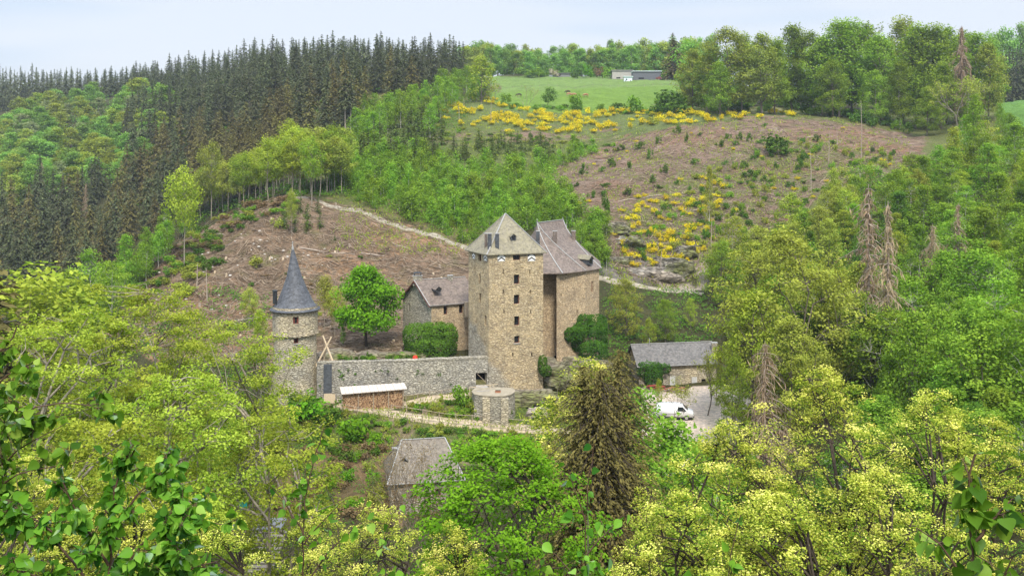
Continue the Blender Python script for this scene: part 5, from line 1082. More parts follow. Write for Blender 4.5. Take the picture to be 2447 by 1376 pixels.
def baretree(seed, H, R, depth=4, leafn=3, leaf=(.22, .14), stems=3, tr=None, spread=.55):
    """open tree with bare forking limbs and only scattered young leaves"""
    g = np.random.default_rng(seed); W_, L_ = Parts(), Parts(); tr = tr or H * .014; tips = []
    def grow(p, d, l, r, k):
        n_ = 4; pts = [p]
        for i in range(n_): d = unit(d + g.normal(0, .14, 3) + np.array([0, 0, .06])); pts.append(pts[-1] + d * l / n_)
        W_.add(*tube_np(np.array(pts), np.linspace(r, r * .6, n_ + 1), 5 if k > 2 else 3), .5)
        if k == 0 or l < .25: tips.extend(pts[2:]); return
        if k <= 2: tips.extend(pts[2:])
        for i in range(g.integers(2, 4)):
            nd = unit(d + g.normal(0, spread, 3) * np.array([1, 1, .7])); grow(pts[-1 - (i % 2)], nd, l * g.uniform(.6, .82), r * .6, k - 1)
    for s in range(stems): grow(np.array([0, 0, -.4]), unit(np.array([g.normal(0, .28), g.normal(0, .28), 1.])), H * .34, tr, depth)
    T = np.array(tips); T[:, :2] *= 1; s_ = np.repeat(T, leafn, 0); N = len(s_); pos = s_ + g.normal(0, .22, (N, 3))
    vs, fs = leaf_quads(pos, g.normal(0, .6, (N, 3)) + [0, 0, .8], g.normal(0, 1, (N, 3)), leaf[0] * g.uniform(.6, 1.3, N), leaf[1] * g.uniform(.6, 1.3, N)); L_.add(vs, fs, np.repeat(np.clip(g.normal(.5, .22, N), 0, 1), 4)); return W_, L_
def bushmesh(seed, H, R, n=400, leaf=(.3, .2), lobes=9, topv=.0, shape='low', flower=None):
    g = np.random.default_rng(seed); L_ = Parts()
    c = np.stack([g.normal(0, R * .42, lobes), g.normal(0, R * .42, lobes), g.uniform(.25, .78, lobes) * H], 1); k = g.integers(0, lobes, n)
    o = unit(g.normal(0, 1, (n, 3))) * (g.random((n, 1)) ** .4) * np.array([R * .45, R * .45, H * .32]); pos = c[k] + o; pos[:, 2] = np.abs(pos[:, 2])
    if shape == 'cone': pos[:, :2] *= (1.25 - pos[:, 2:3] / H).clip(.15, 1.2)
    nrm = unit(o) * .7 + g.normal(0, .5, (n, 3)) + [0, 0, .5]; val = np.clip(.45 + g.normal(0, .2, n) + g.normal(0, .12, lobes)[k], 0, 1)
    if flower is not None: val = np.where((pos[:, 2] > H * .3) & (g.random(n) < flower), g.uniform(.62, 1, n), g.uniform(0, .3, n))
    sz = g.uniform(.6, 1.3, n); vs, fs = leaf_quads(pos, nrm, g.normal(0, 1, (n, 3)), leaf[0] * sz, leaf[1] * sz); L_.add(vs, fs, np.repeat(val, 4)); return L_

# ------------------------------------------------------------------ plants: placing
def one_mesh_tree(name, wl, wm, lm): return joined(name, wl[0], wm, wl[1], lm)
def put(name, me, loc, s=1.0, rz=None, label=None, cat=None, group=None, sxy=None):
    o = bpy.data.objects.new(name, me); COL.objects.link(o); o.location = tuple(map(float, loc)); sxy = s if sxy is None else sxy
    o.scale = (sxy, sxy, s); o.rotation_euler = (0, 0, random.random() * 6.283 if rz is None else rz); return tag(o, label, cat, group)
def put_parts(name, tm, cm, loc, s=1.0, rz=None, label=None, cat='tree', group=None, sxy=None, tilt=(0, 0)):
    r_ = bpy.data.objects.new(name, None); COL.objects.link(r_); r_.empty_display_size = .5; sxy = s if sxy is None else sxy
    r_.location = tuple(map(float, loc)); r_.scale = (sxy, sxy, s); r_.rotation_euler = (tilt[0], tilt[1], random.random() * 6.283 if rz is None else rz); tag(r_, label, cat, group)
    a = bpy.data.objects.new('trunk', tm); b = bpy.data.objects.new('crown', cm)
    for q in (a, b): COL.objects.link(q); q.parent = r_
    return r_
def merged(name, items, label, cat):
    """many far plants nobody would count, as one object: items = (mesh, place, scale, width scale, turn)"""
    V, FQ, MI, AV, n = [], [], [], [], 0; mats = []
    for me, loc, s, sxy, rz in items:
        k = len(me.vertices); c = np.empty(k * 3, np.float32); me.vertices.foreach_get('co', c); c = c.reshape(-1, 3) * np.array([sxy, sxy, s]); ca_, sa_ = math.cos(rz), math.sin(rz)
        c = np.stack([c[:, 0] * ca_ - c[:, 1] * sa_, c[:, 0] * sa_ + c[:, 1] * ca_, c[:, 2]], 1) + np.asarray(loc, float)
        li = np.empty(len(me.loops), np.int32); me.loops.foreach_get('vertex_index', li); mi = np.empty(len(me.polygons), np.int32); me.polygons.foreach_get('material_index', mi); a = np.empty(k, np.float32); me.attributes['v'].data.foreach_get('value', a)
        loc_m = []
        for m in me.materials:
            if m not in mats: mats.append(m)
            loc_m.append(mats.index(m))
        V.append(c); FQ.append(li.reshape(-1, 4) + n); MI.append(np.array(loc_m)[mi]); AV.append(np.clip(a + random.uniform(-.12, .12), 0, 1)); n += k
    return tag(link(name, mesh_np(name, np.concatenate(V), [np.concatenate(FQ)], mats, midx=np.concatenate(MI), v=np.concatenate(AV))), label, cat, None, 'stuff')
def scatter(poly, n, sep, tries=40, ymin=60, yr=None, seed=0):
    g = np.random.default_rng(seed + 1000); xs = [p[0] for p in poly]; ys = [p[1] for p in poly]; out = []
    for _ in range(n * tries):
        if len(out) >= n: break
        px, py = g.uniform(min(xs), max(xs)), g.uniform(min(ys), max(ys))
        if not inpoly([px], [py], poly)[0]: continue
        h = hit(px, py, ymin)
        if h is None or (yr and not yr[0] <= h[1] <= yr[1]): continue
        if any((h[0] - q[0]) ** 2 + (h[1] - q[1]) ** 2 < sep * sep for q in out): continue
        out.append(h)
    return out

# ------------------------------------------------------------------ far woods
spr = [one_mesh_tree("spruce_tree", conifer(10 + i, 24, 4.4 + .4 * (i % 3), .05, 38, 10, 12, (1.05, .5), .3, ragged=.4, pw=.66), m_bark, LM['spruce']) for i in range(5)]
sprb = [one_mesh_tree("spruce_tree", conifer(30 + i, 24, 4.6, .05, 38, 10, 12, (1.0, .48), .32, ragged=.4, pw=.66), m_bark, LM['spruce_b']) for i in range(4)]
sprt = [one_mesh_tree("spruce_tree", conifer(40 + i, 25, 3.0, .45, 22, 8, 7, (1.25, .6), .3, pw=.7), m_pale_bark, LM['spruce']) for i in range(2)]
S1 = [(300, 300), (450, 212), (620, 186), (800, 168), (1000, 160), (1120, 172), (1128, 205), (1010, 236), (900, 275), (850, 330), (700, 350), (520, 330), (430, 420), (440, 500), (330, 500), (300, 400)]
S1top = [(-60, 240), (250, 222), (450, 200), (450, 215), (250, 245), (-60, 275)]
S2 = [(-60, 560), (60, 490), (180, 480), (330, 440), (430, 470), (420, 560), (330, 600), (200, 700), (-60, 700)]
G1 = 'spruces of the dark wood on the far ridge'
FARSP = []
for i, p in enumerate(scatter(S1, 225, 3.3, seed=1)):
    if p[1] > 555: FARSP.append((random.choice(spr), p, random.uniform(.78, 1.05), random.uniform(.9, 1.2), random.random() * 6)); continue
    brn = p[1] < 470 and random.random() < .5
    put('spruce_tree', random.choice(sprb if brn else spr), p, random.uniform(.78, 1.12), None, 'brownish spruce on the lower edge of the dark ridge wood' if brn else 'dark green spruce in the dense wood on the far ridge', 'tree', G1 + (', lower edge' if brn else ''), random.uniform(.9, 1.2))
for i in range(46):   # the skyline row
    px = 330 + i * 17.2 + random.uniform(-7, 7); yt = np.interp(px, [330, 430, 540, 690, 840, 960, 1100], [148, 128, 112, 90, 80, 88, 86]) + 4 + random.gauss(0, 8)
    Y = np.interp(px, [330, 1100], [705, 560]) + random.uniform(-12, 10); p, h = topfit(px, yt, Y)
    put('spruce_tree', spr[i % 5], p, h / 24, None, 'dark spruce with a bare pointed tip standing on the ridge skyline', 'tree', 'spruces along the ridge skyline', np.clip(h / 24, .7, 1.15))
for i in range(70):   # a second row fills in behind the skyline
    px = 320 + i * 11.3 + random.uniform(-4, 4); yt = np.interp(px, [330, 430, 540, 690, 840, 960, 1100], [158, 140, 126, 104, 92, 100, 98]) + random.gauss(0, 7); p, h = topfit(px, yt, np.interp(px, [330, 1100], [690, 570]) + random.uniform(-20, 8)); FARSP.append((spr[i % 5], p, h / 24, h / 24, i * 1.7))
for i in range(90):
    px = -50 + i * 4.9 + random.uniform(-5, 5); Y = 748 + random.uniform(-28, 22); p, h = topfit(px, 168 + random.gauss(0, 8) - max(0, px - 250) * .06, Y)
    FARSP.append((spr[i % 5], p, h / 24, .9, random.random() * 6))
merged('spruce_wood', FARSP, 'far dark spruce wood closing off the ridge behind the front trees', 'wood')
for i, p in enumerate(scatter(S2, 70, 3.4, seed=2)):
    put('spruce_tree', random.choice(spr + sprb), p, random.uniform(.72, 1.02), None, 'tall dark spruce low in the side valley below the light green wood', 'tree', 'spruces low in the side valley', random.uniform(.85, 1.1))
for px, y, h in ((585, 285, 27), (600, 288, 25), (578, 300, 24), (612, 282, 26), (595, 296, 26), (825, 335, 28), (838, 330, 26)):
    q = hit(px, y); put('spruce_tree', sprt[int(px) % 2], q, h / 25, None, 'tall spruce with a long bare pale trunk at a gap in the dark wood', 'tree', 'bare trunked spruces at the wood gap')
for px, yb, H_, lb in ((100, 475, 17, 'grey dead spruce, widest of the bare ones in the side valley'), (150, 500, 15, 'grey dead spruce among dark spruces at the valley head'), (205, 530, 16, 'thin grey dead spruce beside brownish spruces low in the valley')):
    w_, l_ = deadconifer(px, H_, 3.0, 28, 6, 1.6); q = hit(px, yb)
    put_parts('dead_spruce', w_.mesh('trunk', m_deadwood), l_.mesh('crown', LM['dead']), q, 1, None, lb)

far = {}
for key, mt in (('far_green', 'far_green'), ('far_yell', 'far_yell'), ('far_pale', 'far_pale')):
    far[key] = [one_mesh_tree("broadleaf_tree", broadleaf(60 + i + len(key) * 7, 15, 5.0, .12, ('round', 'egg', 'tall')[i % 3], 52, 46, (.72, .5), 1.25, 5, twigs=False), m_bark, LM[mt]) for i in range(4)]
D1 = [(-60, 320), (60, 280), (180, 250), (340, 232), (440, 270), (420, 360), (330, 430), (200, 470), (60, 490), (-60, 520)]
lab = dict(far_green='rounded fresh green tree in the far mixed wood', far_yell='rounded yellow green tree in the far mixed wood', far_pale='rounded pale grey green tree in the far mixed wood')
for i, p in enumerate(scatter(D1, 150, 4.6, seed=3)):
    k = random.choices(('far_green', 'far_yell', 'far_pale'), (5, 2.6, 1.3))[0]; s_ = random.uniform(.7, 1.1)
    put('broadleaf_tree', random.choice(far[k]), p, s_, None, lab[k], 'tree', 'broadleaf trees of the far left wood, ' + k[4:], s_ * random.uniform(1.0, 1.25))
for px, yb, s_, k, lb in ((390, 292, 1.35, 'far_green', 'large bright green tree against the dark spruces of the far wood'), (330, 262, 1.3, 'far_yell', 'broad yellow green tree highest in the far mixed wood'), (320, 300, 1.15, 'far_pale', 'broad grey green tree below the highest yellow green one')):
    put('broadleaf_tree', far[k][1], hit(px, yb), s_, None, lb, 'tree', None, s_ * 1.3)

S3 = [(470, 330), (720, 340), (700, 430), (600, 455), (500, 480), (430, 440)]
for i, p in enumerate(scatter(S3, 34, 3.2, seed=22)):
    put('spruce_tree', random.choice(sprb), p, random.uniform(.6, .9), None, 'brown tinged spruce rising right behind the grove on the shoulder', 'tree', 'spruces behind the shoulder grove', random.uniform(.85, 1.1))
# trees behind the pasture
for row, (Yr, n_) in enumerate(((655, 34), (690, 36), (740, 36))):
    for i in range(n_):
        px = 1105 + i * 17 + random.uniform(-8, 8); yt = np.interp(px, [1100, 1180, 1300, 1420, 1500, 1620, 1700], [104, 106, 116, 108, 98, 92, 88]) + random.uniform(-7, 16) + (8 if row == 0 else 0)
        k = random.choices(('far_green', 'far_yell', 'far_pale', 'dark'), (5, 2.4, 0, 1.6))[0]; p, h = topfit(px, yt, Yr + random.uniform(-8, 8))
        if k == 'dark': put('broadleaf_tree', far['far_green'][i % 4], p, h / 15, None, 'deep green tree in the row behind the pasture', 'tree', 'tree row behind the pasture, deep green', 1.0)
        else: put('broadleaf_tree', far[k][i % 4], p, h / 15, None, ('fresh green' if k == 'far_green' else 'yellow green') + ' tree in the row behind the pasture', 'tree', 'tree row behind the pasture, ' + k[4:], random.uniform(.95, 1.25))
for px, yt in ((1452, 100), (1500, 112), (1410, 118)):
    p, h = topfit(px, yt, 765); put('spruce_tree', spr[0], p, h / 24, None, 'small spruce tip rising above the tree row behind the pasture', 'tree', 'spruce tips behind the pasture', .8)
p, h = topfit(1608, 78, 610); put('spruce_tree', sprb[1], p, h / 24, None, 'dark brown green conifer right beside the pasture shed', 'tree', None, 1.9)
p, h = topfit(1622, 100, 618); put('spruce_tree', spr[1], p, h / 24, None, 'dark conifer crowded behind the one beside the pasture shed', 'tree', None, 1.6)

# high beeches on the right crest
beech = [broadleaf(90 + i, 30, 9.2, .17, ('egg', 'tall', 'round')[i % 3], 170, 56, (.66, .44), 1.4, 10, tr=.36, lobe=.45, flat=.7) for i in range(5)]
be_m = [(b_[0].mesh('trunk', m_pale_bark if i in (1, 3) else m_bark), b_[1].mesh('crown', LM['beech'])) for i, b_ in enumerate(beech)]
be_y = [b_[1].mesh('crown', LM['far_yell']) for b_ in beech[:3]]
ridge = [(1655, 118, 425, 2), (1690, 130, 418, 0), (1742, 74, 408, 2), (1775, 78, 415, 2), (1820, 86, 404, 2), (1852, 92, 412, 1), (1892, 66, 425, 0), (1930, 84, 420, 1), (1965, 92, 410, 0), (2005, 52, 405, 1), (2035, 46, 412, 1), (2070, 64, 420, 0), (2105, 90, 400, 0), (2160, 40, 425, 2), (2190, 62, 402, 1), (2225, 58, 396, 0), (2262, 72, 405, 1), (2300, 84, 412, 0), (2335, 82, 398, 0), (2362, 110, 388, 2), (2250, 150, 372, 1), (2150, 150, 384, 0), (1990, 150, 392, 1), (2090, 170, 386, 1), (1720, 150, 400, 0), (2215, 210, 360, 1), (2320, 200, 362, 0)]
wd = ('dense green', 'deep green', 'yellow green')
for i, (px, yt, Y, k) in enumerate(ridge):
    p, h = topfit(px, yt, Y); s_ = h / 30; b_ = i % 5
    put_parts('beech_tree', be_m[b_][0], be_y[b_ % 3] if k == 2 else be_m[b_][1], p, s_, None, f'{"tall" if h > 27 else "lower"} {wd[k]} beech in the tree line on the clear-cut crest', 'tree', f'beeches on the clear-cut crest, {"tall" if h > 27 else "lower"} {wd[k]}', s_ * random.uniform(.82, 1.05))
for i in range(16):
    px = 1660 + i * 47 + random.uniform(-15, 15); p, h = topfit(px, 100 + random.uniform(-12, 20), 470 + random.uniform(-10, 25))
    put('broadleaf_tree', far['far_green'][i % 4], p, h / 15, None, 'dark green tree filling in behind the tall beeches', 'tree', 'trees behind the crest beeches', 1.5)
for i in range(12):
    px = 2370 + i * 14; p, h = topfit(px, 62 + random.uniform(-4, 30), 600); put('broadleaf_tree', far['far_green'][i % 4], p, h / 15, None, 'far green tree above the dark conifer block at the field', 'tree', 'trees above the conifer block', 1.1)
BLK = []
for i in range(16):
    px = 2376 + i * 9; p, h = topfit(px, 108 + random.uniform(-5, 10), 560 + (i % 3) * 8); BLK.append((spr[i % 5], p, h / 24, 1.1, i * 1.3))
merged('spruce_wood', BLK, 'solid dark conifer block standing beyond the small field', 'wood')
bt = baretree(5, 17, 6, 5, 2, (.4, .28), 3, .16, .5); p, h = topfit(2110, 40, 418); put_parts('bare_tree', bt[0].mesh('trunk', m_pale_bark), bt[1].mesh('crown', LM['far_pale']), p, h / 17, None, 'almost leafless pale tree with a fan of twigs above the beeches')
bt = baretree(8, 15, 6, 5, 2, (.4, .26), 2, .2, .5); p, h = topfit(2290, 168, 352); put_parts('bare_tree', bt[0].mesh('trunk', m_pale_bark), bt[1].mesh('crown', LM['olive']), p, h / 15, None, 'pale forked tree with thin foliage below the brown dead spruce')
dc = deadconifer(77, 20, 4.2, 36, 8, 1.7); p, h = topfit(2298, 62, 375); put_parts('dead_spruce', dc[0].mesh('trunk', m_deadwood), dc[1].mesh('crown', LM['dead']), p, h / 20, None, 'tall brown dead spruce rising among the crest beeches')

# hedges, bushes and trees round the pasture
bushm = [bushmesh(200 + i, 2.6, 1.6, 420, (.42, .28)) for i in range(4)]
bu_g = [b_.mesh('bush', LM['bush']) for b_ in bushm]; bu_s = [b_.mesh('bush', LM['sap']) for b_ in bushm]; bu_o = [b_.mesh('bush', LM['olive']) for b_ in bushm]; bu_y = [b_.mesh('bush', LM['lime']) for b_ in bushm]
bu_p = [b_.mesh('bush', LM['blossom']) for b_ in bushm]; bu_c = [b_.mesh('bush', LM['copper']) for b_ in bushm]
bu_b = [b_.mesh('bush', LM['bright']) for b_ in bushm]
def bush_at(me, px, yb, hpx, wpx, label, group=None, ymin=60, name='bush'):
    q = hit(px, yb, ymin)
    if q is None: return
    k = q[1] / F; return put(name, me, q, hpx * k / 2.6, None, label, 'bush', group, wpx * k / 3.6)
for px, yb, h, w, m, lb in ((1320, 184, 20, 30, bu_p[0], 'white blossoming bush at the far pasture edge'), (1272, 186, 26, 70, bu_s[1], 'wide green bush beside the white blossoming one'), (1402, 187, 34, 32, bu_b[0], 'round bright green bush alone at the far pasture edge'), (1430, 186, 30, 26, bu_c[1], 'copper brown bush next to the round bright green one'), (1455, 188, 30, 34, bu_s[2], 'green bush next to the copper brown one'), (1470, 189, 24, 22, bu_p[2], 'pinkish blossoming bush before the pale shed'), (1376, 188, 20, 26, bu_g[1], 'small dark bush between the low roof and the round bright bush'), (1535, 190, 18, 40, bu_g[2], 'dark climbing bush against the grey barn wall'),
                            (1313, 250, 50, 44, None, ''), (1376, 262, 40, 36, bu_b[2], 'bright yellow green bush standing before the cows'), (1515, 272, 44, 50, bu_s[0], 'loose green bush at the lower pasture edge near the broom'), (1600, 275, 60, 90, bu_g[0], 'big dark green bush at the pasture corner'), (1212, 248, 26, 30, bu_s[3], 'small green bush at the left pasture corner'), (1650, 262, 50, 60, bu_o[0], 'brownish bush under the crest trees by the pasture'), (1480, 262, 18, 40, bu_g[3], 'low dark bush in the pasture hedge before the broom')):
    if m is not None: bush_at(m, px, yb, h, w, lb)
tw = broadleaf(301, 9, 3.4, .32, 'round', 46, 34, (.5, .34), .85, 6, tr=.14); q = hit(1308, 258); put_parts('field_tree', tw[0].mesh('trunk', m_dark_bark), tw[1].mesh('crown', LM['bush']), q, 1.0, 0.0, 'small leaning dark tree alone in the pasture beside the cows', tilt=(0, .12))
bt = baretree(21, 12, 4, 4, 1, (.25, .15), 3, .10, .4); q = hit(1255, 262); put_parts('bare_tree', bt[0].mesh('trunk', m_pale_bark), bt[1].mesh('crown', LM['olive']), q, 1.0, None, 'thin leafless tree at the left side of the pasture')
bt = baretree(23, 9, 4, 4, 2, (.3, .2), 4, .09, .4); q = hit(1185, 240); put_parts('bare_tree', bt[0].mesh('trunk', m_pale_bark), bt[1].mesh('crown', LM['dead']), q, 1.0, None, 'grey leafless thicket tree under the big green tree by the pasture')
bg_ = broadleaf(302, 17, 6.2, .06, 'egg', 80, 40, (.6, .4), 1.2, 7); q = hit(1150, 244); put_parts('broadleaf_tree', bg_[0].mesh('trunk', m_bark), bg_[1].mesh('crown', LM['lime']), q, (244 - 138) * q[1] / F / 17, None, 'big light green tree at the corner between dark wood and pasture')
for i, p in enumerate(scatter([(1560, 245), (1900, 250), (2150, 290), (2170, 320), (2000, 285), (1880, 270), (1560, 275)], 80, 2.5, seed=9)):
    put('bush', random.choice(bu_g + bu_s), p, random.uniform(.9, 2.2), None, 'green bush along the foot of the crest beeches', 'bush', 'bushes at the foot of the crest beeches', random.uniform(1, 2))
for i, p in enumerate(scatter([(1190, 250), (1560, 266), (1560, 276), (1190, 262)], 26, 2.5, seed=10)):
    put('bush', random.choice(bu_g + bu_s), p, random.uniform(.5, 1.0), None, 'low hedge bush between broom and pasture', 'bush', 'low hedge bushes below the pasture', random.uniform(.8, 1.4))

# ------------------------------------------------------------------ middle slopes
shoulder = [broadleaf(120 + i, 16, 4.4, (.42, .46, .3)[i % 3], ('egg', 'round', 'tall')[i % 3], 84, 50, (.42, .28), .85, 7, tr=.15, flat=.9, lobe=.5) for i in range(5)]
sh_t = [b_[0].mesh('trunk', m_pale_bark) for b_ in shoulder]; sh_c = {k: [b_[1].mesh('crown', LM[k]) for b_ in shoulder] for k in ('lime', 'beech', 'far_yell', 'olive')}
SH = [(430, 560), (520, 515), (600, 492), (690, 468), (800, 474), (850, 462), (830, 430), (700, 436), (620, 462), (520, 490), (440, 520)]
nm = dict(lime='lime green', beech='leaf green', far_yell='yellow green', olive='olive')
for i, p in enumerate(scatter(SH, 66, 2.2, seed=4)):
    k = random.choices(('lime', 'beech', 'far_yell', 'olive'), (3, 2, 3, .6))[0]; b_ = random.randrange(5); s_ = random.uniform(.75, 1.08)
    put_parts('slender_tree', sh_t[b_], sh_c[k][b_], p, s_, None, f'slender {nm[k]} tree of the grove on the clear-cut shoulder', 'tree', 'grove on the clear-cut shoulder, ' + nm[k], s_ * random.uniform(.8, 1.05))
for px, yb, yt, k, lb in ((745, 490, 330, 'beech', 'white stemmed tree standing where the stony track leaves the grove'), (697, 570, 455, 'far_yell', 'thin lone tree above the tower cone with a bare lower stem'), (440, 640, 405, 'lime', 'light stemmed tree at the outer end of the grove'), (505, 525, 345, 'far_yell', 'tall yellow green tree near the outer end of the grove'), (690, 440, 290, 'lime', 'bright lime tree highest in the grove before the dark wood')):
    q = hit(px, yb); h = (yb - yt) * q[1] / F; put_parts('slender_tree', sh_t[1], sh_c[k][1], q, h / 16, None, lb, 'tree', None, h / 16 * (.42 if px == 697 else .7))
yng = [conifer(140 + i, 7, 2.1, .02, 18, 7, 6, (.6, .28), .2) for i in range(3)]
yg = [one_mesh_tree('young_spruce', w, m_bark, LM['young']) for w in yng]
for i, p in enumerate(scatter([(850, 330), (960, 265), (1070, 300), (1060, 400), (960, 400), (860, 400)], 46, 2.6, seed=5)): put('young_spruce', yg[i % 3], p, random.uniform(1.0, 1.7), None, 'dark young spruce in the thicket below the ridge wood', 'tree', 'young spruce thicket below the ridge wood')
for i, p in enumerate(scatter([(1080, 350), (1300, 340), (1350, 390), (1200, 400), (1060, 390)], 50, 1.8, seed=6)): put('young_spruce', yg[i % 3], p, random.uniform(.55, 1.0), None, 'olive green young spruce planted above the birch saplings', 'tree', 'young spruces above the saplings')
for px, yb, h, lb in ((735, 545, 62, 'young spruce beside the lone thin tree on the clear-cut'), (705, 535, 40, 'small young spruce left of the larger one on the clear-cut'), (800, 575, 16, 'tiny spruce near the track bend on the clear-cut')):
    q = hit(px, yb); put('young_spruce', yg[0], q, h * q[1] / F / 7, None, lb, 'tree')
# birches along the edge of the dark wood
bir = [broadleaf(160 + i, 11, 2.5, .2, 'tall', 54, 32, (.42, .28), .7, 6, tr=.085, flat=.9) for i in range(4)]
bi_t = [b_[0].mesh('trunk', m_birch) for b_ in bir]; bi_c = [b_[1].mesh('crown', LM['sap']) for b_ in bir]; bi_c2 = [b_[1].mesh('crown', LM['beech']) for b_ in bir]
for i, p in enumerate(scatter([(830, 330), (900, 285), (1010, 245), (1120, 215), (1190, 235), (1080, 262), (1060, 300), (940, 310), (860, 380)], 62, 2.4, seed=7)):
    s_ = random.uniform(.7, 1.25); b_ = i % 4; put_parts('birch_tree', bi_t[b_], bi_c[b_] if i % 3 else bi_c2[b_], p, s_, None, 'light green birch along the lower edge of the dark ridge wood', 'tree', 'birches along the ridge wood')
for px, yb, yt, lb in ((875, 300, 225, 'birch with a bright round top against the dark spruces'), (932, 290, 222, 'birch second of the bright tops against the dark spruces'), (1028, 330, 250, 'birch with a white leaning stem above the young spruces')):
    q = hit(px, yb); put_parts('birch_tree', bi_t[0], bi_c[0], q, (yb - yt) * q[1] / F / 11, None, lb)
# saplings of the green slope
sapl = [broadleaf(180 + i, 5.5, 1.35, .06, ('cone', 'tall', 'egg')[i % 3], 34, 26, (.32, .22), .5, 3, tr=.045, twigs=False, flat=1.0) for i in range(5)]
sp_m = [one_mesh_tree('sapling', w, m_birch, LM['sap']) for w in sapl]; sp_b = [one_mesh_tree('sapling', w, m_birch, LM['beech']) for w in sapl]
SP = [(780, 370), (860, 340), (1060, 395), (1250, 400), (1420, 350), (1440, 360), (1290, 430), (1350, 470), (1440, 530), (1420, 570), (1330, 545), (1180, 585), (1110, 582), (1000, 538), (860, 490), (790, 462)]
for i, p in enumerate(scatter(SP, 300, 1.5, seed=8)):
    s_ = random.uniform(.65, 1.35); put('sapling', random.choice(sp_m if i % 4 else sp_b), p, s_, None, 'bright green birch sapling in the young growth above the stony track', 'sapling', 'saplings above the stony track', s_ * random.uniform(.9, 1.3))
thick = Parts(); g = np.random.default_rng(55)
for p in scatter(SP, 700, .5, seed=18):
    n_ = 42; pos = p + g.normal(0, .75, (n_, 3)) * np.array([1, 1, .8]) + [0, 0, 1.0]; vs, fs = leaf_quads(pos, g.normal(0, .6, (n_, 3)) + [0, -.2, .8], g.normal(0, 1, (n_, 3)), .38, .26); thick.add(vs, fs, np.repeat(np.clip(g.normal(.4, .2, n_) + g.normal(0, .12), 0, 1), 4))
tag(link('undergrowth', thick.mesh('undergrowth', LM['sap'])), 'green undergrowth filling in between the birch saplings', 'undergrowth', None, 'stuff')
# broom in flower and bushes on the clear-cut
brm = [bushmesh(220 + i, 2.0, 1.7, 420, (.34, .24), flower=(.75, .66, .85)[i % 3], lobes=12).mesh('broom_bush', LM['broom']) for i in range(4)]
def drifts(poly, n, sep, seed, f=9.0):
    q = scatter(poly, int(n * 1.4), sep, seed=seed); q.sort(key=lambda p: -vnoise(p[0] / f + 50, p[1] / f, seed) - .25 * random.random()); return q[:n]
for i, p in enumerate(drifts([(1040, 245), (1180, 232), (1260, 262), (1660, 268), (1900, 268), (1900, 280), (1680, 296), (1440, 318), (1240, 322), (1050, 296)], 205, 1.2, 11)): put('broom_bush', brm[i % 4], p, random.uniform(.7, 1.4), None, 'yellow flowering broom bush in the band below the pasture', 'bush', 'broom below the pasture', random.uniform(.6, 1.25))
for i, p in enumerate(drifts([(1480, 500), (1560, 440), (1700, 400), (1740, 460), (1690, 560), (1700, 620), (1620, 650), (1500, 640), (1470, 560)], 98, .8, 12, 6.0)): put('broom_bush', brm[i % 4], p, random.uniform(.5, 1.05), None, 'yellow broom bush on the steep clear-cut above the rock face', 'bush', 'broom above the rock face', random.uniform(.45, .8))
for i, p in enumerate(scatter(CUT_RIGHT, 30, 3, seed=13)): put('broom_bush', brm[i % 4], p, random.uniform(.35, .65), None, 'scattered small broom bush on the bare clear-cut', 'bush', 'broom scattered on the clear-cut')
for i, p in enumerate(scatter([(1370, 560), (1450, 530), (1455, 660), (1370, 650)], 26, 1.6, seed=19)): put('young_tree', random.choice(sp_m + sp_b), p, random.uniform(.5, 1.0), None, 'green sapling on the slope between great house roof and crag', 'sapling', 'saplings beside the crag', random.uniform(.8, 1.3))
cbm = [bushmesh(230 + i, 2.6, 1.2, 420, (.34, .22), lobes=6).mesh('bush', LM['bush']) for i in range(3)]
for i, p in enumerate(scatter([(1330, 470), (1420, 380), (1600, 320), (1800, 300), (2100, 330), (1900, 450), (1700, 420), (1500, 480), (1440, 520)], 44, 3.0, seed=14)): put('bush', cbm[i % 3], p, random.uniform(.5, 1.35), None, 'upright dark green bush on the bare brown clear-cut', 'bush', 'dark bushes on the clear-cut', random.uniform(.7, 1.2))
for i, p in enumerate(scatter([(1650, 430), (1900, 340), (2120, 360), (2200, 400), (1950, 600), (1750, 620), (1480, 640), (1500, 580)], 225, 1.5, seed=15)): put('scrub_bush', random.choice(bu_g + bu_o + bu_s), p, random.uniform(.3, 1.0), None, 'low scrub bush on the brushy right part of the clear-cut', 'bush', 'scrub on the brushy clear-cut', random.uniform(.4, .9))
for i, p in enumerate(scatter([(420, 700), (470, 580), (560, 540), (520, 640), (440, 720)], 18, 2, seed=16)): put('bush', random.choice(bu_g + bu_o), p, random.uniform(.5, .9), None, 'green bush at the left edge of the stump covered slope', 'bush', 'bushes left on the stump slope', random.uniform(.8, 1.5))
for px, yb, h, w, m, lb in ((1850, 372, 52, 70, bu_g[0], 'widest dark bush on the upper clear-cut crest'), (1448, 520, 60, 36, cbm[0], 'tall narrow green bush at the top of the rock face'), (1640, 340, 22, 18, cbm[1], 'small round bush high on the bare crest'), (1552, 383, 30, 24, cbm[2], 'dense bush in the middle of the bare slope'), (665, 545, 26, 34, bu_o[1], 'olive bush by the white stones on the stump slope'), (610, 640, 30, 40, bu_o[2], 'loose olive bush left of the cone roof'), (1560, 300, 26, 30, bu_o[1], 'olive scrub bush below the broom band')):
    bush_at(m, px, yb, h, w, lb)
for i, p in enumerate(scatter([(300, 725), (430, 585), (560, 500), (700, 468), (720, 500), (600, 535), (450, 640), (340, 740)], 74, 1.5, seed=45)): put('shrub', random.choice(bu_g + bu_o + bu_s + bu_c), p, random.uniform(.3, .9), None, 'scrub bush along the crest of the brown shoulder', 'bush', 'scrub on the brown shoulder crest', random.uniform(.5, 1.2))
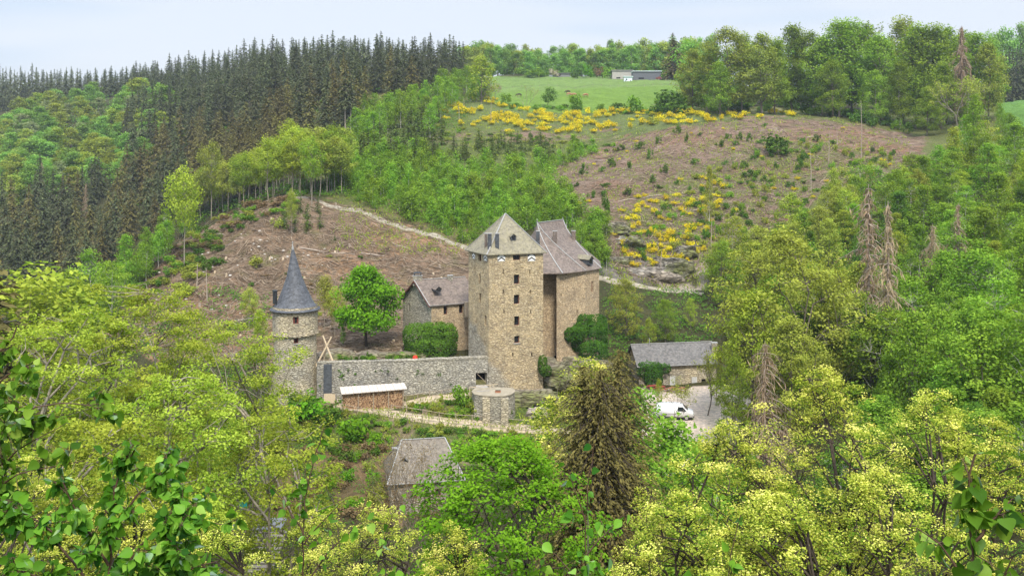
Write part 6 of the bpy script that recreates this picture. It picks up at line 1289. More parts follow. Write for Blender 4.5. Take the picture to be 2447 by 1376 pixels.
for i, p in enumerate(scatter([(640, 480), (780, 480), (770, 560), (660, 570)], 12, 1.4, seed=46)): put('young_spruce', yg[i % 3], p, random.uniform(.35, .75), None, 'young spruce on the brown slope below the stony track', 'tree', 'young spruces on the brown slope')
for i, p in enumerate(scatter([(560, 620), (800, 600), (960, 640), (940, 760), (620, 800)], 26, 2.5, seed=47)): put('shrub', random.choice(bu_o + bu_c + bu_g), p, random.uniform(.12, .4), None, 'small scrub bush on the stump slope', 'bush', 'small scrub on the stump slope', random.uniform(.3, .6))
for i, p in enumerate(scatter([(1050, 300), (1240, 325), (1460, 335), (1500, 380), (1300, 350), (1060, 345)], 46, 2.0, seed=48)): put('shrub', random.choice(bu_g + bu_s + bu_o), p, random.uniform(.3, .8), None, 'green shrub in the rough ground under the broom band', 'bush', 'shrubs under the broom band', random.uniform(.5, 1.1))
# grass, brash and undergrowth: what nobody could count
br = Parts()
def sticks(poly, n, lmin, lmax, r0, r1, sep=.1, seed=0, yr=None):
    g = np.random.default_rng(seed); xs = [p[0] for p in poly]; ys = [p[1] for p in poly]
    for _ in range(n):
        px, py = g.uniform(min(xs), max(xs)), g.uniform(min(ys), max(ys))
        if not inpoly([px], [py], poly)[0]: continue
        h = hit(px, py)
        if h is None or h[1] > 420 or h[1] < 163: continue
        l = g.uniform(lmin, lmax) * (1 if g.random() < .9 else 1.9); a = g.normal(0.0, .9) + (.5 if px > 1250 else -.4); d = np.array([math.cos(a), math.sin(a), 0]); e0, e1 = h[:2] - d[:2] * l / 2, h[:2] + d[:2] * l / 2
        z0, z1 = Hf([e0[0], e1[0]], [e0[1], e1[1]]); p0, p1 = np.array([*e0, z0 + g.uniform(.03, .35)]), np.array([*e1, z1 + g.uniform(.03, .4)]); r = g.uniform(r0, r1)
        m = (p0 + p1) / 2 + g.normal(0, .05 * l, 3) * [1, 1, .3]; br.add(*tube_np(np.stack([p0, m, p1]), [r, r * .8, r * .45], 3), np.clip(g.normal(.5, .26), 0, 1))
sticks(CUT_LEFT, 15000, .6, 2.8, .03, .10, seed=31); sticks(CUT_RIGHT, 15000, .8, 3.4, .03, .12, seed=32); sticks([(1000, 320), (1480, 300), (1480, 340), (1010, 345)], 700, 1, 3, .03, .08, seed=33)
tag(link('brash', br.mesh('brash', LM['brash'])), 'dry felled branches strewn over the clear-cut slopes', 'brash', None, 'stuff')
logs = [(745, 600, 60, -.1), (560, 575, 50, -.35), (520, 565, 45, -.5), (820, 605, 55, .1), (600, 770, 80, .02), (1500, 480, 50, .3), (1790, 410, 60, 1.1), (1780, 520, 40, -.6), (1680, 500, 60, .5), (1640, 510, 50, .9), (1560, 470, 46, .2), (2080, 400, 50, .4), (890, 610, 60, -.25), (960, 590, 40, -.5), (1940, 330, 40, .6)]
for i, (px, py, l, a) in enumerate(logs):
    q = hit(px, py); L_ = l * q[1] / F; b = MB(); dx = np.array([math.cos(a) * L_ / 2, math.sin(a) * L_ / 2]); e0, e1 = q[:2] - dx, q[:2] + dx; z0, z1 = Hf([e0[0], e1[0]], [e0[1], e1[1]]); o = None
    b.tube([(*e0, z0 + .12), (*((e0 + e1) / 2), (z0 + z1) / 2 + .22), (*e1, z1 + .12)], [.2, .17, .12], 7)
    tag(b.build('fallen_log', m_deadwood, smooth=True), 'pale fallen trunk lying on the ' + ('stump slope behind the castle' if px < 1200 else 'clear-cut above the rock face'), 'log', 'fallen trunks ' + ('behind the castle' if px < 1200 else 'above the rock face'))
snag = [(1010, 412, 380), (1108, 262, 236), (1151, 262, 240), (1097, 292, 252), (1174, 294, 246), (2058, 380, 240), (1938, 460, 360), (1980, 390, 320), (1700, 640, 520), (2000, 350, 310), (1800, 640, 560), (697, 560, 455), (235 + 260, 720, 640), (470, 690, 630), (1580, 660, 600)]
for i, (px, yb, yt) in enumerate(snag):
    q = hit(px, yb)
    if q is None or px == 697: continue
    h = (yb - yt) * q[1] / F; b = MB(); b.tube([(0, 0, -.4), (random.uniform(-.2, .2), 0, h * .5), (random.uniform(-.3, .3), 0, h)], [.14, .11, .05] if h < 12 else [.13, .1, .05], 6); o = b.build('dead_pole', m_deadwood); o.location = tuple(q)
    lb = {2058: 'very tall thin bare trunk before the crest beeches', 1174: 'bare broken trunk standing in the broom', 1010: 'bare broken trunk rising from the birch saplings'}.get(px)
    tag(o, lb or 'thin bare dead trunk left standing on the felled slope', 'tree', None if lb else 'dead poles on the felled slopes')
stumps = MB()
for i, p in enumerate(scatter(CUT_LEFT, 60, 1.6, seed=41)):
    b = MB(); h = random.uniform(.3, .6); b.tube([(0, 0, -.3), (0, 0, .05), (0, 0, h)], [.36, .25, .21], 7); o = b.build('tree_stump', m_newwood if i % 3 else m_deadwood); o.location = tuple(p); tag(o, 'pale cut stump on the brown slope behind the castle', 'stump', 'stumps behind the castle')
stone = []
for i in range(4):
    b = bmesh.new(); bmesh.ops.create_icosphere(b, subdivisions=2, radius=.5); g = np.random.default_rng(i)
    for v in b.verts: v.co *= 1 + .35 * (vnoise(np.array([v.co.x * 3 + 9]), np.array([v.co.y * 3 + v.co.z * 2 + 5]), i)[0] - .5); v.co.z *= .62
    me = bpy.data.meshes.new('boulder'); b.to_mesh(me); b.free(); me.materials.append(flat_mat('pale_stone_%d' % i, (0.42, 0.38, 0.33), .9, .25, 2)); stone.append(me)
for i, p in enumerate(scatter([(560, 560), (640, 540), (780, 590), (770, 640), (560, 640)], 26, .8, seed=42)): put('boulder', stone[i % 4], p + [0, 0, .1], random.uniform(.3, .8), None, 'pale stone lying on the slope above the cone roof', 'stone', 'stones above the cone roof')
for i, p in enumerate(scatter([(330, 700), (420, 600), (560, 600), (640, 720), (560, 800), (400, 760)], 24, 1, seed=43)): put('boulder', stone[i % 4], p + [0, 0, .1], random.uniform(.3, .8), None, 'pale stone on the brown slope left of the tower', 'stone', 'stones left of the tower')

# ------------------------------------------------------------------ castle greenery
ct = broadleaf(401, 14, 5.6, .3, 'egg', 130, 105, (.46, .36), 1.15, 8, tr=.28, lobe=.25, flat=.6); q = at(876, 172.5); h = zy(172.5, 640) - q[2]
put_parts('maple_tree', ct[0].mesh('trunk', m_dark_bark), ct[1].mesh('crown', LM['bright']), q, h / 14, .5, 'round bright green maple standing in the castle courtyard', 'tree', None, h / 14 * .92)
for i, (px, yt, Y, k, lb) in enumerate(((775, 660, 186, 'olive', 'thin olive tree between the round tower and the courtyard maple'), (800, 690, 180, 'olive', 'small olive tree close behind the courtyard maple'), (742, 720, 182, 'lime', 'thin green tree right behind the round tower'), (820, 760, 174, 'sap', 'low green shrub tree at the foot of the courtyard maple'), (620, 740, 176, 'lime', 'light green tree on the slope left of the round tower'), (595, 690, 190, 'olive', 'thin olive tree on the brown slope left of the cone'))):
    b_ = i % 4; q, h = topfit(px, yt, Y); put_parts('slender_tree', bi_t[b_] if k == 'lime' else sh_t[b_], sh_c['olive'][b_] if k == 'olive' else (sh_c['lime'][b_] if k == 'lime' else bi_c[b_]), q, h / 16, None, lb, 'tree', None, h / 16 * .75)
def ivy(name, blobs, n, label, leaf=(.26, .22), seed=0, front=None):
    """a thick coat of ivy: leaves on the surface of flattened lobes"""
    g = np.random.default_rng(seed); L_ = Parts(); ws_ = np.array([b_[1][0] * b_[1][2] for b_ in blobs]); k = g.choice(len(blobs), n, p=ws_ / ws_.sum()); c = np.array([b_[0] for b_ in blobs])[k]; s = np.array([b_[1] for b_ in blobs])[k]
    o = unit(g.normal(0, 1, (n, 3))); o[:, 1] = -np.abs(o[:, 1]) * .9 + .1; bump = 1 + .16 * (vnoise(c[:, 0] + o[:, 0] * 4, o[:, 2] * 4 + c[:, 2], 3) - .5) + g.normal(0, .035, n)
    e = np.sign(o) * np.abs(o) ** .75; pos = c + e * s * bump[:, None]; nrm = o + g.normal(0, .35, (n, 3)) + [0, -.2, .25]; tan = np.array([0, 0, -1.]) + g.normal(0, .45, (n, 3)); sz = g.uniform(.7, 1.35, n)
    vs, fs = leaf_quads(pos, nrm, tan, leaf[0] * sz, leaf[1] * sz); L_.add(vs, fs, np.repeat(np.clip(.42 + g.normal(0, .2, n) + .25 * (o[:, 2] > .35), 0, 1), 4)); m = link(name, L_.mesh(name, LM['ivy' if seed == 1 else 'ivy_dark'])); return tag(m, label, 'ivy')
ivy('ivy', [(P(1003, 815, 169.3), (2.7, 1.7, 2.75)), (P(1055, 815, 169.4), (2.7, 1.8, 2.8)), (P(1030, 835, 168.6), (3.6, 1.9, 2.0)), (P(990, 800, 170.2), (1.9, 1.6, 2.0)), (P(1040, 790, 170.2), (2.0, 1.2, 1.6)), (P(1072, 800, 170.4), (1.5, 1.2, 1.9))], 9500, 'huge trimmed mass of dark ivy against the low wing', seed=1)
ivy('ivy', [(P(1402, 805, 170.6), (3.3, 1.1, 2.6)), (P(1422, 778, 172.4), (1.9, .8, 2.0)), (P(1372, 800, 169.6), (1.8, .8, 1.3)), (P(1418, 840, 169.4), (2.4, 1.7, 1.8)), (P(1438, 800, 173), (1.0, 1.8, 3.2)), (P(1395, 770, 171.2), (1.5, .9, 1.4))], 9000, 'tall mass of dark ivy climbing the great house wall', seed=2)
ivy('ivy', [(P(1297, 872, 162.3), (.75, .9, 1.5)), (P(1304, 885, 162), (.9, .9, .9))], 900, 'small ivy patch on the lower corner of the keep', seed=3)
ivy('ivy', [(P(1552, 884, 177.9), (2.4, .7, 1.5)), (P(1562, 900, 177.8), (1.6, .6, 2.0)), (P(1582, 880, 178.2), (1.6, .5, .9))], 2600, 'dark ivy covering the near corner of the long outbuilding', seed=4)
tf = [bushmesh(250 + i, .55, .42, 70, (.16, .11)).mesh('wall_plant', LM['bush']) for i in range(2)]
for i, (px, py) in enumerate(((809, 887), (831, 886), (817, 898), (819, 906), (851, 894), (898, 885), (910, 885), (928, 889), (997, 885), (1049, 897), (763, 921), (1076, 918), (846, 920), (1010, 893), (996, 893), (948, 904))):
    s_, z_ = fc(px, py); p_ = np.array(atc(s_, z_ - .2, -.05)); put('wall_plant', tf[i % 2], p_, random.uniform(.6, 1.2), None, 'small green tuft rooted in the grey curtain wall', 'plant', 'tufts in the curtain wall')
# bank below the castle
for i, p in enumerate(scatter([(640, 1010), (760, 985), (900, 1005), (1100, 1030), (1330, 1045), (1330, 1090), (1130, 1080), (960, 1040), (900, 1100), (760, 1080)], 90, 1.1, seed=60)): put('shrub', random.choice(bu_g + bu_o + bu_s), p, random.uniform(.18, .5), None, 'low shrub on the bank below the lower path', 'bush', 'shrubs below the lower path', random.uniform(.3, .7))
for i, p in enumerate(scatter([(960, 975), (1100, 955), (1140, 960), (1150, 1000), (1260, 1010), (1300, 960), (1330, 1010), (1180, 1008), (1000, 990)], 46, .8, seed=61)): put('shrub', random.choice(bu_g + bu_o + bu_s), p, random.uniform(.15, .42), None, 'low shrub on the bank between the two paths', 'bush', 'shrubs between the paths', random.uniform(.25, .55))
for i, p in enumerate(scatter([(800, 862), (1000, 852), (1000, 864), (800, 866)], 22, .6, ymin=158, seed=62)): put('shrub', random.choice(bu_s + bu_g), p, random.uniform(.25, .5), None, 'small green shrub in the courtyard behind the curtain wall', 'bush', 'shrubs behind the curtain wall', random.uniform(.3, .5))
for px, yb, h, w, m, lb in ((1098, 972, 52, 52, bu_s[0], 'round light green bush between the two paths beside the terrace'), (1135, 990, 36, 36, bu_o[0], 'brown green bush against the terrace wall'), (735, 1010, 70, 110, bu_b[1], 'big bright green shrub at the foot of the round tower'), (845, 1060, 70, 90, bu_b[2], 'bright green shrub below the short rail'), (790, 1020, 60, 80, bu_g[2], 'dark green shrub between the two bright ones'), (1215, 1000, 26, 30, bu_g[1], 'small dark shrub at the terrace foot'), (1330, 880, 40, 40, bu_s[1], 'green shrub on the rock beside the keep'), (715, 985, 50, 90, bu_g[3], 'dark shrub right under the round tower')): bush_at(m, px, yb, h, w, lb)
# young larches and brown thicket at the lower house
for i, p in enumerate(scatter([(600, 1080), (900, 1050), (950, 1150), (920, 1240), (640, 1240)], 70, 1.2, seed=63)): put('scrub_bush', random.choice(bu_g + bu_o + bu_c + bu_b), p, random.uniform(.3, .8), None, 'scrub bush on the brown bank beside the lower house', 'bush', 'scrub beside the lower house', random.uniform(.4, .9))

# ------------------------------------------------------------------ right valley side wood
mid = [broadleaf(420 + i, 11, 3.6, .1, ('egg', 'round', 'tall', 'cone')[i % 4], 100, 46, (.34, .23), .75, 8, tr=.12, lobe=.4) for i in range(6)]
md_t = [b_[0].mesh('trunk', m_birch if i % 2 else m_bark) for i, b_ in enumerate(mid)]; md_c = {k: [b_[1].mesh('crown', LM[k]) for b_ in mid] for k in ('sap', 'lime', 'beech', 'olive', 'bush')}
mdn = dict(sap='bright green', lime='lime green', beech='leaf green', olive='olive', bush='dark green')
RW = [(1690, 690), (1760, 600), (1900, 560), (2050, 470), (2200, 400), (2330, 350), (2520, 380), (2520, 1010), (2300, 1050), (2000, 1020), (1850, 1000), (1840, 1000), (1800, 900), (1740, 740)]
for i, p in enumerate(scatter(RW, 175, 3.4, seed=70)):
    px = p[0] / p[1] * F + CX; w_ = (5, 1.2, 4, .6, 1) if px > 2050 else (1.4, 4, 1.5, 3.5, .8); k = random.choices(list(md_c), w_)[0]; b_ = random.randrange(6); s_ = random.uniform(.6, 1.15) * (1.15 if p[1] < 190 else 1)
    put_parts('wood_tree', md_t[b_], md_c[k][b_], p, s_, None, f'{mdn[k]} tree in the young wood on the right valley side', 'tree', 'young wood on the valley side, ' + mdn[k], s_ * random.uniform(.8, 1.1))
for i, p in enumerate(scatter(RW, 110, 2.4, seed=71)): s_ = random.uniform(.8, 1.3); put('young_tree', random.choice(sp_m + sp_b), p, s_, None, 'slim green sapling filling a gap in the valley side wood', 'sapling', 'saplings of the valley side wood', s_ * 1.3)
for px, yt, Y, k, s_, lb in ((2330, 230, 275, 'sap', .75, 'tall bright green birch rising beside the right field'), (2280, 305, 262, 'lime', .8, 'yellow green birch under the pale forked tree'), (2390, 250, 290, 'sap', .5, 'narrow tall birch with a white stem at the right field edge'), (2400, 420, 215, 'far', .8, 'tall yellow green tree near the frame edge of the wood'), (2160, 400, 262, 'lime', .9, 'yellow green tree at the top of the valley side wood'), (2080, 385, 280, 'lime', .8, 'lime tree at the upper end of the clear-cut brush'), (2220, 380, 270, 'olive', .7, 'brown tinged tree beside the crest beeches'), (2240, 810, 130, 'beech', 1.2, 'broad dense green tree low in the valley side wood'), (1990, 400, 262, 'lime', .6, 'thin lime tree on the brushy clear-cut'), (1695, 400, 262, 'olive', .4, 'thin wispy olive tree on the steep clear-cut')):
    q, h = topfit(px, yt, Y); b_ = int(px) % 6; put_parts('wood_tree', md_t[b_], (md_c[k] if k != 'far' else md_c['lime'])[b_], q, h / 11, None, lb, 'tree', None, h / 11 * s_ * .8)
for px, yt, Y, H_, R_, hl, lb in ((2122, 480, 150, 24, 3.0, 1.8, 'tallest brown dead spruce hung with dry twigs in the valley side wood'), (2075, 440, 168, 20, 4.2, 1.3, 'ragged dead spruce with long bare side boughs beside the tallest one'), (2290, 485, 185, 14, 3.4, 1.2, 'pale brown dead spruce among green trees, highest on the slope'), (2228, 535, 180, 12, 2.6, 1.4, 'slim brown dead spruce between the tallest one and the pale one'), (1828, 815, 128, 15, 4.6, 1.6, 'wide drooping brown dead spruce beside the gravel yard'), (2215, 450, 230, 9, 2.0, 1.0, 'small grey dead tree at the top of the young wood')):
    dc = deadconifer(int(px), H_, R_ * 1.15, 32, 6, hl, c0=.1, pw=.6); q, h = topfit(px, yt, Y); put_parts('dead_spruce', dc[0].mesh('trunk', m_deadwood), dc[1].mesh('crown', LM['dead']), q, h / H_, None, lb)
bigp = broadleaf(440, 20, 8.2, .12, 'round', 260, 60, (.36, .22), .8, 16, tr=.26, lobe=.4, stems=2); q, h = topfit(1885, 562, 152); put_parts('oak_tree', bigp[0].mesh('trunk', m_bark), bigp[1].mesh('crown', LM['olive']), q, h / 20, 1.0, 'largest pale olive tree right of the outbuilding', 'tree', None, h / 20 * .95)
bigq = broadleaf(441, 16, 6, .12, 'round', 160, 56, (.36, .22), .8, 12, tr=.22, lobe=.4); bq_t, bq_o, bq_l, bq_s = bigq[0].mesh('trunk', m_bark), bigq[1].mesh('crown', LM['olive']), bigq[1].mesh('crown', LM['lime']), bigq[1].mesh('crown', LM['beech'])
for px, yt, Y, c, s_, lb in ((1800, 690, 148, bq_l, .8, 'lime tinged tree overlapping the largest pale olive tree'), (1960, 640, 160, bq_o, .9, 'pale olive tree behind the brown dead spruces'), (1725, 575, 216, bq_s, .75, 'deep green leafy tree behind the outbuilding by the track'), (1495, 665, 196, bq_o, .8, 'olive brown tree between the great house and the outbuilding'), (1590, 715, 198, bq_s, .8, 'leafy green tree right behind the outbuilding ridge'), (1650, 712, 204, bq_l, .6, 'lime green tree behind the outbuilding by the rock face'), (1712, 838, 166, bq_o, .45, 'small olive tree against the right end of the outbuilding'), (1575, 905, 160, bq_l, .35, 'small lime tree before the ivy corner of the outbuilding'), (1550, 760, 192, bq_l, .5, 'low lime tree touching the outbuilding roof'), (1752, 850, 140, bq_s, .5, 'green tree at the edge of the gravel yard'), (1890, 760, 140, bq_o, .8, 'low olive tree beside the wide drooping dead spruce')):
    q, h = topfit(px, yt, Y); put_parts('leafy_tree', bq_t, c, q, h / 16, None, lb, 'tree', None, h / 16 * s_)
th_ = [baretree(460 + i, 12, 4, 5, 3, (.26, .17), 1, .13, .42) for i in range(2)]
for px, yt, Y, k, lb in ((1690, 800, 160, 0, 'sparse olive tree with dark limbs before the outbuilding'), (1618, 880, 146, 1, 'thin young tree with sparse leaves in front of the van')):
    q, h = topfit(px, yt, Y); put_parts('sparse_tree', th_[k][0].mesh('trunk', m_bark), th_[k][1].mesh('crown', LM['olive']), q, h / 12, None, lb, 'tree', None, h / 12 * .9)
# trees below the yard and in the valley bottom
LV = [(1560, 1060), (1760, 1050), (1900, 1020), (2300, 1060), (2520, 1010), (2520, 1420), (1560, 1420)]
g = np.random.default_rng(9)
for i in range(46):
    px, Y = g.uniform(1540, 2480), g.uniform(72, 128); p = at(px, Y)
    if HZ - (p[2] + 6) * F / Y < 985 and px < 1760: continue
    k = random.choices(('sap', 'beech', 'bush', 'lime'), (4, 3, 3, 1))[0]; b_ = random.randrange(6); s_ = g.uniform(.5, .85); put_parts('wood_tree', md_t[b_], md_c[k][b_], p, s_, None, f'{mdn[k]} tree in the valley bottom below the gravel yard', 'tree', 'valley bottom trees below the yard, ' + mdn[k], s_ * 1.1)
for i in range(40):
    px, Y = g.uniform(-60, 640), g.uniform(95, 150); p = at(px, Y)
    k = random.choices(('sap', 'beech', 'lime', 'olive', 'bush'), (2, 3, 4, 2, 1.2))[0]; b_ = random.randrange(6); s_ = g.uniform(.6, 1.0); put_parts('wood_tree', md_t[b_], md_c[k][b_], p, s_, None, f'{mdn[k]} tree in the valley bottom left of the castle', 'tree', 'valley bottom trees left of the castle, ' + mdn[k], s_ * 1.1)
for px, yt, Y, k, s_, lb in ((100, 640, 150, 'lime', 1.1, 'broad yellow green willow-like tree at the far left valley side'), (40, 660, 140, 'lime', .9, 'yellow green tree at the very edge beside the dark spruce'), (215, 600, 205, 'sap', .8, 'green tree at the left foot of the brown shoulder'), (265, 620, 200, 'beech', .8, 'green tree second at the left foot of the brown shoulder'), (175, 640, 190, 'beech', .7, 'leafy green tree below the side valley spruces'), (300, 560, 225, 'sap', .6, 'young green tree climbing the brown shoulder edge'), (350, 545, 235, 'sap', .6, 'young green tree higher on the brown shoulder edge'), (395, 500, 245, 'sap', .6, 'young green tree highest on the brown shoulder edge')):
    q, h = topfit(px, yt, Y); b_ = int(px) % 6; put_parts('leafy_tree', md_t[b_], md_c[k][b_], q, h / 11, None, lb, 'tree', None, h / 11 * s_)
for i, p in enumerate(scatter([(230, 740), (300, 690), (420, 560), (470, 520), (450, 560), (340, 690), (260, 760)], 24, 2.4, seed=80)): b_ = i % 4; put_parts('birch_tree', bi_t[b_], bi_c[b_], p, random.uniform(.5, .8), None, 'young green birch on the left flank of the brown shoulder', 'tree', 'birches on the shoulder flank')
q, h = topfit(-6, 610, 120); put('spruce_tree', sprb[0], q, h / 24, None, 'near dark brown spruce cut by the picture edge', 'tree', None, h / 24 * 1.3)
# undergrowth on all the wooded floor
ug = Parts(); g = np.random.default_rng(66)
def cover(poly, n, per, rad, leaf, zoff, seed, ymin=60, yr=None):
    for p in scatter(poly, n, .3, 12, ymin, yr, seed):
        k = p[1] / 170; n_ = per; pos = p + g.normal(0, 1, (n_, 3)) * np.array([rad * k, rad * k, .35 * rad * k]) + [0, 0, zoff * k]; vs, fs = leaf_quads(pos, g.normal(0, .5, (n_, 3)) + [0, -.3, .9], g.normal(0, 1, (n_, 3)), leaf * k, leaf * .66 * k); ug.add(vs, fs, np.repeat(np.clip(g.normal(.4, .17, n_) + g.normal(0, .15), 0, 1), 4))
cover(RW, 900, 34, .9, .42, .4, 81); cover(S1 + [], 260, 26, 1.2, .4, .3, 82); cover(D1, 300, 26, 1.3, .4, .5, 83); cover(LV, 420, 36, .9, .36, .4, 84); cover([(-60, 690), (650, 690), (650, 1420), (-60, 1420)], 700, 36, .9, .38, .4, 85, yr=(60, 215)); cover(SH, 160, 26, .7, .34, .3, 86); cover([(700, 1060), (1560, 1060), (1560, 1420), (700, 1420)], 420, 30, .6, .3, .2, 87, yr=(60, 146))
cover([(1440, 690), (1700, 700), (1720, 900), (1460, 900)], 160, 34, .8, .36, .4, 88); cover([(830, 300), (1130, 215), (1060, 420), (830, 420)], 200, 26, .8, .3, .4, 89)
tag(link('undergrowth', ug.mesh('undergrowth', LM['bush'])), 'dark green undergrowth covering the floor of the woods', 'undergrowth', None, 'stuff')
gr = Parts()
def tufts(poly, n, l0, l1, seed, yr=None, spread=.5, per=9):
    for p in scatter(poly, n, .25, 14, 60, yr, seed):
        n_ = per; pos = p + g.normal(0, spread, (n_, 3)) * [1, 1, 0]; pos[:, 2] = Hf(pos[:, 0], pos[:, 1]) + .12; L_ = g.uniform(l0, l1, n_); vs, fs = leaf_quads(pos + np.array([0, 0, 1]) * (L_ / 3)[:, None], g.normal(0, 1, (n_, 3)) * [1, 1, .3] + [0, -.6, .3], np.array([0, 0, 1.]) + g.normal(0, .4, (n_, 3)), L_, L_ * .35); gr.add(vs, fs, np.repeat(np.clip(g.normal(.45, .22, n_), 0, 1), 4))
tufts([(650, 965), (1500, 930), (1500, 1110), (900, 1110), (650, 1040)], 900, .25, .6, 91, (130, 160)); tufts([(1050, 260), (2150, 280), (2200, 420), (1500, 480), (1080, 360)], 1400, .3, .9, 92, (300, 440), .8); tufts([(800, 600), (1130, 610), (1130, 480), (800, 470)], 260, .3, .8, 93, (200, 300), .7); tufts([(1440, 450), (1900, 380), (2000, 560), (1700, 690), (1450, 690)], 800, .3, .9, 94, (220, 360), .7)
tag(link('rough_grass', gr.mesh('rough_grass', LM['far_yell'])), 'rough yellowish grass on the banks and among the broom', 'grass', None, 'stuff')

# ------------------------------------------------------------------ near trees on the viewer's side of the valley
def near(name, seed, px, yt, Y, Rr, mats, label, kw, H=None, rot=None):
    q, h = topfit(px, yt, Y); b_ = broadleaf(seed, h, Rr, **kw); return put_parts(name, b_[0].mesh('trunk', mats[0]), b_[1].mesh('crown', mats[1]), q, 1, 0 if rot is None else rot, label)
pale = dict(c0=.22, shape='vase', nclump=330, per=120, leaf=(.215, .125), cs=.58, nl=22, tr=.30, flat=.4, lobe=.4, hollow=.12, stems=3, rmul=.8)
near('maple_tree', 501, 330, 696, 80, 8.6, (m_pale_bark, LM['lime']), 'big yellow green maple with pale lichened limbs left of the round tower', {**pale, 'nclump': 440})
near('maple_tree', 502, 560, 775, 88, 5.6, (m_pale_bark, LM['lime']), 'yellow green maple crowding up to the round tower base', {**pale, 'nclump': 220})
near('maple_tree', 503, 140, 760, 72, 5.5, (m_pale_bark, LM['lime']), 'yellow green maple behind the dark birch leaves', {**pale, 'nclump': 200})
near('maple_tree', 504, 430, 900, 64, 5.2, (m_pale_bark, LM['lime']), 'lower yellow green maple with a forked pale trunk', {**pale, 'nclump': 200})
near('maple_tree', 505, 640, 985, 70, 4.6, (m_pale_bark, LM['lime']), 'small yellow green maple beside the teal door panel', {**pale, 'nclump': 120})
near('maple_tree', 506, 230, 1010, 55, 5.0, (m_pale_bark, LM['lime']), 'yellow green maple low behind the birch saplings', {**pale, 'nclump': 160})
near('maple_tree', 507, 1205, 1052, 58, 5.6, (m_dark_bark, LM['bright']), 'round vivid green maple in front of the brown spruces', dict(c0=.2, shape='round', nclump=270, per=84, leaf=(.215, .155), cs=.5, nl=30, tr=.2, flat=.5, lobe=.3, hollow=.3, stems=3, rmul=.8))
oakk = dict(c0=.12, shape='round', nclump=300, per=88, leaf=(.10, .06), cs=.25, nl=34, tr=.17, flat=.55, lobe=.5, hollow=.12, stems=2, rmul=.75, topv=.2)
for i, (px, yt, Y, Rr, n_, lb) in enumerate(((1960, 893, 43, 5.2, 400, 'tall yellow flowering oak with a dark central stem'), (1760, 1020, 41, 3.9, 330, 'yellow flowering oak with two dark forked stems'), (2225, 955, 45, 3.6, 230, 'yellow flowering oak behind the near birch sapling'), (2400, 1010, 47, 3.2, 160, 'yellow flowering oak at the far side of the near birch sapling'), (1610, 1195, 39, 3.0, 260, 'low yellow flowering oak under the brown spruces'), (1850, 1180, 37, 3.2, 300, 'low yellow flowering oak between the two forked ones'), (2080, 1130, 39, 3.2, 280, 'low dense yellow oak beside the tall flowering one'))):
    near('oak_tree', 520 + i, px, yt, Y, Rr, (m_dark_bark, LM['oak']), lb, {**oakk, 'nclump': n_})
for i, (px, yt, Y, Rr, n_, lb) in enumerate(((900, 1215, 52, 3.6, 230, 'pale yellow oak below the lower house'), (1080, 1250, 50, 3.0, 160, 'pale yellow oak under the vivid green maple'), (770, 1225, 54, 2.6, 140, 'pale yellow oak beside the wooden deck'), (500, 1240, 50, 3.2, 170, 'pale yellow oak showing between the birch sapling leaves'), (90, 1100, 50, 4.2, 240, 'pale yellow oak behind the dark birch leaves'), (280, 1200, 48, 3.4, 190, 'pale yellow oak low behind the near birch leaves'))):
    near('oak_tree', 540 + i, px, yt, Y, Rr, (m_dark_bark, LM['oak']), lb, {**oakk, 'nclump': n_})
near('oak_tree', 560, 1400, 862, 108, 6.2, (m_bark, LM['oak']), 'pale yellow oak showing around the tops of the brown spruces', dict(c0=.15, shape='round', nclump=240, per=46, leaf=(.30, .2), cs=.55, nl=18, tr=.2, flat=.55, lobe=.4, hollow=.15))
near('oak_tree', 561, 1310, 960, 112, 3.6, (m_bark, LM['oak']), 'smaller pale yellow oak at the bend of the lower path', dict(c0=.1, shape='round', nclump=110, per=44, leaf=(.28, .19), cs=.5, nl=12, tr=.14, flat=.55, lobe=.4, hollow=.15))
for i, (px, yt, Y, Rr, lb) in enumerate(((1478, 832, 79, 4.6, 'tall brown green spruce in front of the gravel yard'), (1436, 880, 76, 4.2, 'brown green spruce squeezed between the other two'), (1394, 872, 77, 4.0, 'brown green spruce slightly shorter beside the tall one'))):
    q, h = topfit(px, yt, Y); w_ = conifer(570 + i, h, Rr, .04, 100, 22, 34, (.36, .15), .30, tr=.2, ragged=.45, pw=.42, hang=.9); put_parts('spruce_tree', w_[0].mesh('trunk', m_dark_bark), w_[1].mesh('crown', LM['russet']), q, 1, None, lb)
wb = baretree(580, 15, 5, 6, 2, (.12, .08), 3, .16, .42); q, h = topfit(985, 1058, 96); put_parts('bare_tree', wb[0].mesh('trunk', m_bark), wb[1].mesh('crown', LM['copper']), q, h / 15, None, 'bare twiggy tree with tiny brown buds before the lower house', 'tree', None, h / 15 * .85)
wb = baretree(581, 13, 5, 6, 2, (.12, .08), 2, .14, .42); q, h = topfit(1040, 1085, 92); put_parts('bare_tree', wb[0].mesh('trunk', m_bark), wb[1].mesh('crown', LM['copper']), q, h / 13, None, 'second bare twiggy tree close to the lower house eave', 'tree', None, h / 13 * .8)
for i, (px, yt, Y, lb) in enumerate(((1600, 1000, 92, 'light green bushy tree below the gravel yard beside the spruce'), (1640, 1060, 84, 'green bushy tree in the dip below the gravel yard'), (1530, 935, 118, 'light green bushy tree between the tall spruce and the van'))):
    q, h = topfit(px, yt, Y); put_parts('leafy_tree', md_t[i], md_c['sap'][i], q, h / 11, None, lb, 'tree', None, h / 11 * .8)
w_ = conifer(590, 7, 1.7, .05, 20, 7, 14, (.16, .05), .2, tr=.08, hang=.1, bare=.2); q, h = topfit(1405, 1210, 30); put_parts('young_spruce', w_[0].mesh('trunk', m_bark), w_[1].mesh('crown', LM['young']), q, h / 7, None, 'sparse young spruce before the vivid green maple and oaks')

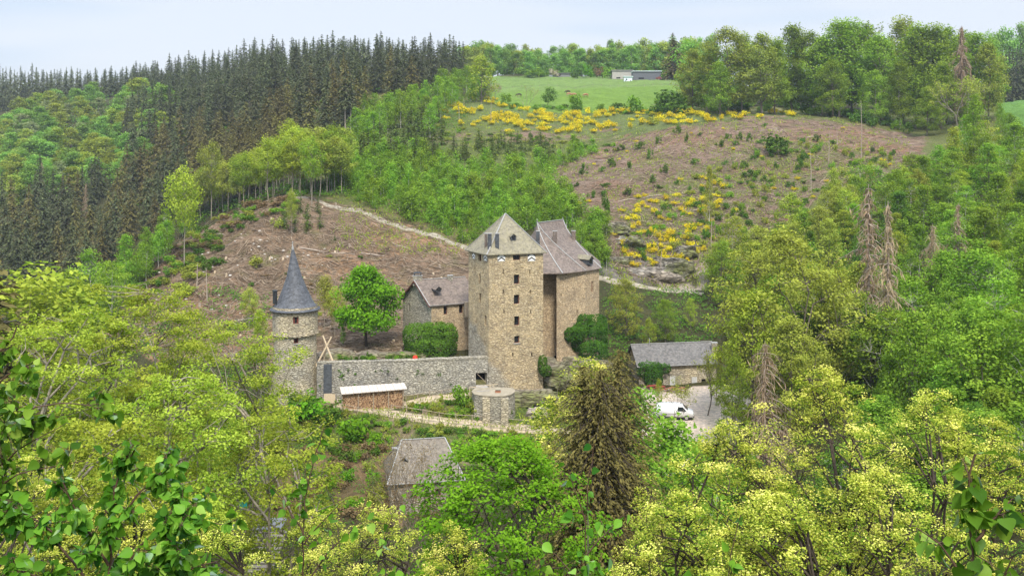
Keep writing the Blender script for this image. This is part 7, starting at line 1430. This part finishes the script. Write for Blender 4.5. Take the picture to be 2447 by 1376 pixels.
# ------------------------------------------------------------------ birch saplings within arm's reach
def leaf_template():
    o_ = [(0, 0), (.20, .06), (.36, .20), (.41, .36), (.35, .55), (.21, .76), (.07, .93), (0, 1.05)]
    vs = [(0, .0, 0), (0, .35, 0), (0, .7, 0), (0, 1.05, 0)] + [(x, y, .30 * x - .05 * y * y) for x, y in o_[1:-1]] + [(-x, y, .30 * x - .05 * y * y) for x, y in o_[1:-1]]
    v = np.array(vs); v[1, 2] = -.01; v[2, 2] = -.03; v[3, 2] = -.07
    fs = [(0, 4, 5, 1), (1, 5, 6, 7), (1, 7, 8, 2), (2, 8, 9, 3)]; fs += [(0, 1, 11, 10), (1, 13, 12, 11), (1, 2, 14, 13), (2, 3, 15, 14)]; return v, np.array(fs)
LT, LF = leaf_template()
def birch_sapling(name, stems, Yb, nleaf, leafpx, label, seed, twig=.5, dens=1.0, thick=.012):
    """stems: lists of (px, py, Y); twigs and leaves grow along them"""
    g = np.random.default_rng(seed); W_, L_ = Parts(), Parts(); pts = []
    for si, s in enumerate(stems):
        p = np.array([P(*q) for q in s]); d = np.concatenate([[0], np.cumsum(np.linalg.norm(np.diff(p, axis=0), axis=1))]); n = max(6, int(d[-1] / .05)); t = np.linspace(0, d[-1], n); c = np.stack([np.interp(t, d, p[:, k]) for k in range(3)], 1)
        for _ in range(3): c[1:-1] = (c[:-2] + 2 * c[1:-1] + c[2:]) / 4
        c[1:-1] += g.normal(0, .004, (n - 2, 3)); r0 = thick * (1.0 if si == 0 else .5); W_.add(*tube_np(c, np.linspace(r0, r0 * .25, n), 6), .5); L_tot = d[-1]
        k = max(2, int(L_tot * 11 * dens)); tt = np.sort(g.uniform(.12, 1, k))
        for u in tt:
            i = int(u * (n - 1)); b = c[i]; dr = unit(c[min(i + 1, n - 1)] - c[max(i - 1, 0)]); a = unit(dr * .55 + g.normal(0, .75, 3)); l = twig * g.uniform(.25, 1) * (1.15 - u * .7) * Yb / 5; e = b + a * l; m = (b + e) / 2 + np.array([0, 0, -.04 * l]); e[2] -= .12 * l
            W_.add(*tube_np(np.stack([b, m, e]), [r0 * .22, r0 * .15, r0 * .08], 4), .5); q = g.uniform(.2, 1, max(2, int(nleaf * (.4 + l / (twig * Yb / 5)))))[:, None]; pts.append(b + (m - b) * np.minimum(1, q * 2) + (e - m) * np.maximum(0, q * 2 - 1))
        pts.append(c[g.integers(int(n * .3), n, max(2, int(L_tot * 8)))])
    pos = np.concatenate(pts); N = len(pos); sz = leafpx * Yb / F * g.uniform(.6, 1.2, N)
    dirv = unit(g.normal(0, .6, (N, 3)) + np.array([0, -.15, -.55])); nr = unit(g.normal(0, .8, (N, 3)) + np.array([0, -.35, .6])); nr = unit(nr - dirv * (nr * dirv).sum(1, keepdims=True)); sx_ = np.cross(dirv, nr)
    base = pos + dirv * (sz * .35)[:, None]; v = base[:, None, :] + sz[:, None, None] * (LT[None, :, 0, None] * sx_[:, None, :] + LT[None, :, 1, None] * dirv[:, None, :] + LT[None, :, 2, None] * nr[:, None, :])
    fs = (LF[None] + (np.arange(N) * len(LT))[:, None, None]).reshape(-1, 4); L_.add(v.reshape(-1, 3), fs, np.repeat(np.clip(g.normal(.42, .27, N), 0, 1), len(LT)))
    for p_, b_ in zip(pos[::1], base[::1]): W_.add(*tube_np(np.stack([p_, b_]), [.0012, .0008], 3), .5)
    s0 = stems[0][0]; root = thing(name, P(*s0), label, 'tree'); a = link('stem', W_.mesh('stem', m_birchtwig, True), root); b = link('leaves', L_.mesh('leaves', LM['birch']), root); return root
m_birchtwig = flat_mat("red_brown_birch_twig", (0.085, 0.05, 0.032), .7, .3, 30)
def rooted(px, Y, top): q = at(px, Y) if Y > 50 else np.array([(px - CX) * Y / F, Y, H1((px - CX) * Y / F, Y)]); return (px, HZ - q[2] * F / Y, Y)
birch_sapling('birch_sapling', [[rooted(-200, 4.2, 0), (-180, 1700, 4.2), (-120, 1200, 4.2), (-40, 900, 4.2), (40, 780, 4.2)], [(-110, 1150, 4.2), (0, 1010, 4.1), (130, 960, 4.0), (265, 965, 4.0)], [(-60, 960, 4.2), (40, 880, 4.2), (120, 850, 4.2)], [(-150, 1300, 4.2), (-20, 1120, 4.1), (80, 1050, 4.0), (160, 1010, 4.0)], [(-150, 1350, 4.2), (-60, 1200, 4.1), (40, 1130, 4.0), (200, 1100, 4.0)]], 4.2, 20, 27, 'dark leaved birch sapling reaching in beside the yellow green maple', 1, .36, 1.5)
birch_sapling('birch_sapling', [[rooted(240, 3.8, 0), (245, 1800, 3.8), (265, 1300, 3.8), (270, 1150, 3.8), (330, 1060, 3.8)], [(255, 1420, 3.8), (360, 1270, 3.7), (450, 1210, 3.7), (560, 1270, 3.7)], [(250, 1450, 3.8), (130, 1280, 3.8), (60, 1210, 3.8), (-30, 1190, 3.8)], [(260, 1350, 3.8), (180, 1230, 3.8), (150, 1150, 3.8)], [(262, 1500, 3.8), (400, 1370, 3.7), (520, 1340, 3.7)], [(250, 1500, 3.8), (100, 1380, 3.7), (-20, 1330, 3.7)], [(268, 1250, 3.8), (360, 1160, 3.8), (395, 1090, 3.8)], [(250, 1600, 3.8), (420, 1440, 3.7), (560, 1380, 3.7)], [(240, 1600, 3.8), (60, 1460, 3.7), (-60, 1400, 3.7)], [(258, 1500, 3.8), (330, 1330, 3.75), (470, 1290, 3.7)]], 3.8, 26, 27, 'bushy fresh green birch sapling with many overlapping round leaves', 2, .42, 2.0)
birch_sapling('birch_sapling', [[rooted(728, 6.0, 0), (728, 1700, 6), (724, 1350, 6), (728, 1180, 6), (752, 1090, 6), (775, 1020, 6)], [(727, 1280, 6), (690, 1210, 6), (640, 1150, 6)], [(727, 1300, 6), (790, 1220, 6), (830, 1190, 6)], [(730, 1400, 6), (780, 1320, 6), (850, 1260, 6), (880, 1190, 6)]], 6, 5, 24, 'thin upright birch sapling before the deck and lower house', 3, .26, .55, .011)
birch_sapling('birch_sapling', [[rooted(870, 6.4, 0), (870, 1700, 6.4), (905, 1330, 6.4), (930, 1240, 6.4), (960, 1200, 6.4)], [(880, 1480, 6.4), (930, 1400, 6.4), (1000, 1330, 6.4)]], 6.4, 3, 22, 'small thin birch sapling below the lower house', 4, .26, .5, .009)
birch_sapling('birch_sapling', [[rooted(1395, 5.6, 0), (1395, 1700, 5.6), (1398, 1300, 5.6), (1402, 1200, 5.6), (1420, 1060, 5.6)], [(1398, 1330, 5.6), (1450, 1270, 5.6), (1500, 1220, 5.6)], [(1400, 1250, 5.6), (1370, 1160, 5.6), (1350, 1100, 5.6)], [(1396, 1400, 5.6), (1340, 1340, 5.6), (1290, 1290, 5.6)]], 5.6, 5, 26, 'thin upright birch sapling before the vivid maple and brown spruces', 5, .26, .5, .01)
birch_sapling('birch_sapling', [[rooted(1270, 6, 0), (1270, 1800, 6), (1230, 1400, 6), (1215, 1330, 6), (1180, 1290, 6)], [(1240, 1430, 6), (1280, 1350, 6), (1300, 1330, 6)]], 6, 3, 22, 'low birch sapling tips before the vivid green maple', 6, .22, .5, .008)
birch_sapling('birch_sapling', [[rooted(2320, 2.6, 0), (2322, 2200, 2.6), (2320, 1500, 2.6), (2325, 1250, 2.6), (2318, 1130, 2.6), (2330, 1085, 2.6)], [(2322, 1560, 2.6), (2380, 1420, 2.55), (2420, 1330, 2.5)], [(2322, 1400, 2.6), (2250, 1310, 2.6), (2190, 1260, 2.6)], [(2323, 1300, 2.6), (2370, 1240, 2.6), (2420, 1190, 2.6)], [(2322, 1620, 2.6), (2220, 1430, 2.6), (2170, 1370, 2.6)]], 2.6, 9, 44, 'nearest birch sapling with the largest leaves before the yellow oaks', 7, .30, 1.5, .010)
birch_sapling('birch_sapling', [[rooted(1560, 5.2, 0), (1570, 1900, 5.2), (1720, 1500, 5.2), (1745, 1330, 5.2), (1770, 1230, 5.2)], [(1690, 1560, 5.2), (1640, 1420, 5.2), (1610, 1350, 5.2)]], 5.2, 2, 24, 'sparse birch sapling stem before the low yellow oaks', 8, .22, .35, .008)

# ------------------------------------------------------------------ labels of repeats: say where each one stands, by what can be found near it
MARK = [('cone roof', 700, 660), ('keep roof', 1208, 560), ('great house roof', 1345, 590), ('courtyard maple', 875, 720), ('woodshed', 890, 940), ('stone terrace', 1180, 970), ('lower house', 1010, 1120), ('outbuilding', 1620, 860), ('white van', 1612, 985), ('grey barn', 1545, 180), ('lone pasture tree', 1315, 225),
        ('rock face', 1550, 640), ('dead spruce', 2120, 650), ('brown ridge spruce', 2298, 170), ('stony track bend', 760, 485), ('big lime tree', 1150, 190), ('shoulder grove', 620, 400), ('wood gap', 590, 240), ('bright lone tree', 390, 230), ('bare crest', 1850, 290), ('small field', 2420, 280), ('gravel yard', 1650, 1010), ('dead valley spruces', 130, 420), ('wing chimney', 998, 660), ('round bright bush', 1376, 240), ('tall bare trunk', 2058, 310), ('yellow oaks', 1960, 1000), ('teal door', 582, 1222), ('pale fork tree', 2290, 230), ('lower path', 1100, 1012), ('ivy mass', 1028, 815)]
def where(px, py):
    k = min(MARK, key=lambda m: (m[1] - px) ** 2 + 1.6 * (m[2] - py) ** 2); dx, dy = px - k[1], py - k[2]; d = math.hypot(dx, dy)
    v = 'above' if dy < -.45 * abs(dx) else 'below' if dy > .45 * abs(dx) else ''; h = 'left of' if dx < -.45 * abs(dy) else 'right of' if dx > .45 * abs(dy) else ''
    far_ = 'just ' if d < 45 else '' if d < 130 else 'well '
    return far_ + (v + ' and ' + h if v and h else v or h) + ' the ' + k[0], d
cells = {}
for o in list(C.objects):
    if o.parent is None and 'group' in o and o.get('category') in ('tree', 'bush', 'sapling', 'stump', 'stone', 'plant', 'log'):
        x, y, z = o.location; y = max(y, 1); hh = {'tree': 5, 'sapling': 2}.get(o['category'], .6)
        px, py = x / y * F + CX, HZ - (z + hh) / y * F; w_, d = where(px, py); base = o['label']
        for cut in (' in the ', ' of the ', ' on the ', ' along the ', ' low in ', ' filling ', ' behind the ', ' rooted in ', ' standing on ', ' standing ', ' between ', ' at the ', ' lying ', ' at a ', ' left ', ' above ', ' below ', ' planted '):
            if cut in base and len(base.split(cut)[0].split()) >= 2: base = base.split(cut)[0]
        cells.setdefault((base, w_, o['group']), []).append((d, o))
used = {}
for (base, w_, grp), lst in cells.items():
    lst.sort(key=lambda q: q[0]); n = len(lst)
    for i, (d, o) in enumerate(lst):
        pre = '' if n == 1 else ('nearer' if i == 0 else 'farther') if n == 2 else 'nearest' if i == 0 else 'farthest' if i == n - 1 else 'second nearest' if i == 1 else ''
        lb = (pre + ' ' if pre else '') + base + ' ' + w_
        g0 = used.setdefault(lb, grp)
        if g0 != grp: lb = lb.replace(base, base + ' by others', 1) if used.setdefault(lb.replace(base, base + ' by others', 1), grp) == grp else o['label']
        if 4 <= len(lb.split()) <= 16: o['label'] = lb

# ------------------------------------------------------------------ the air: thin haze over the whole valley
hm, t, o = nodes_of("thin_air"); pv = t.nodes.new("ShaderNodeVolumePrincipled"); pv.inputs['Color'].default_value = (0.80, 0.88, 1.0, 1); pv.inputs['Density'].default_value = 0.00012; pv.inputs['Anisotropy'].default_value = 0.3
t.links.new(pv.outputs[0], o.inputs['Volume'])
zb, zt = float(G.min()) - 1.0, 80.0
b = MB(); b.prism([(-1300, -60), (1300, -60), (1300, 970), (-1300, 970)], zb, zt); haze = b.build("haze", hm); tag(haze, None, None, None, 'stuff'); haze['label'] = 'thin pale haze filling the air of the valley'; haze['category'] = 'haze'
